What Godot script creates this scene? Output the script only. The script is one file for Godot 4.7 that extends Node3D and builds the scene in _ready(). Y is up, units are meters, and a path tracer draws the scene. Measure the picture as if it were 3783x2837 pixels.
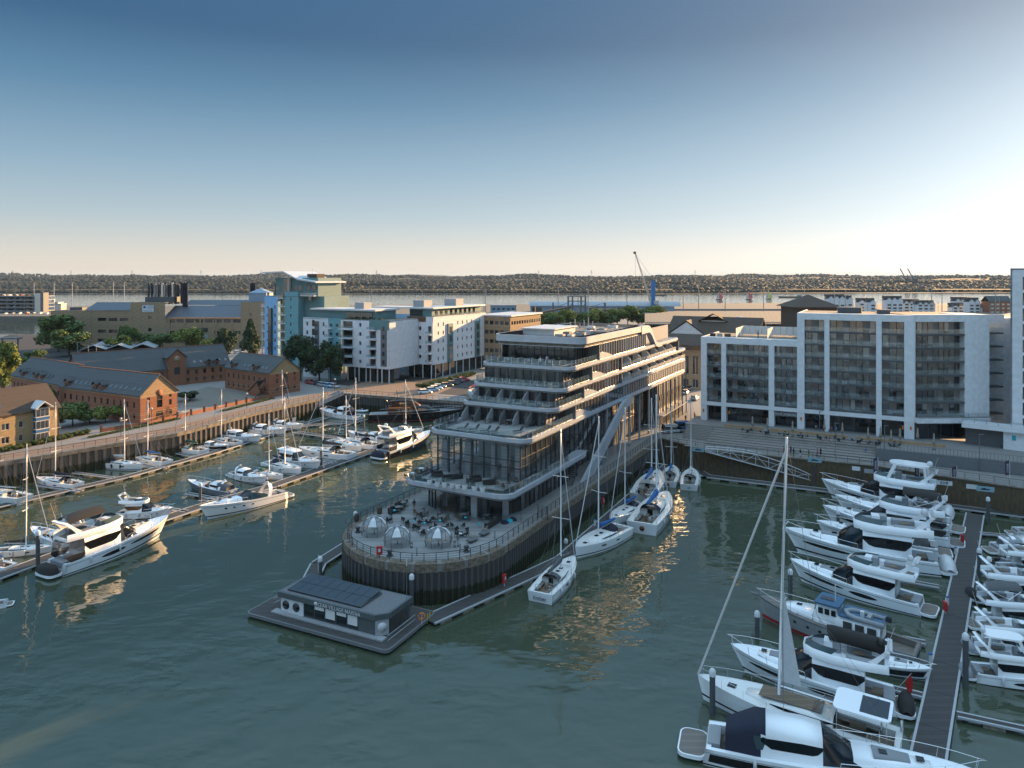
extends Node3D
const F:=2625.0
const CX:=1891.5
const HZ:=1026.0
const EYE:=38.8
const QUAY:=4.8
const GRID:=-28.0
var M:={}
var used:={}
var rng:=RandomNumberGenerator.new()
var unit_box:=BoxMesh.new()
var unit_cyl:=CylinderMesh.new()
var glints:=0
func V(x: float,d: float,y:=0.0) -> Vector3: return Vector3(x,y,-d)
func G(px: float,py: float,y:=0.0) -> Vector3:
	var d:=(EYE - y)*F/(py - HZ)
	return Vector3((px - CX)/F*d,y,-d)
func D(px: float,py: float,d: float) -> Vector3:
	return Vector3((px - CX)/F*d,EYE - (py - HZ)/F*d,-d)
# ---------- nodes
func numbered(called: String) -> String:
	var n: int=used.get(called,0)
	used[called]=n+1
	return called if n==0 else "%s_%03d" % [called,n]
func tag(o: Node3D,label: String,category: String,group:="") -> Node3D:
	o.set_meta("label",label);o.set_meta("category",category)
	if group: o.set_meta("group",group)
	return o
func thing(called: String,label: String,category: String,at:=Vector3.ZERO,turn:=0.0,group:="") -> Node3D:
	var o:=Node3D.new();o.name=numbered(called);add_child(o)
	o.position=at;o.rotation_degrees.y=turn
	return tag(o,label,category,group)
func copy(src: Node3D,label: String,at: Vector3,turn:=0.0) -> Node3D:
	var o: Node3D=src.duplicate();o.name=numbered(str(src.name).rstrip("0123456789").rstrip("_"));add_child(o)
	o.position=at;o.rotation_degrees.y=turn;o.set_meta("label",label)
	return o
func put(called: String,mesh: Mesh,m: String,par: Node3D=self,at:=Vector3.ZERO,turn:=0.0) -> MeshInstance3D:
	var o:=MeshInstance3D.new();o.mesh=mesh;o.material_override=M[m]
	if par==self:
		o.name=numbered(called);add_child(o)
	else:
		o.name=called;par.add_child(o,true)
	o.position=at;o.rotation_degrees.y=turn
	return o
func struct(called: String,mesh: Mesh,m: String,at:=Vector3.ZERO) -> MeshInstance3D:
	var o:=put(called,mesh,m,self,at);o.set_meta("kind","structure");return o
func stuff(o: Node3D) -> Node3D:
	o.set_meta("kind","stuff");return o
func box(par: Node3D,called: String,m: String,c: Vector3,s: Vector3,turn:=0.0,tilt:=0.0) -> MeshInstance3D:
	var o:=put(called,unit_box,m,par)
	o.transform=Transform3D(Basis.from_euler(Vector3(0,deg_to_rad(turn),deg_to_rad(tilt)))*Basis.from_scale(s),c)
	return o
func rod(par: Node3D,called: String,m: String,a: Vector3,b: Vector3,r: float) -> MeshInstance3D:
	var o:=put(called,unit_cyl,m,par)
	o.transform=Transform3D(along(b - a)*Basis.from_scale(Vector3(r,a.distance_to(b),r)),(a+b)/2)
	return o
func bar(par: Node3D,called: String,m: String,a: Vector3,b: Vector3,w: float,h: float) -> MeshInstance3D:
	var dir:=(b - a).normalized()
	var side:=dir.cross(Vector3.UP if absf(dir.y)<0.99 else Vector3.RIGHT).normalized()
	var o:=put(called,unit_box,m,par)
	o.transform=Transform3D(Basis(dir*a.distance_to(b),side.cross(dir)*h,side*w),(a+b)/2)
	return o
func along(v: Vector3) -> Basis:
	var y:=v.normalized()
	var x:=y.cross(Vector3.BACK if absf(y.z)<0.9 else Vector3.RIGHT).normalized()
	return Basis(x,y,x.cross(y))
# ---------- meshes
class Builder:
	var st:=SurfaceTool.new()
	func _init(smooth:=false):
		st.begin(Mesh.PRIMITIVE_TRIANGLES);st.set_smooth_group(1 if smooth else 0xFFFFFFFF)
		if not smooth: st.set_smooth_group(-1)
	func tri(a: Vector3,b: Vector3,c: Vector3) -> void:
		st.add_vertex(a);st.add_vertex(b);st.add_vertex(c)
	func quad(a: Vector3,b: Vector3,c: Vector3,d: Vector3) -> void:
		tri(a,b,c);tri(a,c,d)
	func uvquad(p: Array,uv: Array) -> void:
		for i in [0,1,2,0,2,3]:
			st.set_uv(uv[i]);st.add_vertex(p[i])
	func box(c: Vector3,s: Vector3,b:=Basis()) -> void:
		var h:=s/2
		var p:=[]
		for i in 8:
			p.append(c+b*Vector3(h.x if i & 1 else -h.x,h.y if i & 2 else -h.y,h.z if i & 4 else -h.z))
		for f in [[0,2,3,1],[4,5,7,6],[0,4,6,2],[1,3,7,5],[2,6,7,3],[0,1,5,4]]:
			quad(p[f[0]],p[f[1]],p[f[2]],p[f[3]])
	func rows(r: Array,closed:=false) -> void:
		for i in r.size() - 1:
			var a: Array=r[i]
			var b: Array=r[i+1]
			for j in (a.size() if closed else a.size() - 1):
				var k: int=(j+1) % a.size()
				quad(a[j],a[k],b[k],b[j])
	func fan(p: Array) -> void:
		for i in range(1,p.size() - 1): tri(p[0],p[i],p[i+1])
	func tube(p: Array,r: float,n:=6,r1:=-1.0) -> void:
		var ring:=[]
		for i in p.size():
			var dir: Vector3=(p[mini(i+1,p.size() - 1)] - p[maxi(i - 1,0)]).normalized()
			var x:=dir.cross(Vector3.UP if absf(dir.y)<0.9 else Vector3.RIGHT).normalized()
			var y:=x.cross(dir)
			var rr:=r if r1<0 else lerpf(r,r1,float(i)/maxi(1,p.size() - 1))
			var c:=[]
			for k in n: c.append(p[i]+(x*cos(TAU*k/n)+y*sin(TAU*k/n))*rr)
			ring.append(c)
		rows(ring,true);fan(ring[0]);fan(ring[-1])
	func lathe(p: Array,n:=12,c:=Vector3.ZERO) -> void:
		var ring:=[]
		for q in p:
			var row:=[]
			for k in n: row.append(c+Vector3(cos(TAU*k/n)*q[0],q[1],sin(TAU*k/n)*q[0]))
			ring.append(row)
		rows(ring,true)
	func done() -> ArrayMesh:
		st.index();st.generate_normals();return st.commit()
func prism(pts: PackedVector2Array,y0: float,y1: float,sides:=true) -> ArrayMesh:
	var b:=Builder.new()
	var t:=Geometry2D.triangulate_polygon(pts)
	for i in range(0,t.size(),3):
		b.tri(V(pts[t[i]].x,pts[t[i]].y,y1),V(pts[t[i+1]].x,pts[t[i+1]].y,y1),V(pts[t[i+2]].x,pts[t[i+2]].y,y1))
		if sides: b.tri(V(pts[t[i]].x,pts[t[i]].y,y0),V(pts[t[i+1]].x,pts[t[i+1]].y,y0),V(pts[t[i+2]].x,pts[t[i+2]].y,y0))
	if sides:
		for i in pts.size():
			var p:=pts[i]
			var q:=pts[(i+1) % pts.size()]
			b.quad(V(p.x,p.y,y0),V(q.x,q.y,y0),V(q.x,q.y,y1),V(p.x,p.y,y1))
	return b.done()
func side_prism(pts: Array,w: float) -> ArrayMesh:
	var b:=Builder.new()
	var p:=PackedVector2Array(pts)
	var t:=Geometry2D.triangulate_polygon(p)
	for z in [-w/2,w/2]:
		for i in range(0,t.size(),3):
			b.tri(Vector3(p[t[i]].x,p[t[i]].y,z),Vector3(p[t[i+1]].x,p[t[i+1]].y,z),Vector3(p[t[i+2]].x,p[t[i+2]].y,z))
	for i in p.size():
		var q:=p[(i+1) % p.size()]
		b.quad(Vector3(p[i].x,p[i].y,-w/2),Vector3(q.x,q.y,-w/2),Vector3(q.x,q.y,w/2),Vector3(p[i].x,p[i].y,w/2))
	return b.done()
func rounded(x0: float,x1: float,y0: float,y1: float,r: float,n:=6) -> PackedVector2Array:
	var o:=PackedVector2Array()
	for c in [[x1 - r,y1 - r,0],[x0+r,y1 - r,1],[x0+r,y0+r,2],[x1 - r,y0+r,3]]:
		for k in n+1:
			var a: float=(c[2]+float(k)/n)*PI/2
			o.append(Vector2(c[0]+r*cos(a),c[1]+r*sin(a)))
	return o
func wall_with_openings(w: float,h: float,openings: Array,depth: float,y0:=0.0) -> ArrayMesh:
	var b:=Builder.new()
	var xs:=[0.0,w]
	var ys:=[y0,h]
	for o in openings:
		xs.append_array([o[0],o[0]+o[2]]);ys.append_array([o[1],o[1]+o[3]])
	xs.sort();ys.sort()
	for i in xs.size() - 1:
		if xs[i+1] - xs[i]<0.001: continue
		for j in ys.size() - 1:
			if ys[j+1] - ys[j]<0.001: continue
			var cx: float=(xs[i]+xs[i+1])/2
			var cy: float=(ys[j]+ys[j+1])/2
			var hole:=false
			for o in openings:
				if cx>o[0] and cx<o[0]+o[2] and cy>o[1] and cy<o[1]+o[3]:
					hole=true;break
			if not hole:
				b.quad(Vector3(xs[i],ys[j],0),Vector3(xs[i],ys[j+1],0),Vector3(xs[i+1],ys[j+1],0),Vector3(xs[i+1],ys[j],0))
	for o in openings:
		var p:=[Vector3(o[0],o[1],0),Vector3(o[0]+o[2],o[1],0),Vector3(o[0]+o[2],o[1]+o[3],0),Vector3(o[0],o[1]+o[3],0)]
		for k in 4:
			b.quad(p[k],p[(k+1) % 4],p[(k+1) % 4]+Vector3(0,0,-depth),p[k]+Vector3(0,0,-depth))
	return b.done()
func facade(par: Node3D,wall_m: String,at: Vector3,turn: float,w: float,h: float,wins: Array,pane:=["pane_dark","pane_dim"],frame_m:="",depth:=0.18,y0:=0.0) -> Node3D:
	put("wall",wall_with_openings(w,h,wins,depth,y0),wall_m,par,at,turn)
	var bs:=Basis.from_euler(Vector3(0,deg_to_rad(turn),0))
	for o in wins:
		var c:=at+bs*Vector3(o[0]+o[2]/2,o[1]+o[3]/2,-depth+0.02)
		var wn:=box(par,"window",pane[rng.randi() % pane.size()],c,Vector3(o[2],o[3],0.03),turn)
		if frame_m:
			var fr:=MeshInstance3D.new();fr.mesh=window_frame(o[2],o[3]);fr.material_override=M[frame_m];fr.name="frame";wn.add_child(fr,true)
			fr.transform=wn.transform.affine_inverse()*Transform3D(bs,c+bs*Vector3(0,0,0.03))
	return par
var frames:={}
func window_frame(w: float,h: float) -> ArrayMesh:
	var key:="%.2f %.2f" % [w,h]
	if not frames.has(key):
		var b:=Builder.new()
		var t:=0.07
		for s in [-1,1]:
			b.box(Vector3(s*(w/2 - t/2),0,0),Vector3(t,h,0.05))
			b.box(Vector3(0,s*(h/2 - t/2),0),Vector3(w - 2*t,t,0.05))
		if w>1.0: b.box(Vector3.ZERO,Vector3(t,h - 2*t,0.045))
		frames[key]=b.done()
	return frames[key]
func lettering(par: Node3D,called: String,text: String,m: String,at: Vector3,turn: float,size: float,bold:=false) -> MeshInstance3D:
	var t:=TextMesh.new();t.text=text;t.depth=0.03;t.font_size=64;t.pixel_size=size/46.0
	var f:=SystemFont.new();f.font_names=PackedStringArray(["Droid Sans"]);f.font_weight=700 if bold else 400
	t.font=f;t.curve_step=2.0
	return put(called,t,m,par,at,turn)
# ---------- materials
func lin(r: float,g: float,b: float,a:=1.0) -> Color:
	var c:=Color(r,g,b).linear_to_srgb();c.a=a;return c
func noise_tex(freq: float,lo: float,hi: float,sd: int,oct:=4,size:=256,tint:=Color(1,1,1)) -> ImageTexture:
	var n:=FastNoiseLite.new();n.seed=sd;n.frequency=freq;n.noise_type=FastNoiseLite.TYPE_SIMPLEX_SMOOTH;n.fractal_octaves=oct
	var im:=n.get_seamless_image(size,size)
	im.convert(Image.FORMAT_L8)
	var src:=im.get_data()
	var out:=PackedByteArray();out.resize(size*size*3)
	for i in size*size:
		var v:=lerpf(lo,hi,src[i]/255.0)*255.0
		out[i*3]=int(minf(255,v*lerpf(1.0,tint.r,1.0 - src[i]/255.0)));out[i*3+1]=int(minf(255,v*lerpf(1.0,tint.g,1.0 - src[i]/255.0)));out[i*3+2]=int(minf(255,v*lerpf(1.0,tint.b,1.0 - src[i]/255.0)))
	return ImageTexture.create_from_image(Image.create_from_data(size,size,false,Image.FORMAT_RGB8,out))
var texs:={}
func mat(called: String,c: Color,rough:=0.7,metal:=0.0,tex:="",scale:=0.2) -> StandardMaterial3D:
	var m:=StandardMaterial3D.new();m.resource_name=called
	m.albedo_color=c;m.roughness=rough;m.metallic=metal
	if tex:
		m.albedo_texture=texs[tex];m.uv1_triplanar=true;m.uv1_world_triplanar=true;m.uv1_scale=Vector3.ONE*scale
	M[called]=m
	return m
# ---------- camera, air, sun
func make_view() -> void:
	var cam:=Camera3D.new();cam.name="camera";add_child(cam)
	cam.position=Vector3(0,EYE,0)
	cam.projection=Camera3D.PROJECTION_FRUSTUM
	cam.near=0.5;cam.far=12000.0
	cam.size=cam.near*2837.0/F
	cam.frustum_offset=Vector2(0,-cam.near*(2837.0/2 - HZ)/F)
	cam.current=true
	var sun:=DirectionalLight3D.new();sun.name="sun";add_child(sun)
	var az:=deg_to_rad(45.5)
	var el:=deg_to_rad(11.8)
	var to_sun:=Vector3(sin(az)*cos(el),sin(el),-cos(az)*cos(el))
	sun.look_at_from_position(Vector3.ZERO,-to_sun,Vector3.UP)
	sun.light_energy=0.66;sun.light_color=Color(1.0,0.80,0.56);sun.light_angular_distance=0.6;sun.shadow_enabled=true
	var e:=Environment.new()
	e.background_mode=Environment.BG_SKY
	var sky:=Sky.new();var sm:=PanoramaSkyMaterial.new()
	sm.panorama=ImageTexture.create_from_image(sky_image(to_sun));sky.sky_material=sm;e.sky=sky
	e.tonemap_mode=Environment.TONE_MAPPER_LINEAR
	e.tonemap_exposure=6.9
	e.fog_enabled=true;e.fog_density=0.00003;e.fog_light_color=Color(0.76,0.88,1.0)
	e.sdfgi_enabled=true;e.ssao_enabled=true;e.ssil_enabled=true
	var we:=WorldEnvironment.new();we.name="world_environment";we.environment=e;add_child(we)
func sky_image(to_sun: Vector3) -> Image:
	var w:=512
	var h:=256
	var stops:=[[-90.0,Color(0.53,0.53,0.51)],[0.0,Color(0.645,0.60,0.545)],[1.6,Color(0.61,0.595,0.56)],[4.6,Color(0.49,0.545,0.57)],[8.5,Color(0.385,0.48,0.545)],[13.6,Color(0.245,0.375,0.47)],
		[18.0,Color(0.145,0.275,0.385)],[22.0,Color(0.15,0.28,0.395)],[30.0,Color(0.38,0.53,0.65)],[48.0,Color(0.64,0.765,0.87)],[90.0,Color(0.69,0.80,0.89)]]
	var im:=Image.create(w,h,false,Image.FORMAT_RGBF)
	for j in h:
		var el:=90.0 - (j+0.5)/h*180.0
		var k:=0
		while k<stops.size() - 2 and el>stops[k+1][0]: k+=1
		var t:=clampf((el - stops[k][0])/(stops[k+1][0] - stops[k][0]),0,1)
		var a: Color=stops[k][1].srgb_to_linear()
		var c:=a.lerp(stops[k+1][1].srgb_to_linear(),t)
		for i in w:
			var az:=(i+0.5)/w*TAU
			var er:=deg_to_rad(el)
			var g:=rad_to_deg(Vector3(sin(az)*cos(er),sin(er),-cos(az)*cos(er)).angle_to(to_sun))
			var glow:=(0.36*exp(-g/30.0)*exp(-maxf(el,0.0)/14.0)+0.44*exp(-g/13.0)*exp(-maxf(el,0.0)/26.0))
			var back:=pow(maxf(0.0,-cos(deg_to_rad(g))),2.0)
			var o:=(c*(1.0+1.1*back)+Color(1.0,0.955,0.88)*glow)/3.3
			im.set_pixel(i,j,Color(o.r,o.g,o.b))
	return im
func water_normals() -> ImageTexture:
	var n:=1024
	var hs:=[]
	for q in [[11,0.030,512,1024,4],[12,0.010,768,1024,3],[13,0.0045,1024,1024,2]]:
		var f:=FastNoiseLite.new();f.seed=q[0];f.frequency=q[1];f.noise_type=FastNoiseLite.TYPE_SIMPLEX_SMOOTH;f.fractal_octaves=q[4]
		if q[0]==11: f.fractal_gain=0.55
		var im: Image=f.get_seamless_image(q[2],q[3]);im.convert(Image.FORMAT_L8)
		if q[2] != n: im.resize(n,n,Image.INTERPOLATE_CUBIC)
		hs.append(im.get_data())
	var a:=PackedFloat32Array();a.resize(n*n)
	for i in n*n:
		var m:=clampf((hs[2][i] - 85.0)/90.0,0.06,1.0)
		a[i]=hs[0][i]*0.0058*m+hs[1][i]*0.014*lerpf(0.6,1.0,m)
	var out:=PackedByteArray();out.resize(n*n*3)
	for y in n:
		for x in n:
			var i:=y*n+x
			var dx:=a[y*n+(x+1) % n] - a[y*n+(x+n - 1) % n]
			var dy:=a[((y+1) % n)*n+x] - a[((y+n - 1) % n)*n+x]
			var l:=1.0/sqrt(dx*dx+dy*dy+1.0)
			out[i*3]=int((-dx*l*0.5+0.5)*255.0);out[i*3+1]=int((dy*l*0.5+0.5)*255.0);out[i*3+2]=int((l*0.5+0.5)*255.0)
	return ImageTexture.create_from_image(Image.create_from_data(n,n,false,Image.FORMAT_RGB8,out))
func make_materials() -> void:
	unit_cyl.top_radius=1.0;unit_cyl.bottom_radius=1.0;unit_cyl.height=1.0;unit_cyl.radial_segments=8;unit_cyl.rings=1
	texs["mottle"]=noise_tex(0.02,0.90,1.0,1)
	texs["grain"]=noise_tex(0.06,0.62,1.0,2,5,512)
	texs["patch"]=noise_tex(0.012,0.55,1.0,3,5,512,Color(1,0.95,0.85))
	texs["slate"]=stripe_tex(7,26,0.55)
	texs["board"]=stripe_tex(8,12,0.7)
	texs["brick"]=brick_tex()
	texs["metal"]=noise_tex(0.01,0.9,1.0,5,3)
	texs["pile"]=pile_tex(false)
	texs["pale_pile"]=pile_tex(true)
	texs["stain"]=stain_tex()
	mat("white",lin(0.62,0.63,0.64),0.5,0,"metal",0.3)
	mat("render_white",lin(0.74,0.75,0.76),0.75,0,"mottle",0.15)
	mat("flat_white",lin(0.72,0.73,0.75),0.8,0,"mottle",0.12)
	mat("fascia",lin(0.50,0.53,0.57),0.42,0.3,"metal",0.2)
	mat("gelcoat",lin(0.82,0.83,0.84),0.18).clearcoat_enabled=true
	mat("gelcoat_warm",lin(0.70,0.69,0.66),0.2)
	mat("gelcoat_grey",lin(0.16,0.175,0.19),0.25)
	mat("hull_grey",lin(0.33,0.34,0.34),0.4,0.1,"metal",0.6)
	mat("hull_navy",lin(0.012,0.014,0.022),0.15)
	mat("hull_black",lin(0.010,0.010,0.011),0.2)
	mat("boat_glass",lin(0.008,0.009,0.011),0.06)
	mat("boat_tint",lin(0.05,0.075,0.08),0.08)
	mat("canvas_brown",lin(0.028,0.025,0.023),0.9,0,"mottle",0.5)
	mat("canvas_grey",lin(0.10,0.105,0.11),0.9,0,"mottle",0.5)
	mat("canvas_pale",lin(0.30,0.32,0.34),0.85,0,"mottle",0.5)
	mat("canvas_navy",lin(0.012,0.016,0.035),0.85,0,"mottle",0.5)
	mat("canvas_blue",lin(0.012,0.115,0.34),0.75,0,"mottle",0.7)
	mat("canvas_green",lin(0.02,0.08,0.05),0.85)
	mat("sail_white",lin(0.55,0.56,0.57),0.8,0,"mottle",0.5)
	mat("teak",lin(0.24,0.17,0.11),0.7,0,"board",1.2)
	mat("teak_grey",lin(0.25,0.22,0.19),0.75,0,"board",1.2)
	mat("wood_bright",lin(0.16,0.06,0.025),0.35,0,"board",0.7)
	mat("deck_grey",lin(0.34,0.35,0.36),0.7,0,"grain",0.8)
	mat("cushion",lin(0.26,0.27,0.28),0.9)
	mat("cushion_tan",lin(0.33,0.26,0.19),0.9)
	mat("red",lin(0.42,0.02,0.018),0.5)
	mat("red_paint",lin(0.33,0.02,0.02),0.6)
	mat("orange",lin(0.55,0.16,0.03),0.6)
	mat("yellow",lin(0.60,0.42,0.03),0.6)
	mat("boat_blue",lin(0.045,0.12,0.21),0.5,0,"mottle",0.8)
	mat("steel",lin(0.55,0.56,0.57),0.25,0.9)
	mat("spar",lin(0.60,0.60,0.60),0.35,0.2)
	mat("wire",lin(0.25,0.25,0.25),0.4,0.7)
	mat("rubber",lin(0.02,0.02,0.022),0.7)
	mat("iron",lin(0.035,0.037,0.042),0.5,0.2)
	mat("dark_grey",lin(0.085,0.09,0.096),0.55,0,"metal",0.5)
	mat("mid_grey",lin(0.15,0.155,0.16),0.65,0,"mottle",0.3)
	mat("pale_grey",lin(0.34,0.345,0.35),0.7,0,"mottle",0.3)
	mat("office_grey",lin(0.085,0.10,0.105),0.5,0,"metal",0.5)
	mat("solar",lin(0.022,0.028,0.036),0.12)
	mat("concrete",lin(0.27,0.25,0.225),0.9,0,"patch",0.12)
	mat("coping",lin(0.27,0.225,0.185),0.95,0,"patch",0.25)
	mat("paving",lin(0.33,0.315,0.295),0.85,0,"grain",0.25)
	mat("paving_red",lin(0.37,0.24,0.165),0.9,0,"grain",0.3)
	mat("deck_board",lin(0.33,0.33,0.32),0.7,0,"board",0.28)
	mat("pontoon_deck",lin(0.080,0.076,0.073),0.85,0,"board",0.9)
	mat("pontoon_edge",lin(0.40,0.41,0.42),0.6,0,"mottle",0.6)
	mat("pontoon_float",lin(0.32,0.29,0.25),0.9,0,"patch",0.4)
	mat("asphalt",lin(0.055,0.055,0.058),0.9,0,"grain",0.3)
	mat("gravel",lin(0.26,0.23,0.19),0.95,0,"grain",0.5)
	mat("soil",lin(0.008,0.014,0.009),0.95,0,"patch",0.1)
	mat("grass",lin(0.055,0.075,0.022),0.95,0,"grain",0.2)
	mat("field",lin(0.13,0.105,0.05),0.95,0,"patch",0.01)
	mat("stone_wall",lin(0.17,0.13,0.085),0.95,0,"stain",0.16)
	mat("step_stone",lin(0.38,0.35,0.32),0.85,0,"grain",0.4)
	mat("line_paint",lin(0.55,0.55,0.53),0.7)
	mat("brick_red",lin(0.36,0.155,0.09),0.9,0,"brick",0.5)
	mat("brick_band",lin(0.47,0.33,0.20),0.9,0,"brick",0.5)
	mat("brick_buff",lin(0.42,0.32,0.18),0.9,0,"brick",0.5)
	mat("brick_tan",lin(0.40,0.30,0.195),0.9,0,"brick",0.25)
	mat("slate",lin(0.095,0.105,0.112),0.75,0,"slate",0.35)
	mat("tile_brown",lin(0.10,0.068,0.045),0.8,0,"slate",0.35)
	mat("roof_metal",lin(0.115,0.14,0.175),0.5,0.2,"slate",0.22)
	mat("flat_roof",lin(0.30,0.27,0.24),0.9,0,"patch",0.1)
	mat("teal",lin(0.17,0.37,0.41),0.7,0,"mottle",0.15)
	mat("teal_dark",lin(0.13,0.235,0.24),0.7,0,"mottle",0.15)
	mat("sky_blue",lin(0.27,0.50,0.76),0.7,0,"mottle",0.15)
	mat("taupe",lin(0.32,0.30,0.285),0.8,0,"mottle",0.3)
	mat("bay_blue",lin(0.02,0.11,0.27),0.5)
	mat("cream",lin(0.60,0.56,0.47),0.8,0,"mottle",0.15)
	mat("curtain",lin(0.42,0.42,0.42),0.9,0,"board",2.0)
	mat("interior",lin(0.42,0.38,0.33),0.9,0,"mottle",0.4)
	mat("rattan",lin(0.050,0.048,0.046),0.85,0,"grain",2.0)
	mat("rattan_tan",lin(0.17,0.125,0.085),0.85,0,"grain",2.0)
	mat("banner_sea",lin(0.20,0.34,0.38),0.8)
	mat("aqua",lin(0.03,0.34,0.42),0.85)
	mat("tabletop",lin(0.22,0.225,0.23),0.6,0,"board",1.0)
	mat("tabletop_white",lin(0.62,0.62,0.61),0.4)
	mat("skin",lin(0.42,0.25,0.17),0.6)
	mat("parasol",lin(0.34,0.29,0.23),0.9,0,"mottle",1.0)
	mat("trunk",lin(0.055,0.042,0.030),0.95)
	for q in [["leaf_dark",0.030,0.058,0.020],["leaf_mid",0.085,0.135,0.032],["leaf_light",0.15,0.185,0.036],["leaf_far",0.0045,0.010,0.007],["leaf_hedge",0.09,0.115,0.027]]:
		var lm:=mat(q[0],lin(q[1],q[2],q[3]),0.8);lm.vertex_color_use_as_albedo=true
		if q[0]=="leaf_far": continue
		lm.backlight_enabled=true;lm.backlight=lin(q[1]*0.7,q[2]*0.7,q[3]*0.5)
	mat("person",Color(1,1,1),0.85).vertex_color_use_as_albedo=true
	for q in [["pane_dark",0.012,0.015,0.018],["pane_dim",0.050,0.050,0.050]]:
		var pm:=mat(q[0],lin(q[1],q[2],q[3]),0.05);pm.metallic_specular=0.8
	var cw:=mat("curtain_glass",lin(0.27,0.27,0.28),0.06,0.85)
	var g:=mat("clear_glass",lin(0.20,0.24,0.25,0.08),0.03);g.transparency=BaseMaterial3D.TRANSPARENCY_ALPHA
	mat("blind",lin(0.62,0.61,0.58),0.85)
	g=mat("window_glass",lin(0.02,0.022,0.024,0.10),0.03);g.transparency=BaseMaterial3D.TRANSPARENCY_ALPHA;g.metallic_specular=0.8
	g=mat("rail_glass",lin(0.22,0.30,0.30,0.13),0.04);g.transparency=BaseMaterial3D.TRANSPARENCY_ALPHA;g.metallic_specular=0.7
	g=mat("smoke_glass",lin(0.03,0.036,0.04,0.22),0.05);g.transparency=BaseMaterial3D.TRANSPARENCY_ALPHA
	for q in [["car_white",0.62,0.63,0.64],["car_silver",0.32,0.33,0.34],["car_black",0.012,0.012,0.014],["car_blue",0.03,0.12,0.28],["car_red",0.35,0.015,0.02],["car_brown",0.08,0.05,0.035],["car_pale_blue",0.22,0.38,0.52]]:
		mat(q[0],lin(q[1],q[2],q[3]),0.22,0.1).clearcoat_enabled=true
	mat("head_lamp",lin(0.6,0.6,0.6),0.1);mat("tail_lamp",lin(0.35,0.01,0.01),0.2)
	mat("crane_blue",lin(0.02,0.16,0.42),0.5);mat("crane_pale",lin(0.45,0.44,0.40),0.5)
	mat("shed_blue",lin(0.24,0.32,0.40),0.6,0,"mottle",0.1)
	mat("shed_roof",lin(0.36,0.39,0.42),0.45,0.2,"mottle",0.05)
	mat("sail_red",lin(0.65,0.16,0.13),0.8);mat("sail_yellow",lin(0.7,0.6,0.2),0.8);mat("flag_purple",lin(0.05,0.03,0.07),0.8)
	mat("mud",lin(0.10,0.085,0.075),0.9)
	var w:=StandardMaterial3D.new();w.resource_name="water";M["water"]=w
	w.albedo_color=lin(0.050,0.064,0.040);w.roughness=0.02;w.metallic_specular=0.6
	w.normal_enabled=true;w.normal_texture=water_normals();w.normal_scale=0.19
	w.uv1_scale=Vector3(1.0/42,1.0/42,1)
func stripe_tex(sd: int,lines: int,dark: float) -> ImageTexture:
	var n:=256
	var f:=FastNoiseLite.new();f.seed=sd;f.frequency=0.05
	var r:=RandomNumberGenerator.new();r.seed=sd
	var tone:=[]
	for i in lines: tone.append(r.randf_range(0.82,1.0))
	var im:=Image.create(n,n,false,Image.FORMAT_RGB8)
	for y in n:
		var row:=y*lines/n
		var at:=fmod(float(y)*lines/n,1.0)
		for x in n:
			var v: float=tone[row]*(0.93+0.07*f.get_noise_2d(x*0.6,y*3.0))*(dark if at<0.14 else 1.0)
			im.set_pixel(x,y,Color(v,v,v))
	return ImageTexture.create_from_image(im)
func brick_tex() -> ImageTexture:
	var n:=256
	var r:=RandomNumberGenerator.new();r.seed=9
	var im:=Image.create(n,n,false,Image.FORMAT_RGB8)
	im.fill(Color(0.9,0.9,0.88))
	for y in 26:
		for x in 9:
			var v:=r.randf_range(0.72,1.0)
			im.fill_rect(Rect2i(x*29+(14 if y % 2 else 0) - 10,y*10,27,9),Color(v,v*r.randf_range(0.95,1.0),v*r.randf_range(0.9,1.0)))
	return ImageTexture.create_from_image(im)
func pile_tex(pale: bool) -> ImageTexture:
	var n:=256
	var f:=FastNoiseLite.new();f.seed=21;f.frequency=0.02
	var im:=Image.create(n,n,false,Image.FORMAT_RGB8)
	for x in n:
		var tide:=0.42+0.10*f.get_noise_2d(x*4.0,3.0)+0.04*f.get_noise_2d(x*20.0,9.0)
		for y in n:
			var v:=float(y)/n
			var s:=f.get_noise_2d(x*5.0,y*0.6)*0.5+0.5
			var s2:=f.get_noise_2d(x*3.0+400.0,y*3.0)*0.5+0.5
			var c:=Color(0.30,0.32,0.35).lerp(Color(0.34,0.30,0.26),s) if not pale else Color(0.46,0.42,0.36).lerp(Color(0.33,0.29,0.24),s)
			if v>tide and v<tide+0.10*s: c=c.lerp(Color(0.33,0.31,0.28),0.6)
			if v>tide+0.08*s:
				c=Color(0.13,0.14,0.085).lerp(Color(0.27,0.27,0.13),s2*s2*(1.8 if pale else 1.0))
			im.set_pixel(x,y,c)
	return ImageTexture.create_from_image(im)
func stain_tex() -> ImageTexture:
	var n:=256
	var f:=FastNoiseLite.new();f.seed=31;f.frequency=0.03
	var im:=Image.create(n,n,false,Image.FORMAT_RGB8)
	for y in n:
		for x in n:
			var a:=f.get_noise_2d(x*2.0,y*0.5)*0.5+0.5
			var b:=f.get_noise_2d(x*6.0,y*6.0+90)*0.5+0.5
			var v:=0.45+0.4*a+0.25*b
			im.set_pixel(x,y,Color(v,v*lerpf(0.93,1.0,a),v*lerpf(0.82,1.0,b)))
	return ImageTexture.create_from_image(im)
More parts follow.
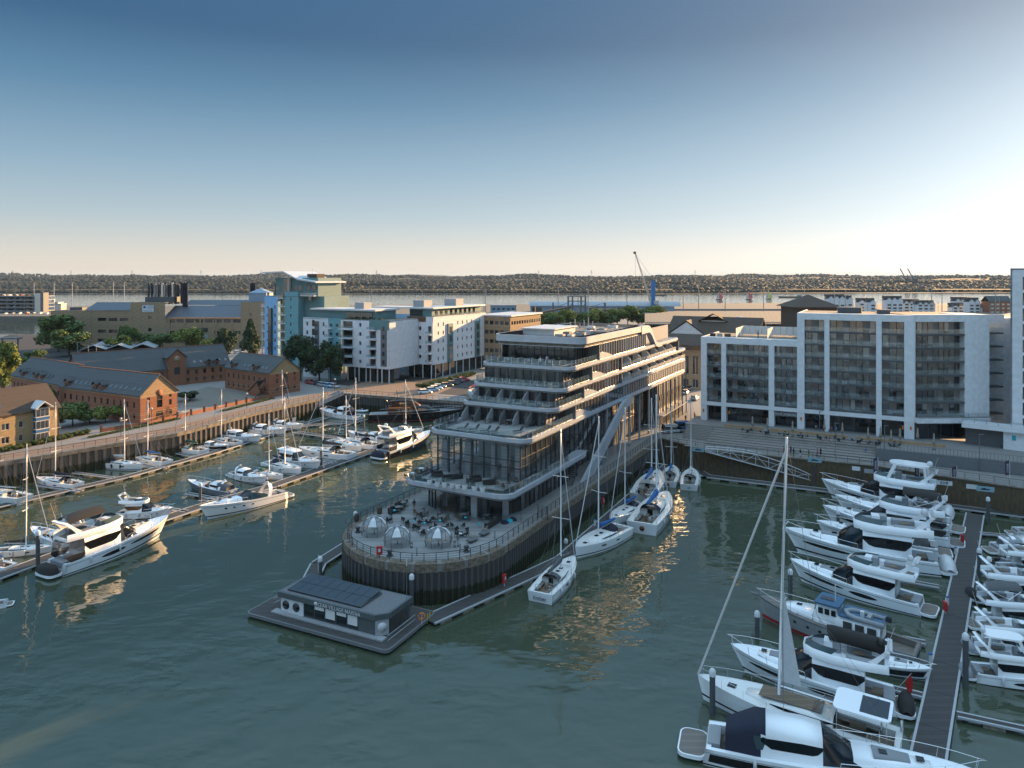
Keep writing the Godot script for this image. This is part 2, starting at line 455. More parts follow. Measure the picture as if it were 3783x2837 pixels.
# ---------- ground, water, quays
const R0:=Vector2(2.46,101.7)
func H(s: float,w: float,y:=0.0) -> Vector3:
	return V(R0.x+0.4695*s - 0.8829*w,R0.y+0.8829*s+0.4695*w,y)
func H2(s: float,w: float) -> Vector2:
	var p:=H(s,w);return Vector2(p.x,-p.z)
func nose(r: float,n:=40) -> Array:
	var o:=[]
	for k in n+1:
		var a:=PI*k/n
		o.append(H2(-11.5 - r*sin(a),9.0+r*cos(a)))
	return o
func make_ground() -> void:
	var wm:=Builder.new()
	var far:=9000.0
	wm.uvquad([Vector3(-far,0,200),Vector3(far,0,200),Vector3(far,0,-far),Vector3(-far,0,-far)],[Vector2(-far,200),Vector2(far,200),Vector2(far,-far),Vector2(-far,-far)])
	wm.st.generate_normals();wm.st.generate_tangents()
	var water:=struct("water",wm.st.commit(),"water")
	var land:=PackedVector2Array([Vector2(-340,60),Vector2(-155,60),Vector2(-125,95),Vector2(-94.4,131),Vector2(-73.5,155.5),Vector2(-64.7,179.8),Vector2(-50,209.5),Vector2(21.3,180.8),H2(78,20.5)])
	for p in nose(11.5): land.append(p)
	for p in [H2(57.5,-2.5),Vector2(38.1,141),Vector2(65.5,129),Vector2(81.5,116),Vector2(100,104),Vector2(160,60),Vector2(400,60),Vector2(520,640),Vector2(70,640),Vector2(70,425),Vector2(-340,425)]: land.append(p)
	struct("quay_ground",prism(land,-2.0,QUAY),"paving")
	sheet("promenade",[Vector2(-124,98),Vector2(-94.8,132.3),Vector2(-74.3,156),Vector2(-65.5,180.3),Vector2(-51,210.5),Vector2(-55,212.5),Vector2(-70,183),Vector2(-79,160),Vector2(-98.5,136),Vector2(-128,101)],QUAY+0.010,"paving_red")
	sheet("harbour_road",[Vector2(-64,232),Vector2(-40,216),Vector2(20,190),Vector2(34,212),Vector2(-15,236),Vector2(-40,250)],QUAY+0.006,"asphalt")
	sheet("plaza",[Vector2(-55,214),Vector2(-24,200),Vector2(-18,222),Vector2(-45,240)],QUAY+0.012,"paving_red")
	sheet("dock_road",[Vector2(-200,205),Vector2(-150,215),Vector2(-225,424),Vector2(-300,424)],QUAY+0.006,"asphalt")
	sheet("courtyard",[Vector2(-97,185),Vector2(-72,188),Vector2(-70,206),Vector2(-95,222)],QUAY+0.006,"gravel")
	sheet("street",[H2(57,-2.0),H2(140,-2.0),H2(140,-13.5),H2(60,-13.5)],QUAY+0.008,"paving")
	sheet("street_lane",[H2(72,-5.0),H2(140,-5.0),H2(140,-11),H2(72,-11)],QUAY+0.012,"asphalt")
	struct("terrace_deck",prism(PackedVector2Array(nose(10.4)+[H2(2,-1.2),H2(2,19.3)]),QUAY - 0.02,QUAY+0.012),"deck_board")
	struct("dock_ground",prism(PackedVector2Array([Vector2(-700,620),Vector2(-60,640),Vector2(-20,700),Vector2(260,690),Vector2(420,640),Vector2(900,640),Vector2(1000,900),Vector2(380,960),Vector2(-120,900),Vector2(-700,830)]),-2,QUAY),"concrete")
	struct("far_quay_ground",prism(PackedVector2Array([Vector2(280,641),Vector2(300,641),Vector2(900,639.5),Vector2(900,560),Vector2(280,560)]),-2,QUAY - 0.05),"asphalt")
	var wall:=thing("pier_wall","dark steel sheet-pile wall with weed below concrete blocks round the pier head","quay wall")
	var pts:=[]
	var k:=8
	while k>0: pts.append(H2(float(k)*3.0 - 11.5,20.5));k -= 1
	pts+=nose(11.5,44)
	for q in 28: pts.append(H2(-11.5+q*2.5,-2.5))
	pile_wall(wall,pts,0.62,QUAY - 0.95,"pile",0.22)
	var arc:=nose(11.62,66)
	for q in range(0,66,6):
		var b:=Builder.new()
		var i0: int=q
		var i1: int=q+5
		for i in range(i0,i1):
			var a: Vector2=arc[i];var c: Vector2=arc[i+1]
			var ctr:=H2(-11.5,9.0)
			var a2:=a+(ctr - a).normalized()*1.1
			var c2:=c+(ctr - c).normalized()*1.1
			b.quad(V(a.x,a.y,QUAY - 1.0),V(c.x,c.y,QUAY - 1.0),V(c.x,c.y,QUAY+0.03),V(a.x,a.y,QUAY+0.03))
			b.quad(V(a.x,a.y,QUAY+0.03),V(c.x,c.y,QUAY+0.03),V(c2.x,c2.y,QUAY+0.03),V(a2.x,a2.y,QUAY+0.03))
		for i in [i0,i1]:
			var a: Vector2=arc[i]
			var a2:=a+(H2(-11.5,9.0) - a).normalized()*1.1
			b.quad(V(a.x,a.y,QUAY - 1.0),V(a.x,a.y,QUAY+0.03),V(a2.x,a2.y,QUAY+0.03),V(a2.x,a2.y,QUAY - 1.0))
		put("coping_block",b.done(),"coping",wall)
	beam(wall,"coping_beam","coping",H(-11.0,-2.5,QUAY - 0.45),H(57,-2.5,QUAY - 0.45),0.35,0.95)
	beam(wall,"coping_beam","coping",H(-11.0,20.5,QUAY - 0.45),H(60,20.5,QUAY - 0.45),0.35,0.95)
	var lw:=thing("promenade_wall","weathered quay wall of dark piles and pale concrete panels below the brick promenade","quay wall")
	var lp:=[Vector2(-125,95),Vector2(-94.4,131),Vector2(-73.5,155.5),Vector2(-64.7,179.8),Vector2(-50,209.5)]
	pile_wall(lw,lp,1.55,QUAY - 0.75,"pale_pile",0.45,0.5)
	for i in lp.size() - 1: beam(lw,"coping_beam","concrete",V(lp[i].x,lp[i].y,QUAY - 0.36),V(lp[i+1].x,lp[i+1].y,QUAY - 0.36),0.7,0.78)
	var bw:=thing("basin_wall","dark sheet-pile wall at the head of the basin behind the black yacht","quay wall")
	pile_wall(bw,[Vector2(-50,209.5),Vector2(21.3,180.8)],0.9,QUAY - 0.7,"pile",0.25)
	beam(bw,"coping_beam","concrete",V(-50,209.5,QUAY - 0.33),V(21.3,180.8,QUAY - 0.33),0.6,0.74)
	var rw:=thing("stone_quay_wall","brown stained stone quay wall under the waterside flats","quay wall")
	var rp:=[H2(57.5,-2.5),Vector2(38.1,141),Vector2(65.5,129),Vector2(81.5,116),Vector2(100,104),Vector2(160,60)]
	for i in rp.size() - 1:
		var a: Vector2=rp[i];var c: Vector2=rp[i+1]
		beam(rw,"wall","stone_wall",V(a.x,a.y,QUAY/2 - 0.6),V(c.x,c.y,QUAY/2 - 0.6),0.5,QUAY+1.0)
		beam(rw,"coping","concrete",V(a.x,a.y,QUAY - 0.06),V(c.x,c.y,QUAY - 0.06),0.8,0.16)
		var n:=int(a.distance_to(c)/7.0)
		for j in n:
			var p:=a.lerp(c,(j+0.7)/n)
			var f:=(c - a).normalized().orthogonal()
			if f.y>0: f=-f
			rod(rw,"fender_pile","dark_grey",V(p.x+f.x*0.35,p.y+f.y*0.35,-0.5),V(p.x+f.x*0.35,p.y+f.y*0.35,4.0),0.14)
func sheet(called: String,pts: Array,y: float,m: String) -> void:
	struct(called,prism(PackedVector2Array(pts),0,y,false),m)
func beam(par: Node3D,called: String,m: String,a: Vector3,b: Vector3,w: float,h: float) -> void:
	bar(par,called,m,par.global_transform.affine_inverse()*a,par.global_transform.affine_inverse()*b,w,h)
var pile_mesh:={}
func pile_wall(par: Node3D,pts: Array,step: float,top: float,m: String,depth: float,fill:=0.55) -> void:
	var key:="%s%.2f" % [m,step]
	if not pile_mesh.has(key):
		var v:=[]
		for s in 5:
			var b:=Builder.new()
			var hw:=step*fill/2
			var p:=[Vector3(-hw,0,0),Vector3(-hw*0.7,0,depth),Vector3(hw*0.7,0,depth),Vector3(hw,0,0)]
			for i in 3:
				var u0:=s*0.19+i*0.05
				b.uvquad([p[i]+Vector3(0,-0.8,0),p[i+1]+Vector3(0,-0.8,0),p[i+1]+Vector3(0,top,0),p[i]+Vector3(0,top,0)],[Vector2(u0,1),Vector2(u0+0.05,1),Vector2(u0+0.05,0),Vector2(u0,0)])
			v.append(b.done())
		pile_mesh[key]=v
		if not M.has(m+"_steel"):
			var q:=StandardMaterial3D.new();q.resource_name=m;q.albedo_texture=texs["pile"];q.roughness=0.8;M[m+"_steel"]=q
			var q2:=StandardMaterial3D.new();q2.resource_name=m+"_web";q2.albedo_texture=texs[m];q2.roughness=0.85;M[m+"_web"]=q2
			if m=="pile": q2.albedo_color=Color(0.82,0.82,0.82)
	var n:=0
	for i in pts.size() - 1:
		var a: Vector2=pts[i];var c: Vector2=pts[i+1]
		var l:=a.distance_to(c)
		var k: int=maxi(1,int(round(l/step)))
		var t:=(c - a)/k
		var ang:=rad_to_deg(atan2(t.y,t.x))
		var f:=Vector2(t.y,-t.x).normalized()
		for j in k:
			var p:=a+t*(j+0.5)
			put("pile",pile_mesh[key][n % 5],m+"_steel",par,V(p.x,p.y,0),ang);n+=1
		var b:=Builder.new()
		var o:=f*0.03
		b.uvquad([V(a.x+o.x,a.y+o.y,-0.8),V(c.x+o.x,c.y+o.y,-0.8),V(c.x+o.x,c.y+o.y,top),V(a.x+o.x,a.y+o.y,top)],[Vector2(i*0.37,1),Vector2(i*0.37+l*0.11,1),Vector2(i*0.37+l*0.11,0),Vector2(i*0.37,0)])
		put("sheet",b.done(),m+"_web",par)
func railing(par: Node3D,path: Array,h: float,step: float,m: String,lines: Array,r:=0.035) -> void:
	var inv:=par.global_transform.affine_inverse()
	for i in path.size() - 1:
		var a: Vector3=inv*path[i];var b: Vector3=inv*path[i+1]
		var n: int=maxi(1,int(round(a.distance_to(b)/step)))
		for j in n+(1 if i==path.size() - 2 else 0):
			var p:=a.lerp(b,float(j)/n)
			rod(par,"post",m,p,p+Vector3(0,h,0),r)
		for q in lines: rod(par,"rail",m,a+Vector3(0,h*q,0),b+Vector3(0,h*q,0),r*(1.0 if q>0.9 else 0.45))
func HL(s: float,w: float,h:=0.0) -> Vector3: return Vector3(-w,h,-s)
func ring_wall(pts: PackedVector2Array,y0: float,y1: float,t: float,flare:=0.0) -> ArrayMesh:
	var b:=Builder.new()
	var c:=Vector2.ZERO
	for p in pts: c+=p
	c /= pts.size()
	var n:=pts.size()
	var inner:=Geometry2D.offset_polygon(pts,-t,Geometry2D.JOIN_MITER)[0]
	var lower:=Geometry2D.offset_polygon(pts,-flare,Geometry2D.JOIN_MITER)[0] if flare>0 else pts
	for i in n:
		var p:=pts[i];var q:=pts[(i+1) % n]
		if flare>0 and lower.size()==n:
			b.quad(V(p.x,p.y,y0+(y1 - y0)*0.35),V(q.x,q.y,y0+(y1 - y0)*0.35),V(q.x,q.y,y1),V(p.x,p.y,y1))
			b.quad(V(lower[i].x,lower[i].y,y0),V(lower[(i+1) % n].x,lower[(i+1) % n].y,y0),V(q.x,q.y,y0+(y1 - y0)*0.35),V(p.x,p.y,y0+(y1 - y0)*0.35))
		else:
			b.quad(V(p.x,p.y,y0),V(q.x,q.y,y0),V(q.x,q.y,y1),V(p.x,p.y,y1))
	var m:=inner.size()
	for i in m:
		var p:=inner[i];var q:=inner[(i+1) % m]
		b.quad(V(p.x,p.y,y0),V(q.x,q.y,y0),V(q.x,q.y,y1),V(p.x,p.y,y1))
	if m==n:
		for i in n:
			var p:=pts[i];var q:=pts[(i+1) % n]
			b.quad(V(p.x,p.y,y1),V(q.x,q.y,y1),V(inner[(i+1) % n].x,inner[(i+1) % n].y,y1),V(inner[i].x,inner[i].y,y1))
			b.quad(V(lower[i].x,lower[i].y,y0),V(lower[(i+1) % n].x,lower[(i+1) % n].y,y0),V(inner[(i+1) % n].x,inner[(i+1) % n].y,y0),V(inner[i].x,inner[i].y,y0))
	return b.done()
func glazing(par: Node3D,a: Vector3,b: Vector3,h: float,step: float,glass: Array,bars: String,transoms:=[],mw:=0.12) -> void:
	var n: int=maxi(1,int(round(a.distance_to(b)/step)))
	var turn:=rad_to_deg(atan2(-(b - a).z,(b - a).x))
	var t:=(b - a)/n
	for i in n:
		box(par,"pane",glass[rng.randi() % glass.size()],a+t*(i+0.5)+Vector3(0,h/2,0),Vector3(t.length() - mw,h - 0.02,0.04),turn)
		box(par,"mullion",bars,a+t*i+Vector3(0,h/2,0),Vector3(mw,h - 0.01,0.2),turn)
	box(par,"mullion",bars,b+Vector3(0,h/2,0),Vector3(mw,h - 0.01,0.2),turn)
	for q in transoms: bar(par,"transom",bars,a+Vector3(0,h*q,0),b+Vector3(0,h*q,0),0.16,0.1)
func balustrade(par: Node3D,pts: Array,h:=1.05,step:=1.35) -> void:
	for i in pts.size() - 1:
		var a: Vector3=pts[i];var b: Vector3=pts[i+1]
		var n: int=maxi(1,int(round(a.distance_to(b)/step)))
		var turn:=rad_to_deg(atan2(-(b - a).z,(b - a).x))
		for j in n:
			var p:=a.lerp(b,float(j)/n);var q:=a.lerp(b,float(j+1)/n)
			box(par,"glass_panel","rail_glass",(p+q)/2+Vector3(0,h/2+0.04,0),Vector3(p.distance_to(q) - 0.08,h,0.03),turn)
			box(par,"rail_post","steel",p+Vector3(0,h/2,0),Vector3(0.08,h+0.06,0.08),turn)
func make_hotel() -> void:
	var o:=thing("hotel","long ship-like glass hotel with stepped white-edged terraces on the pier","hotel",H(0,0,QUAY),GRID)
	var lv:=[[4.3,-6.3,23.0,-0.15,18.0,0.85,2.2],[10.7,-0.6,89.5,0.0,17.5,0.8,2.2],[13.57,9.0,89.5,0.0,17.5,0.72,2.0],[16.2,12.4,89.5,0.0,17.5,0.72,2.0],[19.3,15.5,82.4,0.0,17.5,0.75,2.0]]
	for q in lv:
		var out:=rounded(-q[4],-q[3],q[1],q[2],q[6],7)
		put("fascia",ring_wall(out,q[0] - q[5],q[0]+0.08,0.45,0.25),"fascia",o)
		var inn:=Geometry2D.offset_polygon(out,-0.44)[0]
		put("floor",prism(inn,q[0] - q[5]+0.05,q[0]),"deck_board",o)
		put("ceiling",prism(inn,q[0] - q[5] - 0.01,q[0] - q[5]+0.03),"pale_grey",o)
	var ro:=rounded(-17.6,0.05,20.2,57.0,2.0,7)
	put("parapet",ring_wall(ro,22.1,23.9,0.4,0.35),"fascia",o)
	put("roof",prism(Geometry2D.offset_polygon(ro,-0.39)[0],22.2,23.05),"flat_roof",o)
	var dip:=[[52.0,23.9,22.2],[55.5,23.92,22.3],[57.5,23.7,22.3],[59.2,22.7,21.5],[60.8,21.2,20.2],[62.2,20.1,19.0],[64.0,19.5,18.6],[67.0,19.42,18.55]]
	var rows:=[]
	for q in dip: rows.append([HL(q[0],-0.12,q[2]),HL(q[0],-0.12,q[1]),HL(q[0],1.1,q[1]),HL(q[0],1.1,q[2])])
	var sb:=Builder.new();sb.rows(rows,true)
	put("swept_fascia",sb.done(),"fascia",o)
	for q in [[14.6,4.3,8.4],[17.3,10.7,7.5],[21.0,13.57,7.5],[24.7,16.2,7.5],[28.2,19.3,8.0]]:
		var pts:=[]
		for e in [[0.0,0.0],[0.0,0.95],[0.15,1.12],[0.35,1.12],[0.55,0.85],[0.75,0.42],[0.9,0.15],[1.0,0.0]]: pts.append(Vector2(e[0]*q[2],e[1]))
		put("wave_panel",side_prism(pts,0.22),"fascia",o,HL(q[0],0.22,q[1]+0.06),90)
	var arc:=[[1.0,1.9],[-1.6,3.0],[-3.3,4.6],[-4.3,6.6],[-4.75,9.0],[-4.6,11.4],[-4.0,13.4],[-3.0,15.2],[-1.0,16.6]]
	for i in arc.size() - 1:
		var a:=HL(arc[i][0],arc[i][1]);var c:=HL(arc[i+1][0],arc[i+1][1])
		var tn:=rad_to_deg(atan2(-(c - a).z,(c - a).x))
		if i in [1,3]: box(o,"pier_panel","pale_grey",a+Vector3(0,1.72,0),Vector3(0.9,3.42,0.3),tn)
		if i==4 or i==5:
			bar(o,"door_head","iron",a+Vector3(0,2.9,0),c+Vector3(0,2.9,0),0.12,0.12)
			box(o,"folded_door","smoke_glass",a+Vector3(0.1,1.45,0.6),Vector3(0.06,2.85,1.1),tn)
			box(o,"pane","smoke_glass",(a+c)/2+Vector3(0,3.2,0),Vector3(a.distance_to(c) - 0.1,0.5,0.04),tn)
		else: glazing(o,a,c,3.42,1.2,["smoke_glass"],"iron")
	glazing(o,HL(1.0,1.9),HL(22,1.9),3.42,1.5,["smoke_glass","curtain_glass","smoke_glass"],"iron")
	box(o,"back_wall","wood_bright",HL(6.2,9.3,1.72),Vector3(14.4,3.4,0.2))
	put("bar_floor",prism(PackedVector2Array([Vector2(-16.4,-0.9),Vector2(-12,-4.2),Vector2(-6.6,-4.2),Vector2(-2,0.9),Vector2(-2,8),Vector2(-16.4,8)]),0.02,0.05),"teak",o)
	for q in [[-2.5,6.0],[-2.0,10.0],[-2.4,12.8]]: box(o,"curtain","curtain",HL(q[0],q[1],1.7),Vector3(0.7,3.3,0.25),30)
	var gl:=["clear_glass"]
	glazing(o,HL(0.2,15.8,4.34),HL(0.2,1.5,4.34),5.5,2.05,gl,"iron",[0.56,0.36],0.16)
	glazing(o,HL(0.2,1.5,4.34),HL(14,1.5,4.34),5.5,1.7,["clear_glass","smoke_glass"],"iron",[0.62,0.4],0.14)
	glazing(o,HL(14,15.8,4.34),HL(0.2,15.8,4.34),5.5,2.3,gl,"iron",[0.56],0.16)
	box(o,"back_wall","interior",HL(13.6,8.6,7.0),Vector3(14.0,5.3,0.2))
	for q in [[1.0,15.0],[1.1,10.9],[1.0,6.3],[1.1,4.6],[1.0,2.3],[6,2.2],[9,15.2]]: box(o,"curtain","curtain",HL(q[0],q[1],6.8),Vector3(0.95,4.8,0.3))
	for q in [[8.0,12.0],[8.0,8.4],[8.0,5.0]]: box(o,"screen_wall","pale_grey",HL(q[0],q[1],6.6),Vector3(2.2,4.4,0.2))
	var fl:=[[10.7,9.5,17.3,2.15],[13.57,12.9,21.0,1.9],[16.2,16.2,24.7,2.35]]
	for i in 3:
		var q: Array=fl[i]
		glazing(o,HL(q[1],16.6,q[0]),HL(q[1],1.9,q[0]),q[3],1.45,["smoke_glass"],"iron")
		for k in 6:
			box(o,"curtain",["curtain","interior"][k % 2],HL(q[1]+0.5,3.2+k*2.3,q[0]+q[3]/2),Vector3(0.7,q[3] - 0.05,0.2))
			if i<2: put("privacy_screen",side_prism([Vector2(0,0),Vector2(0,q[3]),Vector2(-0.5,q[3]),Vector2(-2.2,0.9),Vector2(-2.2,0)],0.08),"pale_grey" if k % 2 else "mid_grey",o,HL(q[1] - 0.1,4.2+k*2.35,q[0]+0.02),90)
		box(o,"room_wall","interior",HL(q[1]+4.0,9.2,q[0]+q[3]/2),Vector3(14.4,q[3],0.2))
		glazing(o,HL(q[1],1.9,q[0]),HL(q[2],1.9,q[0]),q[3],1.2,["curtain_glass"],"iron")
		box(o,"end_wall","mid_grey",HL(q[2],1.0,q[0]+q[3]/2),Vector3(1.9,q[3],0.25))
	glazing(o,HL(22.4,15.4,19.3),HL(22.4,2.4,19.3),2.8,1.25,["smoke_glass"],"iron",[0.72])
	glazing(o,HL(22.4,2.4,19.3),HL(28.2,2.4,19.3),2.8,1.25,["smoke_glass"],"iron",[0.72])
	box(o,"back_wall","interior",HL(29,9,20.7),Vector3(14,2.75,0.2))
	box(o,"end_wall","mid_grey",HL(28.2,1.2,20.7),Vector3(2.3,2.8,0.25))
	glazing(o,HL(17.4,0.35,10.75),HL(89.2,0.35,10.75),2.1,1.5,["curtain_glass"],"mid_grey")
	glazing(o,HL(21.1,0.35,13.62),HL(40,0.35,13.62),1.85,1.5,["curtain_glass"],"mid_grey")
	glazing(o,HL(24.8,0.35,16.25),HL(40,0.35,16.25),2.3,1.5,["curtain_glass"],"mid_grey")
	glazing(o,HL(28.3,0.35,19.35),HL(56,0.35,19.35),2.75,1.3,["curtain_glass","pane_dim"],"pale_grey")
	for q in [[13.57,40.0,89.0,1.85],[16.2,40.0,81.5,2.3]]:
		glazing(o,HL(q[1],2.0,q[0]),HL(q[2],2.0,q[0]),q[3],2.0,["curtain_glass","pane_dim"],"dark_grey")
		var k:=0
		while q[1]+k*6.2<q[2]:
			put("privacy_screen",side_prism([Vector2(0,0),Vector2(0,q[3]),Vector2(0.6,q[3]),Vector2(1.7,q[3]*0.55),Vector2(1.7,0)],0.12),"render_white",o,HL(q[1]+k*6.2,0.2+1.8,q[0]+0.02),0)
			k+=1
		box(o,"end_wall","mid_grey",HL(q[1],1.0,q[0]+q[3]/2),Vector3(2.0,q[3],0.25))
		balustrade(o,[HL(q[1]+0.3,0.35,q[0]+0.08),HL(q[2],0.35,q[0]+0.08)],0.95,1.9)
	box(o,"end_wall","mid_grey",HL(81.6,1.0,17.35),Vector3(2.0,2.3,0.25))
	glazing(o,HL(14,1.5,4.34),HL(38,1.5,4.34),5.5,2.0,["smoke_glass","curtain_glass"],"iron",[0.55])
	glazing(o,HL(22,4.0),HL(66,4.0),9.85,2.6,["curtain_glass","smoke_glass","curtain_glass"],"iron",[0.4,0.68],0.16)
	box(o,"inner_floor","mid_grey",HL(40,9,4.2),Vector3(10,0.3,40))
	box(o,"core_wall","interior",HL(50,9.0,9.0),Vector3(6.0,17.8,60))
	for k in 5: rod(o,"column","pale_grey",HL(34+k*6.5,0.9,0),HL(34+k*6.5,0.9,9.85),0.22)
	glazing(o,HL(67.6,1.3,2.6),HL(89,1.3,2.6),7.25,1.35,["curtain_glass"],"mid_grey",[0.5])
	glazing(o,HL(67.6,10,0.0),HL(67.6,1.3,0.0),9.85,2.2,["curtain_glass"],"iron",[0.3])
	for k in 13: box(o,"window","pane_dim",HL(68.6+k*1.6,1.22,6.2),Vector3(0.06,0.95,1.15))
	glazing(o,HL(67.6,1.2,0.0),HL(89,1.2,0.0),2.5,1.1,["pane_dim","pane_dark"],"pale_grey",[1.02])
	bar(o,"canopy","pale_grey",HL(67.0,0.5,2.62),HL(89,0.5,2.62),1.7,0.18)
	for k in 6: rod(o,"column","dark_grey",HL(70+k*3.6,-0.2,0),HL(70+k*3.6,-0.2,9.9),0.13)
	box(o,"left_wall","mid_grey",HL(52,16.8,5.0),Vector3(0.3,9.9,74))
	for q in [[10.75,2.1,10.0,89.0],[13.62,1.85,13.3,89.0],[16.25,2.3,16.6,82.0],[19.35,2.7,22.6,56.0]]:
		box(o,"left_wall","curtain_glass",HL((q[2]+q[3])/2,16.9,q[0]+q[1]/2),Vector3(0.2,q[1],q[3] - q[2]))
		box(o,"rear_wall","mid_grey",HL(q[3]+0.1,9,q[0]+q[1]/2),Vector3(16,q[1],0.2))
	box(o,"rear_wall","mid_grey",HL(88.5,9,5.0),Vector3(15,9.9,0.2))
	put("slanting_leg",side_prism([Vector2(18.6,0),Vector2(23.6,0),Vector2(40.0,8.2),Vector2(41.8,8.95),Vector2(44.5,9.2),Vector2(44.5,10.55),Vector2(41.0,10.5),Vector2(38.4,9.75),Vector2(36.4,8.6)],0.55),"fascia",o,HL(0,-0.35,0.02),90)
	put("slanting_leg",side_prism([Vector2(12.5,0.2),Vector2(15.0,0.2),Vector2(31.5,9.85),Vector2(29.0,9.85)],0.4),"fascia",o,HL(0,3.0,0.02),90)
	for k in 14: box(o,"stair_tread","mid_grey",HL(16.0+k*0.3,0.8,0.2+k*0.29),Vector3(1.3,0.06,0.32))
	bar(o,"stair_string","iron",HL(15.9,0.15,0.2),HL(20.2,0.15,4.2),0.06,0.3)
	for q in [[4.38,-6.0,17.7,0.2,14.4,22.0],[10.78,-0.3,17.2,0.3,17.2,9.5],[13.65,9.3,17.2,0.3,20.8,13.0],[16.28,12.7,17.2,0.3,24.5,16.2],[19.38,15.8,17.2,0.3,28.0,22.0]]:
		var pts:=[HL(q[5],q[2],q[0]),HL(q[1]+2.0,q[2],q[0])]
		for k in 3: pts.append(HL(q[1]+2.0 - 2.0*sin((k+1)*PI/6),q[2] - 2.0+2.0*cos((k+1)*PI/6),q[0]))
		for k in 4: pts.append(HL(q[1]+2.0 - 2.0*cos(k*PI/6),q[3]+2.0 - 2.0*sin(k*PI/6),q[0]))
		pts.append(HL(q[4],q[3],q[0]))
		balustrade(o,pts,1.0)
	for k in 8: box(o,"skylight","white",HL(22.5+(k % 2)*1.6,15.6 - k*1.05,23.3),Vector3(0.85,0.45,0.85))
	for k in 14:
		var p:=HL(27+k*1.9,rng.randf_range(2.5,13),23.05)
		var hh:=rng.randf_range(0.4,1.1)
		var u:=box(o,"air_unit",["pale_grey","white","mid_grey"][k % 3],p+Vector3(0,hh/2,0),Vector3(rng.randf_range(0.9,2.2),hh,rng.randf_range(0.9,1.8)))
		if k % 2: rod(u,"fan","iron",Vector3(0,0.48,0),Vector3(0,0.54,0),0.3)
	box(o,"plant_room","white",HL(34,12.6,23.7),Vector3(6.5,1.3,10));box(o,"plant_roof","white",HL(34,12.6,24.45),Vector3(7.2,0.18,11))
	for k in 9: bar(o,"duct",["pale_grey","steel"][k % 2],HL(40+k*1.5,3.0,23.4),HL(40+k*1.5,14.0,23.4),0.35,0.3)
	for k in 7: rod(o,"vent_pipe","pale_grey",HL(38+k*2.4,11.0,23.0),HL(38+k*2.4,11.0,24.6+(k % 3)*0.5),0.14)
	put("lower_roof",prism(PackedVector2Array([Vector2(-17,57.3),Vector2(-0.6,57.3),Vector2(-0.6,82),Vector2(-17,82)]),19.3,19.36),"flat_roof",o)
	var k2:=0
	while k2<22:
		box(o,"screen_fin","pale_grey",HL(62.5+k2*0.8,2.2,21.0),Vector3(0.12,3.2,0.62));k2+=1
	bar(o,"screen_rail","mid_grey",HL(62,2.4,20.4),HL(80,2.4,20.4),0.1,0.1)
	var rl:=thing("pier_railing","dark iron railing with wires round the pier head terrace","railing")
	var path:=[]
	for q in [30.0,20.0,10.0,0.0]: path.append(H(q,20.0,QUAY))
	for p in nose(11.0,24): path.append(V(p.x,p.y,QUAY+0.03))
	for q in [0.0,14.0,28.0,42.0,57.0]: path.append(H(q,-2.0,QUAY))
	railing(rl,path,1.1,1.5,"iron",[1.0,0.75,0.5,0.25],0.045)
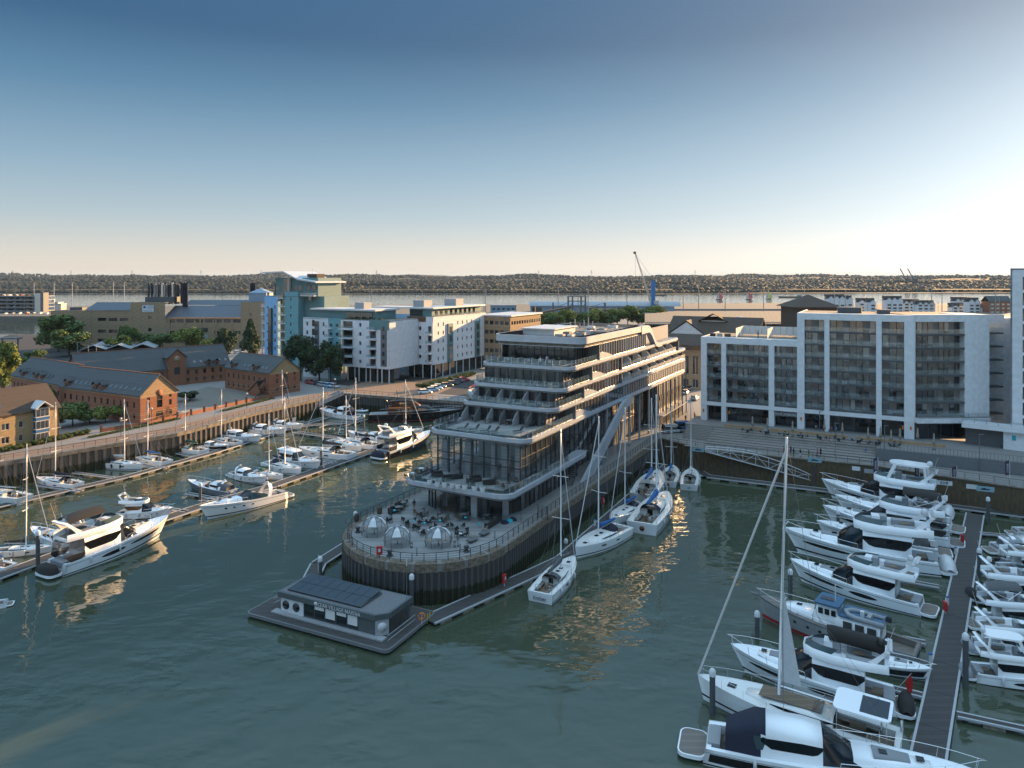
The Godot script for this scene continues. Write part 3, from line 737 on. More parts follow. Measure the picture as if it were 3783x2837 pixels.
# ---------- boats: x forward from the stern at the waterline, y up, z to starboard
class Hull:
	var l:=12.0
	var b:=4.0
	var hs:=1.2
	var hb:=1.8
	var over:=1.0
	var tr:=0.2
	var sw:=0.85
	var full:=2.2
	func sheer(t: float) -> float: return hs+(hb - hs)*pow(t,1.5)
	func wide(t: float) -> float:
		return b/2*(lerpf(sw,1.0,sin(t/0.45*PI/2)) if t<0.45 else pow(maxf(0,1 - pow((t - 0.45)/0.55,full)),0.85))
	func wl(t: float) -> float:
		return b/2*0.86*(lerpf(sw,1.0,sin(t/0.4*PI/2)) if t<0.4 else pow(maxf(0,1 - pow((t - 0.4)/0.6,1.7)),1.1))
	func x(t: float,v: float) -> float: return lerpf(-tr*(1 - v)*0.0+tr*v,l+over*v,t)
	func pt(t: float,v: float,side: float,out:=0.0) -> Vector3:
		return Vector3(x(t,v),lerpf(-0.35,sheer(t),v),side*(lerpf(wl(t),wide(t),pow(v,0.75))+out))
	func skin(v0:=0.0,v1:=1.0) -> ArrayMesh:
		var q:=Builder.new(true)
		for s in [-1.0,1.0]:
			var r:=[]
			for i in 25:
				var t:=i/24.0
				var row:=[]
				for j in 6: row.append(pt(t,lerpf(v0,v1,j/5.0),s,0.0 if v1>=1.0 and v0<=0.0 else 0.012))
				r.append(row)
			q.rows(r)
		if v1>=1.0:
			for j in 5: q.quad(pt(0,j/5.0,-1),pt(0,j/5.0,1),pt(0,(j+1)/5.0,1),pt(0,(j+1)/5.0,-1))
		return q.done()
	func strip(t0: float,t1: float,v0: float,v1: float,slant:=0.0,n:=8) -> ArrayMesh:
		var q:=Builder.new(true)
		for s in [-1.0,1.0]:
			var r:=[]
			for i in n+1:
				var t:=lerpf(t0,t1,float(i)/n)
				var k:=sin(clampf(float(i)/n*1.0,0,1)*PI) if slant>0 else 1.0
				var c:=(v0+v1)/2
				var hh:=(v1 - v0)/2*(lerpf(1.0,sqrt(maxf(0.02,k)),slant))
				r.append([pt(t,c - hh,s,0.02),pt(t,c+hh,s,0.02)])
			q.rows(r)
		return q.done()
	func deck(t0:=-1.0,t1:=-1.0,kw:=0.6,dep:=0.5) -> ArrayMesh:
		var q:=Builder.new()
		var cuts:=[]
		for i in 21: cuts.append(i/20.0)
		if t1>0: cuts.append_array([t0,t1]);cuts.sort()
		for i in cuts.size() - 1:
			var a: float=cuts[i];var c: float=cuts[i+1]
			if c - a<0.001: continue
			var p:=[]
			for t in [a,c]:
				var y:=sheer(t) - 0.05
				var z:=wide(t) - 0.02
				p.append([Vector3(x(t,1),y,-z),Vector3(x(t,1),y,-z*kw),Vector3(x(t,1),y,z*kw),Vector3(x(t,1),y,z)])
			if t1>0 and a>=t0 - 0.0001 and c<=t1+0.0001:
				q.quad(p[0][0],p[1][0],p[1][1],p[0][1]);q.quad(p[0][2],p[1][2],p[1][3],p[0][3])
				var dn:=Vector3(0,-dep,0)
				q.quad(p[0][1],p[1][1],p[1][1]+dn,p[0][1]+dn);q.quad(p[0][2],p[1][2],p[1][2]+dn,p[0][2]+dn)
				if absf(a - t0)<0.001 and t0>0.02: q.quad(p[0][1],p[0][2],p[0][2]+dn,p[0][1]+dn)
				if absf(c - t1)<0.001: q.quad(p[1][1],p[1][2],p[1][2]+dn,p[1][1]+dn)
			else: q.quad(p[0][0],p[1][0],p[1][3],p[0][3])
		return q.done()
	func sole(t0: float,t1: float,kw: float,dep: float) -> ArrayMesh:
		var q:=Builder.new()
		var a:=wide(t0)*kw;var c:=wide(t1)*kw
		q.quad(Vector3(x(t0,1),sheer(t0) - dep - 0.04,-a),Vector3(x(t1,1),sheer(t1) - dep - 0.04,-c),Vector3(x(t1,1),sheer(t1) - dep - 0.04,c),Vector3(x(t0,1),sheer(t0) - dep - 0.04,a))
		return q.done()
func loft(st: Array,grow:=0.0) -> ArrayMesh:
	var b:=Builder.new(true)
	var r:=[]
	for s in st:
		var m: float=lerpf(s[3],s[4],0.75)+grow
		var h: float=s[2] - s[1]
		r.append([Vector3(s[0],s[1],-s[3] - grow),Vector3(s[0],s[1]+h*0.78,-m),Vector3(s[0],s[2]+grow,-s[4]*0.86),Vector3(s[0],s[2]+grow+h*0.04,0),Vector3(s[0],s[2]+grow,s[4]*0.86),Vector3(s[0],s[1]+h*0.78,m),Vector3(s[0],s[1],s[3]+grow)])
	b.rows(r);b.fan(r[0]);b.fan(r[-1])
	return b.done()
func band(st: Array,f0: float,f1: float,out:=0.02) -> ArrayMesh:
	var b:=Builder.new(true)
	for s in [-1.0,1.0]:
		var r:=[]
		for i in st.size()*4 - 3:
			var q:=[]
			for e in 5: q.append(lerpf(st[i/4][e],st[mini(i/4+1,st.size() - 1)][e],(i % 4)/4.0))
			var h: float=q[2] - q[1]
			var at:=i/float(st.size()*4 - 4)
			var k:=clampf(minf(at*5.0+0.35,(1.0 - at)*4.0+0.35),0.0,1.0)
			var row:=[]
			for f in [lerpf(f1,f0,k),lerpf(f1,(f0+f1)/2,k),f1]:
				var z: float=lerpf(q[3],lerpf(q[3],q[4],0.75),f/0.78)
				row.append(Vector3(q[0],q[1]+h*f,s*(z+out)))
			r.append(row)
		b.rows(r)
	return b.done()
func wires(lines: Array,r: float) -> ArrayMesh:
	var b:=Builder.new()
	for l in lines: b.tube(l,r,4)
	return b.done()
func place(o: Node3D,bow: Vector2,stern: Vector2) -> float:
	var a:=G(stern.x,stern.y);var c:=G(bow.x,bow.y)
	o.position=a;o.rotation.y=atan2(-(c - a).z,(c - a).x)
	return a.distance_to(c)
func fenders(o: Node3D,h: Hull,ts: Array,side: float,m:="white") -> void:
	for t in ts:
		var p:=h.pt(t,0.75,side,0.16)
		var b:=Builder.new(true);b.lathe([[0.02,0.42],[0.12,0.34],[0.14,0.1],[0.14,-0.2],[0.10,-0.38],[0.0,-0.42]],8)
		put("fender",b.done(),m,o,p)
func bow_rail(o: Node3D,h: Hull,t0: float,hh: float) -> void:
	var pts:=[[],[]]
	var legs:=[]
	for k in 2:
		var s:=-1.0 if k==0 else 1.0
		for i in 9:
			var t:=lerpf(t0,0.985,i/8.0)
			var p:=h.pt(t,1.0,s,-0.06)
			var q:=p+Vector3(0.12,hh*lerpf(0.75,1.0,i/8.0),0)
			pts[k].append(q)
			if i % 2==0: legs.append([p,q])
	pts[1].reverse()
	put("bow_rail",wires([pts[0]+[h.pt(1,1,0)+Vector3(0.35,hh,0)]+pts[1]]+legs,0.025),"steel",o)
func sailboat(label: String,bow: Vector2,stern: Vector2,mast_px: float,c:={}) -> Node3D:
	var o:=thing("sailing_yacht",label,"sailing yacht",Vector3.ZERO,0,c.get("group","sailing yachts in the marina"))
	var h:=Hull.new();h.l=place(o,bow,stern)
	if c.has("len"): h.l=c.len
	var k:=h.l/12.0
	h.b=h.l*c.get("beam",0.33);h.hs=1.32*k;h.hb=1.68*k;h.over=0.5*k;h.sw=c.get("sw",0.78);h.tr=-0.15*k;h.full=1.9
	var hm: String=c.get("hull","gelcoat")
	put("hull",h.skin(),hm,o)
	put("boot_stripe",h.strip(0.0,1.0,0.30,0.37,0,20),c.get("stripe","hull_navy"),o)
	put("deck",h.deck(0.03,0.30,0.62,0.45*k),c.get("deck","gelcoat_warm"),o)
	put("cockpit_floor",h.sole(0.03,0.30,0.62,0.45*k),"teak",o)
	var y:=h.sheer(0.5) - 0.06
	var ca:=[[h.l*0.30,y - 0.1,y+0.40*k,h.b*0.33,h.b*0.30],[h.l*0.45,y - 0.1,y+0.42*k,h.b*0.34,h.b*0.30],[h.l*0.62,y - 0.05,y+0.32*k,h.b*0.28,h.b*0.24],[h.l*0.76,y,y+0.16*k,h.b*0.17,h.b*0.13]]
	put("coachroof",loft(ca),c.get("deck","gelcoat_warm"),o)
	put("cabin_window",band(ca.slice(0,3),0.30,0.66),"boat_glass",o)
	for q in [0.5,0.6,0.84]: box(o,"hatch","boat_glass",Vector3(h.l*q,(y+0.41*k if q<0.55 else y+0.37*k if q<0.7 else h.sheer(0.84) - 0.02),0),Vector3(0.55*k,0.05,0.5*k))
	if c.get("ports",true):
		for q in [0.34,0.6]: put("hull_window",h.strip(q,q+0.07,0.66,0.78,0,3),"boat_glass",o)
	for s in [-1,1]:
		box(o,"cockpit_seat","teak_grey",Vector3(h.l*0.18,h.sheer(0.15) - 0.22*k,s*h.b*0.24),Vector3(h.l*0.2,0.1,0.42*k))
		if k>0.75:
			var tb:=Builder.new(true)
			var ring:=[]
			for i in 17: ring.append(Vector3(0,cos(TAU*i/16)*0.42*k,sin(TAU*i/16)*0.42*k))
			tb.tube(ring,0.03,5);tb.tube([Vector3(0,-0.42*k,0),Vector3(0,0.42*k,0)],0.02,4);tb.tube([Vector3(0,0,-0.42*k),Vector3(0,0,0.42*k)],0.02,4)
			put("steering_wheel",tb.done(),"steel",o,Vector3(h.l*0.085,h.sheer(0)+0.10*k,s*h.b*0.2))
	box(o,"cockpit_table","teak",Vector3(h.l*0.19,h.sheer(0.1) - 0.05*k,0),Vector3(0.9*k,0.5*k,0.35*k))
	box(o,"companionway","boat_glass",Vector3(h.l*0.298,y+0.05,0),Vector3(0.05,0.7*k,0.65*k))
	if c.has("hood"):
		var rr:=[]
		for q in [[0.27,0.95,0.30],[0.30,0.98,0.31],[0.35,0.85,0.31],[0.39,0.40,0.29]]:
			var row:=[]
			for i in 9:
				var a:=PI*i/8
				row.append(Vector3(h.l*q[0],y+0.15*k+sin(a)*q[1]*k,cos(a)*h.b*q[2]))
			rr.append(row)
		var hb:=Builder.new(true);hb.rows(rr);put("sprayhood",hb.done(),c.hood,o)
	var mx: float=h.l*c.get("mast_at",0.56)
	var foot:=Vector3(mx,y+0.35*k,0)
	var d:=-(o.transform*foot).z
	var top:=(EYE - (mast_px - HZ)/F*d)
	var lean: float=c.get("lean",0.0)
	var tip:=Vector3(mx - 0.1+lean,top,0)
	put("mast",mast_mesh(foot,tip,0.105*maxf(k,0.8)),c.get("spar","spar"),o)
	var mh:=top - foot.y
	for q in ([0.36,0.66] if mh>9 else [0.5]):
		var p:=foot.lerp(tip,q)
		var wd:=h.b*lerpf(0.36,0.26,q)
		for s in [-1,1]: bar(o,"spreader","spar",p,p+Vector3(-0.15,0.05,s*wd),0.05,0.09)
	var bl: float=h.l*c.get("boom",0.36)
	var bs:=foot+Vector3(-0.12,0.75*k,0);var be:=bs+Vector3(-bl,0.15,c.get("swing",0.0))
	put("boom",wires([[bs,be]],0.07*k),"spar",o)
	if c.get("cover","") != "":
		var cb:=Builder.new(true)
		var rows:=[]
		for i in 8:
			var t:=i/7.0
			var p:=bs.lerp(be,t)+Vector3(0,0.12,0)
			var hh: float=lerpf(0.85,0.30,pow(t,0.6))*k*c.get("bag",1.0)
			var ww:=lerpf(0.30,0.16,t)*k
			var row:=[]
			for j in 8:
				var a:=TAU*j/8
				row.append(p+Vector3(0,hh*0.5+sin(a)*hh*0.55,cos(a)*ww))
			rows.append(row)
		cb.rows(rows,true);cb.fan(rows[0]);cb.fan(rows[-1])
		put("sail_cover",cb.done(),c.cover,o)
	var st:=h.pt(1,1,0)+Vector3(-0.1,0,0)
	put("furled_jib",wires([[st,tip.lerp(foot,0.05)]],0.075*maxf(k,0.8)),c.get("jib","sail_white"),o)
	var w:=[]
	for s in [-1,1]:
		var ch:=h.pt(0.52,1,s,-0.1)
		w.append([ch,foot.lerp(tip,0.66)+Vector3(-0.1,0,s*h.b*0.28),tip]);w.append([ch,foot.lerp(tip,0.36)])
		w.append([h.pt(0.01,1,s,-0.2),foot.lerp(tip,0.35)+Vector3(-h.l*0.18,0,0),tip])
	put("rigging",wires(w,0.018),"wire",o)
	var gr:=[]
	for s in [-1.0,1.0]:
		var line:=[]
		for i in 9:
			var p:=h.pt(i/8.0*0.97,1,s,-0.06)
			line.append(p+Vector3(0,0.6*k,0));gr.append([p,p+Vector3(0,0.6*k,0)])
		gr.append(line)
	put("guard_rail",wires(gr,0.014),"steel",o)
	fenders(o,h,[0.2,0.4,0.6],c.get("fside",1.0),c.get("fender","white"))
	if c.has("letters"): lettering(o,"name_lettering",c.letters,c.get("ink","hull_navy"),Vector3(h.tr*0.5 - 0.16,h.hs*0.45,0),-90,0.45*k)
	if c.has("emblem"):
		var e:=Builder.new(true);e.lathe([[0.0,0.03],[0.3*k,0.03],[0.3*k,0.0]],10)
		var em:=put("emblem",e.done(),c.emblem,o,Vector3(h.tr*0.5 - 0.05,h.hs*0.5,0));em.rotation_degrees=Vector3(0,0,90)
	return o
func mast_mesh(a: Vector3,b: Vector3,r: float) -> ArrayMesh:
	var q:=Builder.new(true);q.tube([a,a.lerp(b,0.7),b],r,8,r*0.75);return q.done()
func motorboat(label: String,bow: Vector2,stern: Vector2,c:={}) -> Node3D:
	var o:=thing(c.get("name","motor_yacht"),label,c.get("cat","motor yacht"),Vector3.ZERO,0,c.get("group","motor yachts in the marina"))
	var h:=Hull.new();h.l=place(o,bow,stern)
	if c.has("len"): h.l=c.len
	var k: float=h.l/13.0*c.get("tall",1.26 if c.get("fly",true) else 1.18)
	h.b=h.l*c.get("beam",0.31);h.hs=1.05*k;h.hb=2.0*k;h.over=1.3*k;h.tr=0.25*k;h.sw=0.88;h.full=2.3
	put("hull",h.skin(),c.get("hull","gelcoat"),o)
	if c.has("band"): put("hull_band",h.strip(0.02,0.97,0.42,0.80,0,20),c.band,o)
	if c.has("topside"): put("topside",h.strip(0.0,0.99,0.78,0.995,0,20),c.topside,o)
	put("boot_stripe",h.strip(0.0,1.0,0.24,0.31,0,20),c.get("stripe","hull_black"),o)
	if c.get("lines",true): put("rubbing_strake",h.strip(0.0,0.98,0.83,0.855,0,20),c.get("strake","gelcoat_grey"),o)
	if c.get("windows",true):
		put("hull_window",h.strip(0.30,0.52,0.50,0.74,1.0),"boat_glass",o)
		put("hull_window",h.strip(0.56,0.90,0.60,0.76,0.9),"boat_glass",o)
	elif c.get("portholes",true):
		for q in [0.45,0.56,0.67,0.76]: put("porthole",h.strip(q,q+0.025,0.62,0.72,0,2),"boat_glass",o)
	var cw: float=c.get("cock",0.24)
	put("deck",h.deck(0.02,cw,0.78,0.55*k),"gelcoat_warm" if c.get("warm",false) else "gelcoat",o)
	put("cockpit_floor",h.sole(0.02,cw,0.78,0.55*k),"teak_grey",o)
	box(o,"cockpit_sofa","cushion",Vector3(h.l*0.05,h.hs - 0.2*k,0),Vector3(0.7*k,0.55*k,h.b*0.55))
	if cw>0.15: box(o,"cockpit_table","teak",Vector3(h.l*0.12,h.hs - 0.05*k,0),Vector3(0.7*k,0.12*k,0.9*k))
	if c.get("platform",true):
		var pl:=rounded(-h.l*0.11,0.3,-h.b*0.40,h.b*0.40,0.5*k,4)
		put("swim_platform",prism(pl,0.18*k,0.40*k),"gelcoat",o)
		put("platform_deck",prism(Geometry2D.offset_polygon(pl,-0.12)[0],0.38*k,0.415*k),"teak_grey",o)
	var y:=h.hs - 0.08
	var yf:=h.sheer(0.6)
	var fly: bool=c.get("fly",true)
	var hh: float=(2.0 if fly else c.get("house_h",1.35))*k
	var wb:=h.b*0.39
	var x0: float=c.get("house0",0.20 if fly else 0.30)
	var hs:=[[h.l*x0,y,y+hh,wb,wb*0.92],[h.l*0.38,y+0.1,y+hh*1.03,wb,wb*0.9],[h.l*0.54,y+0.2,y+hh*1.0,wb*0.96,wb*0.82],[h.l*0.62,y+0.3,y+hh*0.84,wb*0.9,wb*0.70],[h.l*0.72,yf - 0.1,yf+hh*0.22,wb*0.78,wb*0.6]]
	if not fly: hs=[[h.l*x0,y,y+hh*0.95,wb,wb*0.85],[h.l*0.42,y+0.1,y+hh,wb,wb*0.8],[h.l*0.50,y+0.2,y+hh*0.94,wb*0.95,wb*0.74],[h.l*0.58,y+0.3,y+hh*0.62,wb*0.88,wb*0.66],[h.l*0.66,yf - 0.1,yf+hh*0.10,wb*0.76,wb*0.6]]
	if not c.get("open",false): put("saloon",loft(hs.slice(0,3)),c.get("house_m","gelcoat"),o)
	put("windscreen",loft(hs.slice(2,5)),"boat_glass",o)
	if not c.get("open",false): put("saloon_window",band(hs.slice(0,3),0.30 if fly else 0.38,0.70),"boat_glass",o)
	else:
		var wsb:=Builder.new(true)
		for s in [-1.0,1.0]:
			wsb.rows([[Vector3(h.l*0.30,y+0.1,s*wb),Vector3(h.l*0.30,y+0.5*k,s*wb*0.97)],[h.pt(0.45,1,s,-h.b*0.08),Vector3(h.l*0.46,y+hh*0.85,s*wb*0.86)],[Vector3(h.l*0.52,y+0.3,s*wb*0.9),Vector3(h.l*0.5,y+hh*0.9,s*wb*0.7)]])
		put("side_screen",wsb.done(),"boat_tint",o)
		for s in [-1,1]: box(o,"helm_seat","cushion",Vector3(h.l*0.40,y+0.35*k,s*wb*0.45),Vector3(0.5*k,0.9*k,0.6*k))
		box(o,"sun_lounge","cushion",Vector3(h.l*0.20,y+0.1*k,0),Vector3(h.l*0.12,0.4*k,h.b*0.5))
	var yd:=h.sheer(0.7)
	put("foredeck_trunk",loft([[h.l*0.62,yf - 0.2,yf+0.38*k,wb*0.8,wb*0.66],[h.l*0.78,yd - 0.1,yd+0.34*k,wb*0.62,wb*0.48],[h.l*0.92,h.sheer(0.88) - 0.1,h.sheer(0.88)+0.10*k,wb*0.28,wb*0.18]]),"gelcoat",o)
	if c.get("pad",true): put("sun_pad",loft([[h.l*0.70,yd+0.2*k,yd+0.42*k,wb*0.5,wb*0.46],[h.l*0.84,yd+0.2*k,yd+0.42*k,wb*0.34,wb*0.3]]),c.get("pad_m","cushion"),o)
	for q in [0.72,0.86]: box(o,"deck_hatch","boat_glass",Vector3(h.l*(q+0.02),h.sheer(q)+(0.42 if q<0.8 else 0.25)*k,0),Vector3(0.4*k,0.06,0.4*k))
	bow_rail(o,h,0.50,0.65*k)
	if fly:
		var fy: float=y+hh*1.02
		var fo:=PackedVector2Array()
		for q in [[0.03,0.36],[0.03,0.0]]: fo.append(Vector2(h.l*q[0],-h.b*q[1]))
		fo=PackedVector2Array([Vector2(h.l*0.05,-h.b*0.33),Vector2(h.l*0.18,-h.b*0.40),Vector2(h.l*0.42,-h.b*0.40),Vector2(h.l*0.54,-h.b*0.32),Vector2(h.l*0.60,-h.b*0.16),Vector2(h.l*0.60,h.b*0.16),Vector2(h.l*0.54,h.b*0.32),Vector2(h.l*0.42,h.b*0.40),Vector2(h.l*0.18,h.b*0.40),Vector2(h.l*0.05,h.b*0.33)])
		put("flybridge_deck",prism(fo,fy - 0.18*k,fy),"gelcoat",o)
		put("flybridge_floor",prism(Geometry2D.offset_polygon(fo,-0.3*k)[0],fy - 0.02,fy+0.012),"teak_grey",o)
		put("flybridge_coaming",coaming(fo,fy,0.44*k,0.80*k),"gelcoat",o)
		var ws:=Builder.new(true)
		var rr:=[]
		for i in range(2,8): rr.append([Vector3(fo[i].x - 0.1,fy+0.45*k,-fo[i].y*0.94),Vector3(fo[i].x - 0.55*k,fy+0.85*k,-fo[i].y*0.86)])
		ws.rows(rr);put("flybridge_screen",ws.done(),"boat_tint",o)
		box(o,"helm_console","gelcoat",Vector3(h.l*0.44,fy+0.4*k,h.b*0.12),Vector3(0.6*k,0.8*k,0.9*k))
		box(o,"helm_seat","cushion",Vector3(h.l*0.385,fy+0.42*k,h.b*0.12),Vector3(0.5*k,0.85*k,0.85*k))
		for s in [-1,1]: box(o,"flybridge_seat","cushion",Vector3(h.l*0.24,fy+0.24*k,s*h.b*0.28),Vector3(h.l*0.16,0.45*k,0.55*k))
		box(o,"flybridge_table","teak",Vector3(h.l*0.24,fy+0.45*k,0),Vector3(0.8*k,0.08,0.5*k))
		var ar:=Builder.new(true)
		for s in [-1.0,1.0]:
			ar.rows([[Vector3(h.l*0.16,fy,s*h.b*0.38),Vector3(h.l*0.24,fy,s*h.b*0.38)],[Vector3(h.l*0.09,fy+0.9*k,s*h.b*0.35),Vector3(h.l*0.13,fy+0.9*k,s*h.b*0.35)],[Vector3(h.l*0.03,fy+1.5*k,s*h.b*0.31),Vector3(h.l*0.06,fy+1.55*k,s*h.b*0.31)]])
		ar.rows([[Vector3(h.l*0.03,fy+1.5*k,-h.b*0.31),Vector3(h.l*0.03,fy+1.5*k,h.b*0.31)],[Vector3(h.l*0.06,fy+1.55*k,-h.b*0.31),Vector3(h.l*0.06,fy+1.55*k,h.b*0.31)]])
		put("radar_arch",ar.done(),"gelcoat",o)
		var top: String=c.get("top","")
		if top=="hardtop":
			put("hardtop",prism(rounded(h.l*0.10,h.l*0.46,-h.b*0.33,h.b*0.33,0.9*k),fy+1.85*k,fy+2.02*k),"gelcoat",o)
			for q in [[0.14,0.12],[0.40,0.46]]:
				for s in [-1,1]: bar(o,"hardtop_pillar","gelcoat",Vector3(h.l*q[1],fy+0.4*k,s*h.b*0.37),Vector3(h.l*q[0],fy+1.88*k,s*h.b*0.30),0.12,0.3*k)
		elif top=="bimini":
			var bb:=Builder.new(true)
			var br:=[]
			for i in 7:
				var a:=PI*i/6
				br.append([Vector3(h.l*0.08,fy+1.35*k+0.45*k*sin(a),cos(a)*h.b*0.3),Vector3(h.l*0.20,fy+1.5*k+0.5*k*sin(a),cos(a)*h.b*0.32),Vector3(h.l*0.40,fy+1.5*k+0.5*k*sin(a),cos(a)*h.b*0.32)])
			bb.rows(br);put("bimini",bb.done(),c.get("canvas","canvas_brown"),o)
			put("bimini_frame",wires([[Vector3(h.l*0.25,fy+0.5*k,-h.b*0.36),Vector3(h.l*0.38,fy+1.5*k,-h.b*0.32)],[Vector3(h.l*0.25,fy+0.5*k,h.b*0.36),Vector3(h.l*0.38,fy+1.5*k,h.b*0.32)],[Vector3(h.l*0.30,fy+0.5*k,-h.b*0.36),Vector3(h.l*0.10,fy+1.35*k,-h.b*0.30)],[Vector3(h.l*0.30,fy+0.5*k,h.b*0.36),Vector3(h.l*0.10,fy+1.35*k,h.b*0.30)]],0.03),"steel",o)
		elif top=="roll":
			var tb:=Builder.new(true);tb.tube([Vector3(h.l*0.08,fy+1.0*k,h.b*0.12),Vector3(h.l*0.12,fy+1.15*k,h.b*0.12),Vector3(h.l*0.42,fy+1.35*k,h.b*0.12),Vector3(h.l*0.44,fy+1.3*k,h.b*0.12)],0.55*k,9)
			put("rolled_cover",tb.done(),c.get("canvas","canvas_brown"),o)
		var rd:=Builder.new(true);rd.lathe([[0.0,0.5*k],[0.22*k,0.4*k],[0.28*k,0.2*k],[0.26*k,0.0]],10)
		put("radar_dome",rd.done(),c.get("dome","white"),o,Vector3(h.l*0.10,fy+(2.0 if top=="hardtop" else 1.35)*k,0))
		if top != "hardtop": bar(o,"arch_bar","gelcoat",Vector3(h.l*0.06,fy+1.35*k,-h.b*0.33),Vector3(h.l*0.06,fy+1.35*k,h.b*0.33),0.3*k,0.14)
		put("antenna",wires([[Vector3(h.l*0.07,fy+1.4*k,-h.b*0.28),Vector3(h.l*0.02,fy+3.2*k,-h.b*0.3)]],0.02),"white",o)
		if c.get("enclosure",false):
			put("cockpit_enclosure",loft([[h.l*0.04,y+0.5*k,y+hh*0.9,wb*0.95,wb*0.8],[h.l*x0,y+0.5*k,y+hh*0.95,wb,wb*0.9]]),"smoke_glass",o)
			put("enclosure_canvas",band([[h.l*0.04,y - 0.1,y+hh,wb*0.98,wb*0.9],[h.l*x0,y - 0.1,y+hh,wb*1.02,wb*0.95]],0.02,0.34,0.03),"canvas_brown",o)
	else:
		var top: String=c.get("top","")
		if top=="hardtop": put("hardtop",loft([[h.l*(x0 - 0.07),y+hh*0.92,y+hh*1.0,wb*0.8,wb*0.74],[h.l*(x0+0.04),y+hh*0.97,y+hh*1.06,wb*0.9,wb*0.8],[h.l*0.44,y+hh*0.98,y+hh*1.06,wb*0.86,wb*0.74],[h.l*0.52,y+hh*0.90,y+hh*0.97,wb*0.6,wb*0.5]]),"gelcoat",o)
		elif top=="canopy":
			var cs:=[[h.l*0.10,y,y+0.9*k,wb*0.9,wb*0.7],[h.l*0.22,y,y+hh*0.98,wb,wb*0.8],[h.l*(x0+0.02),y,y+hh*0.99,wb,wb*0.84]]
			put("canopy",loft(cs),c.get("canvas","canvas_grey"),o)
			put("canopy_window",band(cs.slice(1,3),0.3,0.7),"boat_tint",o)
		elif top=="cover":
			put("boat_cover",loft([[h.l*0.04,y,y+0.35*k,wb*0.9,wb*0.6],[h.l*0.3,y,y+0.75*k,wb,wb*0.7],[h.l*0.5,y,y+0.8*k,wb*0.95,wb*0.6],[h.l*0.62,y+0.2,y+0.4*k,wb*0.8,wb*0.5]]),c.get("canvas","canvas_brown"),o)
		if c.get("arch",true):
			var ar:=Builder.new(true)
			var r:=[]
			for i in 9:
				var a:=PI*i/8
				r.append([Vector3(h.l*0.24 - sin(a)*0.5*k,y+0.2+sin(a)*hh*1.05,cos(a)*wb),Vector3(h.l*0.29 - sin(a)*0.5*k,y+0.2+sin(a)*hh*1.08,cos(a)*wb)])
			ar.rows(r);put("radar_arch",ar.done(),"gelcoat",o)
			var rd:=Builder.new(true);rd.lathe([[0.0,0.3*k],[0.2*k,0.25*k],[0.25*k,0.1*k],[0.2*k,0.0]],10)
			put("radar_dome",rd.done(),"white",o,Vector3(h.l*0.24,y+0.2+hh*1.06,0))
	if c.has("tender"):
		var tw: float=h.b*0.3
		var tt:=Builder.new(true)
		var r:=[]
		for q in [[-0.5,0.15,0.5],[-0.42,0.4,0.8],[-0.15,0.5,1.0],[0.2,0.55,1.0],[0.42,0.45,0.75],[0.5,0.2,0.3]]:
			var row:=[]
			for i in 7:
				var a:=PI*i/6
				row.append(Vector3(-h.l*0.055+cos(a)*h.l*0.055*q[2],0.42*k+sin(a)*q[1]*k*1.5,q[0]*h.b*0.78))
			r.append(row)
		tt.rows(r);tt.fan(r[0]);tt.fan(r[-1])
		put("covered_tender",tt.done(),c.tender,o)
	if c.get("flag",false):
		put("flag_staff",wires([[Vector3(0.1,h.hs,h.b*0.2),Vector3(-0.9*k,h.hs+1.5*k,h.b*0.2)]],0.02),"white",o)
		var fb:=Builder.new()
		fb.rows([[Vector3(-0.85*k,h.hs+1.4*k,h.b*0.2),Vector3(-0.5*k,h.hs+0.75*k,h.b*0.2)],[Vector3(-1.0*k,h.hs+0.7*k,h.b*0.22+0.1),Vector3(-0.65*k,h.hs+0.05*k,h.b*0.2+0.05)],[Vector3(-0.95*k,h.hs+0.2*k,h.b*0.2),Vector3(-0.7*k,h.hs - 0.4*k,h.b*0.2)]])
		put("ensign",fb.done(),"red",o)
	fenders(o,h,c.get("fend",[0.2,0.45]),c.get("fside",1.0),c.get("fender","white"))
	if c.has("letters"): lettering(o,"name_lettering",c.letters,"canvas_blue",Vector3(-0.03,h.hs*0.72,0),-90,0.34*k)
	return o
func coaming(fo: PackedVector2Array,y: float,h0: float,h1: float) -> ArrayMesh:
	var b:=Builder.new(true)
	var n:=fo.size()
	var r:=[]
	for i in n:
		var p:=fo[i]
		var hh:=h1*0.62 if i>2 and i<7 else h0
		r.append([V(p.x,p.y,y - 0.1),V(p.x+0.05,p.y*1.02,y+hh),V(p.x*0.99,p.y*0.93,y+hh),V(p.x*0.99,p.y*0.93,y)])
	b.rows(r)
	return b.done()
func small_dinghy(label: String,at: Vector3,turn: float,l: float,m: String,outboard:=true,group:="dinghies in the marina") -> Node3D:
	var o:=thing("inflatable_dinghy",label,"dinghy",at,turn,group)
	var b:=Builder.new(true)
	var p:=[]
	for q in [[-0.5,-0.24],[0.2,-0.24],[0.38,-0.18],[0.5,0.0],[0.38,0.18],[0.2,0.24],[-0.5,0.24]]: p.append(Vector3(q[0]*l,0.28+maxf(0,q[0])*0.25,q[1]*l))
	b.tube(p,l*0.065,8);put("tube",b.done(),m,o)
	put("floor",prism(PackedVector2Array([Vector2(-0.48*l,-0.2*l),Vector2(0.36*l,-0.16*l),Vector2(0.36*l,0.16*l),Vector2(-0.48*l,0.2*l)]),0.06,0.2),"mid_grey",o)
	box(o,"seat","cushion",Vector3(-0.1*l,0.45,0),Vector3(0.4,0.35,0.3*l))
	box(o,"console","white",Vector3(0.08*l,0.55,0),Vector3(0.35,0.6,0.4))
	if outboard: put("outboard_motor",loft([[-0.62*l,0.45,0.95,0.16,0.13],[-0.52*l,0.45,1.0,0.18,0.15],[-0.48*l,0.5,0.85,0.14,0.1]]),"rubber",o)
	return o
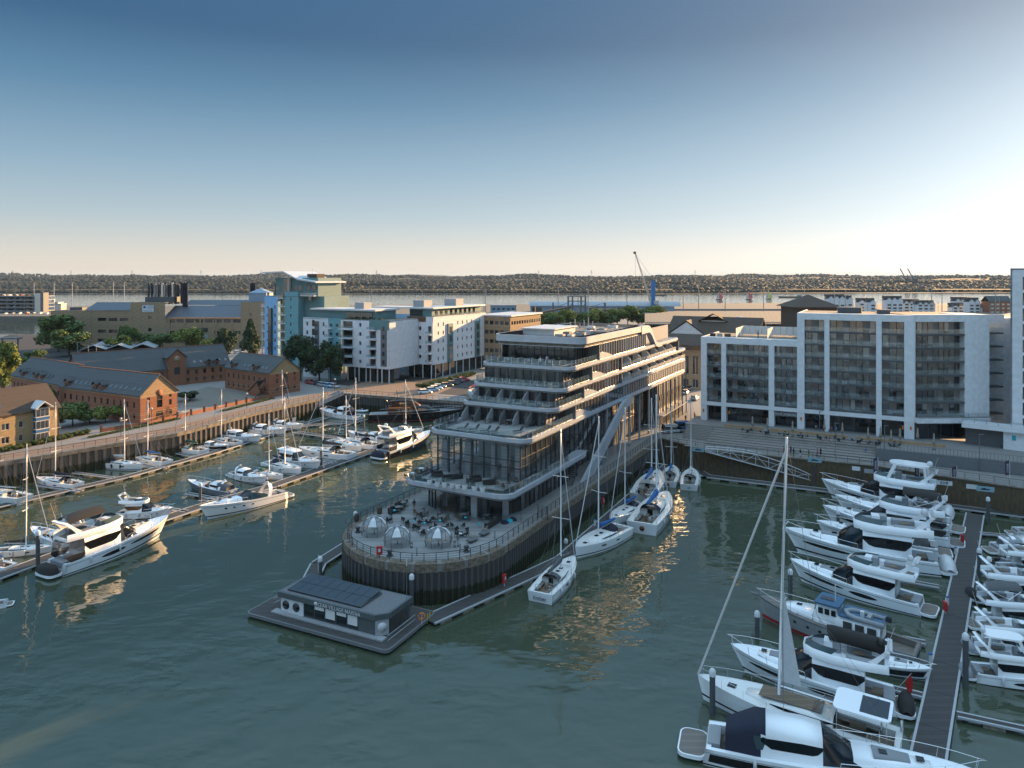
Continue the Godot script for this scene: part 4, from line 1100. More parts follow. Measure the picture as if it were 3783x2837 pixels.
func trawler(label: String,bow: Vector2,stern: Vector2) -> void:
	var o:=thing("trawler_yacht",label,"motor yacht",Vector3.ZERO,0,"motor yachts in the marina")
	var h:=Hull.new();h.l=place(o,bow,stern)
	h.b=h.l*0.27;h.hs=1.55;h.hb=2.5;h.over=0.5;h.tr=-0.1;h.sw=0.86;h.full=2.4
	put("hull",h.skin(),"hull_grey",o)
	put("boot_stripe",h.strip(0.0,1.0,0.16,0.30,0,20),"red_paint",o)
	put("rubbing_strake",h.strip(0.0,0.99,0.92,0.995,0,20),"gelcoat_grey",o)
	put("deck",h.deck(0.02,0.2,0.82,0.7),"teak_grey",o);put("cockpit_floor",h.sole(0.02,0.2,0.82,0.7),"teak_grey",o)
	for q in [0.55,0.63,0.72]: put("porthole",h.strip(q,q+0.018,0.62,0.74,0,2),"boat_glass",o)
	var y:=h.hs - 0.1
	var hs:=[[h.l*0.20,y,y+1.75,1.45,1.4],[h.l*0.48,y+0.1,y+1.8,1.5,1.4]]
	put("saloon",loft(hs),"gelcoat",o)
	for i in 3:
		for s in [-1,1]: box(o,"window","pane_dim",Vector3(h.l*(0.25+i*0.075),y+1.05,s*1.49),Vector3(h.l*0.055,0.75,0.05))
	var ph:=[[h.l*0.47,y+0.2,y+2.5,1.4,1.3],[h.l*0.60,y+0.3,y+2.5,1.4,1.25],[h.l*0.625,y+0.4,y+1.5,1.35,1.2]]
	put("pilot_house",loft(ph),"gelcoat",o)
	for i in 3:
		for s in [-1,1]: box(o,"window","pane_dark",Vector3(h.l*(0.49+i*0.042),y+1.85,s*1.375),Vector3(h.l*0.03,0.6,0.06))
	box(o,"windscreen","boat_glass",Vector3(h.l*0.613,y+1.95,0),Vector3(0.08,0.6,2.2),0,20)
	put("roof",prism(rounded(h.l*0.455,h.l*0.615,-1.5,1.5,0.3),y+2.5,y+2.68),"boat_blue",o)
	box(o,"roof_hatch","pane_dim",Vector3(h.l*0.55,y+2.72,0),Vector3(1.3,0.08,0.8))
	put("roof",prism(rounded(h.l*0.19,h.l*0.46,-1.55,1.55,0.25),y+1.82,y+1.98),"boat_blue",o)
	for q in [0.23,0.29,0.35]: box(o,"solar_panel","solar",Vector3(h.l*q,y+2.0,0.6),Vector3(0.75,0.04,1.2))
	put("fore_cabin",loft([[h.l*0.63,h.sheer(0.6) - 0.1,h.sheer(0.6)+0.75,1.3,1.15],[h.l*0.78,h.sheer(0.78) - 0.1,h.sheer(0.78)+0.45,1.0,0.85],[h.l*0.84,h.sheer(0.84) - 0.1,h.sheer(0.84)+0.2,0.6,0.5]]),"gelcoat",o)
	box(o,"deck_hatch","boat_glass",Vector3(h.l*0.74,h.sheer(0.74)+0.58,0),Vector3(0.55,0.06,0.5))
	bow_rail(o,h,0.4,0.7)
	put("bowsprit",wires([[h.pt(1,1,0),h.pt(1,1,0)+Vector3(0.9,0.05,0)]],0.16),"mid_grey",o)
	put("mast",wires([[Vector3(h.l*0.5,y+2.6,0),Vector3(h.l*0.5,y+4.4,0)]],0.06),"white",o)
	lettering(o,"name_lettering","HOTSPUR","hull_navy",Vector3(-0.14,h.hs*0.62,0),-90,0.3)
	var d:=small_dinghy("grey rigid inflatable lashed on the blue cabin roof of the grey motor yacht",o.transform*Vector3(h.l*0.30,y+1.72,-0.5),rad_to_deg(o.rotation.y),3.9,"canvas_pale")
func classic_yacht(label: String,bow: Vector2,stern: Vector2) -> void:
	var o:=thing("classic_motor_yacht",label,"motor yacht",Vector3.ZERO,0,"motor yachts in the marina")
	var h:=Hull.new();h.l=place(o,bow,stern)
	h.b=h.l*0.22;h.hs=2.1;h.hb=3.0;h.over=1.8;h.tr=0.2;h.sw=0.8;h.full=2.2
	put("hull",h.skin(),"hull_black",o)
	put("boot_stripe",h.strip(0.0,1.0,0.26,0.30,0,20),"red_paint",o)
	put("cap_rail",h.strip(0.0,0.99,0.94,0.995,0,20),"wood_bright",o)
	put("deck",h.deck(),"deck_grey",o)
	var y:=h.hs - 0.1
	var s1:=[[h.l*0.22,y,y+1.9,h.b*0.36,h.b*0.34],[h.l*0.52,y+0.1,y+2.0,h.b*0.38,h.b*0.35]]
	put("deck_house",loft(s1),"wood_bright",o)
	put("wheelhouse",loft([[h.l*0.50,y+0.1,y+2.2,h.b*0.385,h.b*0.34],[h.l*0.66,y+0.3,y+2.1,h.b*0.37,h.b*0.3],[h.l*0.74,y+0.4,y+1.2,h.b*0.3,h.b*0.22],[h.l*0.80,y+0.4,y+0.8,h.b*0.2,h.b*0.12]]),"hull_black",o)
	var s2:=[[h.l*0.26,y+1.9,y+3.4,h.b*0.26,h.b*0.24],[h.l*0.44,y+1.9,y+3.6,h.b*0.27,h.b*0.24],[h.l*0.52,y+1.9,y+3.1,h.b*0.24,h.b*0.2],[h.l*0.58,y+2.0,y+2.3,h.b*0.18,h.b*0.12]]
	put("upper_house",loft(s2),"wood_bright",o)
	put("upper_roof",loft([[h.l*0.24,y+3.35,y+3.55,h.b*0.28,h.b*0.27],[h.l*0.44,y+3.6,y+3.8,h.b*0.28,h.b*0.26],[h.l*0.52,y+3.1,y+3.3,h.b*0.25,h.b*0.2]]),"hull_black",o)
	for i in 4:
		for s in [-1,1]: box(o,"window","pane_dim",Vector3(h.l*(0.34+i*0.045),y+1.1,s*h.b*0.375),Vector3(0.7,0.6,0.1))
	for i in 5:
		for s in [-1,1]: box(o,"window","pane_dim",Vector3(h.l*(0.57+i*0.028),y+1.35 - i*0.05,s*h.b*(0.365 - i*0.012)),Vector3(0.75,0.5,0.12))
	for i in 5:
		for s in [-1,1]: box(o,"window","pane_dim",Vector3(h.l*(0.36+i*0.03),y+2.95,s*h.b*0.262),Vector3(0.7,0.42,0.1))
	for i in 8: put("porthole",h.strip(0.2+i*0.08,0.21+i*0.08,0.66,0.74,0,2),"steel",o)
	put("funnel",mast_mesh(Vector3(h.l*0.2,y+1.5,0),Vector3(h.l*0.19,y+3.9,0),0.45),"hull_black",o)
	put("mast",wires([[Vector3(h.l*0.33,y+3.4,0),Vector3(h.l*0.31,y+6.2,0)],[Vector3(h.l*0.32,y+5.2,-0.8),Vector3(h.l*0.32,y+5.2,0.8)]],0.06),"hull_black",o)
	bow_rail(o,h,0.1,0.8)
# ---------- pontoons and piles
func pontoon(called: String,label: String,pts: Array,w: float,group:="floating pontoons") -> Node3D:
	var o:=thing(called,label,"pontoon",Vector3.ZERO,0,group)
	for i in pts.size() - 1:
		var a: Vector2=pts[i];var c: Vector2=pts[i+1]
		var dir:=(c - a).normalized()
		var n: int=maxi(1,int(round(a.distance_to(c)/6.0)))
		for j in n:
			var p:=a.lerp(c,float(j)/n)+dir*0.02;var q:=a.lerp(c,float(j+1)/n) - dir*0.02
			bar(o,"deck_section","pontoon_deck",V(p.x,p.y,0.40),V(q.x,q.y,0.40),w - 0.36,0.14)
			var sd:=dir.orthogonal()*(w/2 - 0.1)
			for s in [-1.0,1.0]:
				bar(o,"edge_board","pontoon_edge",V(p.x+sd.x*s,p.y+sd.y*s,0.41),V(q.x+sd.x*s,q.y+sd.y*s,0.41),0.2,0.18)
		var m: int=maxi(1,int(a.distance_to(c)/3.2))
		for j in m:
			var p:=a.lerp(c,(j+0.5)/m)
			var h:=dir*0.8
			bar(o,"float","pontoon_float",V(p.x - h.x,p.y - h.y,0.02),V(p.x+h.x,p.y+h.y,0.02),w - 0.1,0.55)
	return o
var pile_proto: Node3D
func mooring_pile(px: float,py: float,top_px: float,label: String) -> void:
	var at:=G(px,py,0.0)
	var top:=EYE - (top_px - HZ)/F*-at.z
	var o:=thing("mooring_pile",label,"mooring pile",at,0,"steel mooring piles with white caps")
	rod(o,"post","dark_grey",Vector3(0,-1.0,0),Vector3(0,top - 0.45,0),0.26)
	var b:=Builder.new(true);b.lathe([[0.30,0],[0.30,0.42],[0.16,0.62],[0.0,0.66]],12)
	put("cap",b.done(),"white",o,Vector3(0,top - 0.62,0))
func make_marina() -> void:
	pontoon("pontoon","dark decked pontoon walkway with pale edges between the rows of motor yachts",[Vector2(32.4,55.6),Vector2(32.4,55.6).lerp(Vector2(75.2,115.4),0.5),Vector2(75.2,115.4)],2.6)
	pontoon("pontoon","long pontoon lying under the stone quay wall and the white gangway",[Vector2(36.5,142.5),Vector2(37.8,137.5),Vector2(56,128.6),Vector2(74.0,119.3),Vector2(92,109.5),Vector2(110,98)],2.2)
	pontoon("pontoon","pontoon angled between the floating office and the hotel pier wall",[Vector2(-9.4,79.6),Vector2(2.4,92.0),H2(-2,-6.2)],2.4)
	pontoon("pontoon","straight pontoon alongside the hotel pier with sailing yachts moored to it",[H2(-2.2,-6.2),H2(40,-5.6),H2(52,-5.6)],2.4)
	pontoon("pontoon","bent pontoon leading from the floating office round the left of the pier head",[Vector2(-25.2,84.5),Vector2(-26.0,95.5),Vector2(-23.6,102.2),H2(-3,22.6),H2(14,22.4)],2.2)
	pontoon("pontoon","long pontoon across the basin with boats moored along both sides",[Vector2(-70,82),Vector2(-63,99),Vector2(-52.5,119.0),Vector2(-44.2,131.2),Vector2(-29.5,160.5)],2.6)
	pontoon("pontoon","narrow pontoon along the promenade wall",[Vector2(-88,117),Vector2(-74.5,137),Vector2(-66,155),Vector2(-58.6,176),Vector2(-51,196)],2.0)
	pontoon("pontoon","pontoon reaching out from the foot of the covered gangway",[Vector2(-55.5,184),Vector2(-42,189),Vector2(-40,193)],2.2)
	pontoon("pontoon","pontoon lying beyond the white cruiser near the black yacht",[Vector2(-54,177),Vector2(-34,166),Vector2(-24,168)],1.8)
	var fr:=0
	for q in [[G(3400,1990,0.4),G(3560,2010,0.4)],[G(3470,2168,0.4),G(3260,2130,0.4)],[G(3420,2375,0.4),G(3270,2345,0.4)],[G(3410,2570,0.4),G(3200,2520,0.4)],[G(3535,2640,0.4),G(3810,2700,0.4)],[G(3580,2400,0.4),G(3800,2440,0.4)],[G(3600,2220,0.4),G(3790,2245,0.4)],[G(3620,1970,0.4),G(3790,1985,0.4)],
			[G(240,1742,0.4),G(418,1765,0.4)],[G(505,1722,0.4),G(620,1728,0.4)],[G(140,1792,0.4),G(300,1815,0.4)],[G(625,1668,0.4),G(720,1688,0.4)],[G(690,1890,0.4),G(560,1870,0.4)],[G(840,1850,0.4),G(690,1822,0.4)],[G(1000,1790,0.4),G(900,1768,0.4)],[G(1240,1712,0.4),G(1150,1695,0.4)]]:
		fr+=1
		var a: Vector3=q[0];var c: Vector3=q[1]
		pontoon("finger_pontoon","short finger pontoon between moored boats",[Vector2(a.x,-a.z),Vector2(c.x,-c.z)],1.0,"finger pontoons between boats")
	for q in [[1183,2160,2055,"white-capped steel pile beside the roof of the floating office"],[1521,2255,2120,"white-capped steel pile standing against the pier head wall behind the floating office"],
			[140,2100,1960,"white-capped pile in front of the brown-canopied flybridge yacht"],[740,1862,1783,"white-capped pile at the bow of the long white sports yacht"],[241,1740,1658,"white-capped pile in front of the weedy promenade wall, near a bare finger pontoon"],
			[1186,1725,1652,"white-capped pile between the sailing yachts and the white-roofed cruiser"],[1344,1592,1532,"white-capped pile near the stern of the black classic yacht"],[1498,1570,1560,"white-capped pile behind the dark-hulled flybridge yacht"],[1313,2000,1889,"white-capped pile behind the barrel planter at the pier railing"],
			[697,1600,1560,"white-capped pile by the promenade wall among the small sailing yachts"],[987,1560,1510,"white-capped pile by the grey-canopied cruiser under the promenade"],
			[2689,1745,1668,"white-capped pile below the upper end of the white gangway"],[3078,1735,1703,"white-capped pile between the gangway foot and the stone wall"],[3158,1850,1805,"white-capped pile alongside the hull of the flybridge yacht by the gangway"],[3096,1965,1884,"white-capped pile off the bows of the yacht with the brown bimini"],
			[3018,2050,1983,"white-capped pile at the bow of the open flybridge yacht"],[2920,2205,2102,"white-capped pile off the bow of the white yacht with the teak swim platform"],[2797,2360,2256,"white-capped pile at the bow of the grey trawler yacht"],[2632,2640,2470,"tall white-capped pile at the bow of the big white sailing yacht"],
			[3573,1850,1765,"white-capped pile against the stone wall behind the red lifebuoy box"],[3650,1935,1836,"white-capped pile at the corner where the yacht pontoon meets the wall pontoon"],[3618,2130,2024,"white-capped pile beside the yacht pontoon, near the covered dinghy"],[3567,2540,2338,"thick white-capped pile beside the yacht pontoon, near the swim platforms"],
			[2090,2010,1990,"steel pile bracket post on the pier wall by the grey-sailed yacht"]]:
		mooring_pile(q[0],q[1],q[2],q[3])
	for q in [[-58.5,107.5],[-48.6,124.6],[-38.0,143.4],[41.6,70.6],[51.0,83.2],[61.5,98.5],[H2(12,-5.3).x,H2(12,-5.3).y],[H2(30,-5.0).x,H2(30,-5.0).y]]:
		var p:=thing("service_pedestal","small white power and water pedestal on a pontoon","pedestal",V(q[0],q[1],0.48),30,"service pedestals on the pontoons")
		box(p,"casing","white",Vector3(0,0.45,0),Vector3(0.28,0.9,0.22));box(p,"cap","canvas_blue",Vector3(0,0.95,0),Vector3(0.32,0.1,0.26))
	make_boats()
	make_office()
	make_gangways()
func make_boats() -> void:
	sailboat("white sailing yacht named Ember with a grey sail cover, moored by the pier",Vector2(2118,2098),Vector2(1996,2226),1584,{"cover": "canvas_grey","hood": "canvas_grey","letters": "Ember","ink": "canvas_navy","sw": 0.88,"mast_at": 0.60,"jib": "sail_white"})
	sailboat("white sailing yacht with a blue sail cover and its bow toward the Ember yacht",Vector2(2132,2062),Vector2(2302,1972),1538,{"cover": "canvas_blue","sw": 0.9,"hood": "canvas_navy"})
	sailboat("white sailing yacht with a blue sail cover rafted inside the yacht with the brown crest",Vector2(2258,1946),Vector2(2368,1880),1505,{"cover": "canvas_blue","sw": 0.9,"hood": "canvas_navy"})
	sailboat("white sailing yacht with a brown crest on its transom and blue sail cover",Vector2(2462,1862),Vector2(2372,1972),1457,{"cover": "canvas_blue","hood": "canvas_navy","sw": 0.92,"emblem": "wood_bright"})
	sailboat("white sailing yacht rafted behind, with people in its cockpit and blue sail cover",Vector2(2432,1775),Vector2(2372,1858),1470,{"cover": "canvas_blue","sw": 0.9})
	sailboat("white sailing yacht with a red dot on its transom and blue sail cover",Vector2(2498,1716),Vector2(2468,1800),1492,{"cover": "canvas_blue","hood": "canvas_navy","sw": 0.9,"emblem": "red","len": 10.5})
	sailboat("white sailing yacht with a purple letter M on its transom and a white sail bag",Vector2(2562,1728),Vector2(2545,1812),1465,{"cover": "sail_white","hood": "canvas_navy","sw": 0.92,"letters": "M","ink": "flag_purple","len": 10.5})
	motorboat("white flybridge yacht with a hardtop moored next to the foot of the gangway",Vector2(3080,1840),Vector2(3478,1908),{"top": "hardtop","enclosure": true,"tender": "white"})
	motorboat("white sports yacht lying between the hardtop yacht and the brown bimini yacht",Vector2(3125,1893),Vector2(3520,1962),{"fly": false,"top": "hardtop","windows": false})
	motorboat("white flybridge yacht with a brown bimini and a life ring, its stern to the pontoon",Vector2(3088,1942),Vector2(3515,2015),{"top": "bimini","enclosure": true,"canvas": "canvas_brown"})
	motorboat("white sports cruiser with a grey canopy between two flybridge yachts",Vector2(3060,1990),Vector2(3470,2050),{"fly": false,"top": "canopy","canvas": "canvas_grey","windows": false})
	motorboat("white flybridge yacht with an open top deck and a covered white tender",Vector2(2955,2040),Vector2(3470,2110),{"top": "","tender": "white"})
	motorboat("white flybridge yacht with black hull windows and a teak swim platform",Vector2(2968,2148),Vector2(3412,2262),{"top": "","fside": 1.0})
	trawler("grey steel motor yacht with red waterline and blue roofs carrying an inflatable",Vector2(2820,2282),Vector2(3388,2452))
	motorboat("white flybridge yacht with a rolled brown canopy and a red ensign",Vector2(2762,2484),Vector2(3315,2622),{"top": "roll","flag": true,"tender": "canvas_brown","dome": "hull_black"})
	motorboat("white sports boat with a dark hull band, its bow resting toward the pontoon",Vector2(3405,2512),Vector2(3085,2425),{"fly": false,"open": true,"band": "hull_navy","windows": false,"arch": false,"name": "sports_boat","cat": "motorboat"})
	big_sailer()
	motorboat("white sports yacht with a navy canopy and dark hull band lying across the foreground",Vector2(3520,2968),Vector2(2598,2772),{"fly": false,"top": "canopy","canvas": "canvas_navy","windows": false,"portholes": false,"band": "hull_black","beam": 0.25,"tall": 1.0,"house_h": 1.75,"cock": 0.22,"house0": 0.25,"arch": false})
	motorboat("white flybridge yacht with tan seats and a pale hull by the rope-strewn finger",Vector2(4010,2560),Vector2(3590,2500),{"top": "hardtop","tender": "canvas_pale"})
	motorboat("white motor yacht with a covered dinghy on its teak platform",Vector2(3990,2440),Vector2(3600,2405),{"top": "","tender": "canvas_pale"})
	motorboat("white motor yacht with a teak platform and open helm beside the thick pile",Vector2(4000,2345),Vector2(3605,2315),{"top": "bimini","canvas": "canvas_grey"})
	motorboat("white flybridge yacht with a tall raked arch and a brown covered tender",Vector2(4020,2255),Vector2(3615,2215),{"top": "","tender": "canvas_brown"})
	motorboat("white flybridge yacht behind the one with the raked arch",Vector2(4020,2140),Vector2(3690,2120),{"top": ""})
	motorboat("white day cruiser with a grey swim platform near the top of the pontoon",Vector2(3960,2050),Vector2(3668,2040),{"fly": false,"top": "canopy","canvas": "canvas_pale","windows": false})
	motorboat("white cruiser half hidden at the frame edge by the wall pontoon",Vector2(3990,1990),Vector2(3745,1975),{"fly": false,"top": "hardtop","windows": false})
	small_dinghy("grey inflatable dinghy with a black outboard beside the yacht pontoon",G(3690,2115),10,4.2,"canvas_pale")
	small_dinghy("dark covered inflatable floating between the pontoon and the day cruiser",G(3720,2080),20,3.6,"rubber")
	motorboat("large white flybridge yacht with a brown bimini and black cockpit canvas",Vector2(582,1985),Vector2(200,2122),{"top": "bimini","enclosure": true,"tender": "canvas_brown","letters": "SEA 7","canvas": "canvas_brown"})
	motorboat("long white sports yacht with four portholes and an open cockpit",Vector2(772,1917),Vector2(1048,1838),{"fly": false,"open": true,"windows": false,"beam": 0.25,"pad": false,"warm": true})
	motorboat("white flybridge trawler with a navy hull band moored bow to the pontoon",Vector2(618,1910),Vector2(440,1908),{"top": "","hull": "gelcoat","topside": "gelcoat","stripe": "hull_navy","windows": false,"tall": 1.35,"house_h": 1.8,"beam": 0.34})
	motorboat("white flybridge cruiser with its top showing behind the brown-canopied yacht",Vector2(420,1990),Vector2(215,2010),{"top": "hardtop","windows": false})
	motorboat("white motor cruiser with a black canopy behind the brown-canopied yacht",Vector2(130,1985),Vector2(262,2022),{"fly": false,"top": "canopy","canvas": "canvas_brown","windows": false})
	sailboat("small white sailing yacht with a dark sail cover at the left end of the pontoon",Vector2(188,2042),Vector2(-22,2052),1640,{"cover": "canvas_brown","lean": 0.2,"hull": "gelcoat_warm"})
	sailboat("white sailing yacht with a blue boom cover moored beside the outer end",Vector2(-120,2090),Vector2(40,2110),1500,{"cover": "canvas_blue","ports": false})
	motorboat("white motorboat whose stern shows at the frame's left edge",Vector2(-180,2270),Vector2(30,2235),{"fly": false,"top": "hardtop","windows": false})
	motorboat("grey-hulled cruiser with a framed canvas canopy on the middle pontoon",Vector2(712,1808),Vector2(868,1832),{"fly": false,"top": "canopy","canvas": "canvas_grey","hull": "gelcoat_grey","windows": false})
	motorboat("white sports cruiser with a radar arch between the canopied cruiser and a yacht",Vector2(972,1790),Vector2(862,1758),{"fly": false,"top": "","windows": false})
	sailboat("small varnished-white yacht with a green sail cover beside the pontoon",Vector2(1042,1775),Vector2(935,1755),1530,{"cover": "canvas_green","hood": "canvas_green","ports": false})
	sailboat("white sailing yacht with a bare boom and dark hood next to the white-roofed cruiser",Vector2(1108,1757),Vector2(985,1725),1466,{"cover": "canvas_navy","hood": "canvas_navy"})
	motorboat("cream cabin cruiser with a long white roof",Vector2(1168,1738),Vector2(1030,1705),{"fly": false,"top": "hardtop","windows": false,"warm": true,"house_h": 1.9,"house0": 0.15})
	sailboat("white sailing yacht with a black bimini beside the cream cabin cruiser",Vector2(1110,1680),Vector2(1300,1700),1430,{"cover": "hull_black","hood": "hull_black"})
	motorboat("small white motorboat with an outboard hidden behind the black-bimini yacht",Vector2(1105,1705),Vector2(1190,1718),{"fly": false,"top": "canopy","canvas": "canvas_navy","windows": false})
	sailboat("white sailing yacht with a teak stripe and a black sail cover behind the bimini yacht",Vector2(1332,1672),Vector2(1215,1645),1462,{"cover": "hull_black","stripe": "wood_bright"})
	sailboat("white sailing yacht with a navy hood nearest the dark-hulled flybridge yacht",Vector2(1250,1640),Vector2(1396,1662),1395,{"cover": "canvas_navy","hood": "canvas_navy"})
	motorboat("white sports cruiser behind the dark-hulled flybridge yacht",Vector2(1300,1622),Vector2(1440,1640),{"fly": false,"top": "canopy","canvas": "canvas_grey","windows": false})
	motorboat("flybridge yacht with a dark navy hull and a jet ski on its platform",Vector2(1572,1640),Vector2(1408,1694),{"top": "","hull": "hull_navy","topside": "gelcoat","tender": "canvas_navy","enclosure": true,"windows": false})
	sailboat("sailing yacht with a tall mast behind the dark-hulled flybridge yacht",Vector2(1560,1602),Vector2(1420,1615),1403,{"cover": "hull_black"})
	sailboat("white sailing yacht with a navy boom cover beside a bare finger pontoon",Vector2(140,1788),Vector2(288,1806),1486,{"cover": "canvas_navy","hood": "canvas_navy"})
	sailboat("white sailing yacht with its stern toward the frame edge under the promenade",Vector2(-95,1838),Vector2(92,1860),1520,{"cover": "","hull": "gelcoat_warm"})
	sailboat("white sailing yacht with blue fenders and a dark hood by the promenade",Vector2(523,1737),Vector2(382,1722),1475,{"hood": "canvas_navy","fender": "canvas_navy","cover": "sail_white"})
	sailboat("white sailing yacht with a blue mast cover beside the one with blue fenders",Vector2(490,1702),Vector2(618,1722),1477,{"cover": "canvas_blue","bag": 0.6})
	sailboat("small old white yacht with a green sail cover moored at a finger pontoon",Vector2(630,1662),Vector2(754,1680),1455,{"cover": "canvas_green","hood": "canvas_green","ports": false})
	motorboat("small black and white sports boat under a brown cover",Vector2(836,1664),Vector2(738,1652),{"fly": false,"top": "cover","band": "hull_black","windows": false,"arch": false,"platform": false,"name": "sports_boat","cat": "motorboat"})
	sailboat("small white sailing yacht between the covered sports boat and a motor cruiser",Vector2(770,1632),Vector2(880,1650),1438,{"cover": ""})
	motorboat("white motor cruiser with an aft arch moored by the small sailing yachts",Vector2(952,1637),Vector2(822,1620),{"fly": false,"top": "hardtop","windows": false})
	motorboat("white cruiser with a grey canvas cockpit cover",Vector2(1046,1608),Vector2(916,1596),{"fly": false,"top": "canopy","canvas": "canvas_grey","windows": false})
	motorboat("white cruiser with a dark blue hull stripe near the covered gangway",Vector2(1108,1588),Vector2(995,1578),{"fly": false,"top": "canopy","canvas": "canvas_grey","stripe": "hull_navy","windows": false})
	sailboat("slim sailing yacht with a tall mast by the foot of the covered gangway",Vector2(1090,1560),Vector2(985,1552),1366,{"cover": "hull_black","ports": false})
	motorboat("white motor yacht with a blue canopy lying below the head of the covered gangway",Vector2(1192,1536),Vector2(1322,1550),{"fly": false,"top": "canopy","canvas": "canvas_navy","windows": false,"house_h": 1.9})
	small_dinghy("small white tender moored behind the stern of the black yacht",G(1335,1520),-30,4.5,"gelcoat")
	classic_yacht("black classic motor yacht with varnished wooden deckhouses",Vector2(1690,1550),Vector2(1362,1556))
func big_sailer() -> void:
	var o:=sailboat("big white sailing yacht with a tan deck, tall bare mast and long boom",Vector2(2602,2584),Vector2(3322,2812),1612,{"mast_at": 0.585,"lean": -0.55,"boom": 0.52,"ports": false,"beam": 0.27,"sw": 0.86,"jib": "spar","swing": -0.7,"cover": ""})
	var l:=G(3322,2812).distance_to(G(2602,2584))
	var y:=1.62*l/12.0
	var k:=l/12.0
	box(o,"tan_deck","teak",Vector3(l*0.52,y+0.36,0),Vector3(l*0.32,0.05,1.9*k*0.75))
	put("dodger",loft([[l*0.31,y,y+1.0,1.3,1.1],[l*0.36,y,y+1.0,1.3,1.0],[l*0.41,y,y+0.3,1.25,1.0]]),"smoke_glass",o)
	put("hard_bimini",prism(rounded(l*0.03,l*0.30,-1.75,1.75,0.5),y+1.55,y+1.66),"gelcoat",o)
	box(o,"solar_panel","solar",Vector3(l*0.11,y+1.68,0.0),Vector3(l*0.13,0.04,2.6))
	for s in [-1,1]:
		for q in [0.05,0.28]: rod(o,"bimini_post","steel",Vector3(l*q,y - 0.3,s*1.6),Vector3(l*q,y+1.56,s*1.6),0.03)
	var sb:=Builder.new()
	sb.tri(Vector3(l*0.585 - 0.2,y+1.6,0),Vector3(l*0.585 - 0.4,y+9.5,0),Vector3(l*0.585 - 1.9,y+1.7,-0.25))
	put("mainsail",sb.done(),"sail_white",o)
	var rb:=Builder.new(true)
	var ring:=[]
	for i in 13: ring.append(Vector3(0,cos(TAU*i/12)*0.34,sin(TAU*i/12)*0.34))
	rb.tube(ring,0.09,7);put("life_ring",rb.done(),"white",o,Vector3(-0.1,y+0.1,1.2))
func make_office() -> void:
	var a:=G(905,2262,0.6);var b:=G(1434,2404,0.6)
	var o:=thing("marina_office","grey floating marina office with solar roof and round windows on a dark raft","floating office",a,GRID+2.5)
	var w:=a.distance_to(b)
	var pl:=PackedVector2Array()
	for p in rounded(0,w,0,9.6,0.7,4): pl.append(p)
	put("raft_edge",prism(pl,-0.35,0.0),"mid_grey",o)
	put("raft_deck",prism(Geometry2D.offset_polygon(pl,-0.18)[0],-0.05,0.012),"pontoon_deck",o)
	put("raft_float",prism(Geometry2D.offset_polygon(pl,-1.0)[0],-1.0,-0.2),"rubber",o)
	var x0:=3.6;var x1:=w - 1.9;var z0:=-1.85;var z1:=-6.9;var hh:=2.35
	box(o,"step","pale_grey",Vector3((x0+x1)/2 - 0.3,0.08,z0+0.15),Vector3(x1 - x0+1.2,0.16,0.9))
	put("wall",prism(PackedVector2Array([Vector2(x0,-z0),Vector2(x1 - 0.9,-z0),Vector2(x1,-z0+0.9),Vector2(x1,-z1),Vector2(x0,-z1)]),0.02,hh - 0.5),"office_grey",o)
	put("roof_fascia",prism(PackedVector2Array([Vector2(x0 - 0.25,-z0 - 0.25),Vector2(x1 - 0.9,-z0 - 0.25),Vector2(x1+0.25,-z0+0.9),Vector2(x1+0.25,-z1+0.25),Vector2(x0 - 0.25,-z1+0.25)]),hh - 0.55,hh+0.05),"office_grey",o)
	put("roof",prism(PackedVector2Array([Vector2(x0,-z0),Vector2(x1 - 0.9,-z0),Vector2(x1,-z0+0.9),Vector2(x1,-z1),Vector2(x0,-z1)]),hh - 0.1,hh+0.07),"mid_grey",o)
	for i in 8:
		for j in 2:
			var s:=box(o,"solar_panel","solar",Vector3(x0+1.3+i*1.28,hh+0.30+j*0.16,-3.2 - j*2.0),Vector3(1.22,0.05,1.92))
			s.transform.basis=Basis.from_euler(Vector3(deg_to_rad(4.5),0,0))*Basis.from_scale(Vector3(1.24,0.05,1.95))
	box(o,"panel_frame","dark_grey",Vector3(x0+5.8,hh+0.2,-4.2),Vector3(10.4,0.12,3.8))
	box(o,"white_panel","white",Vector3(x0+1.75,0.98,z0+0.03),Vector3(3.3,1.6,0.08))
	for i in 2:
		var b2:=Builder.new(true);b2.lathe([[0.0,0.03],[0.50,0.03],[0.50,0.0]],20)
		var r:=put("round_window",b2.done(),"boat_glass",o,Vector3(x0+0.85+i*1.5,1.0,z0+0.08));r.rotation_degrees.x=90
	for i in 5:
		box(o,"window","pane_dark",Vector3(x0+4.15+i*1.52,1.05,z0+0.03),Vector3(1.35,1.5,0.06))
		if i>0: box(o,"blind","blind",Vector3(x0+4.15+i*1.52,1.55 if i % 2 else 1.2,z0+0.065),Vector3(1.3,0.45 if i % 2 else 1.1,0.02))
	box(o,"sail_panel","pale_grey",Vector3(x1 - 0.38,0.95,z0 - 0.38),Vector3(1.45,1.7,0.08),45)
	var eb:=Builder.new(true);eb.lathe([[0.0,0.02],[0.52,0.02],[0.52,0.0]],20)
	var em:=put("emblem",eb.done(),"white",o,Vector3(x1 - 0.34,1.0,z0 - 0.34));em.rotation_degrees=Vector3(90,45,0)
	box(o,"door","pane_dim",Vector3(x1+0.03,1.0,z0 - 2.4),Vector3(0.06,1.9,2.4));box(o,"door","pane_dim",Vector3(x1+0.03,1.0,z1+0.9),Vector3(0.06,1.8,1.2))
	var t:=lettering(o,"sign_lettering","OCEAN VILLAGE MARINA","white",Vector3(x0+8.3,hh - 0.27,z0+0.27),0,0.40)
	var lb:=Builder.new(true);lb.lathe([[0.0,0.03],[0.22,0.03],[0.22,0.0]],16)
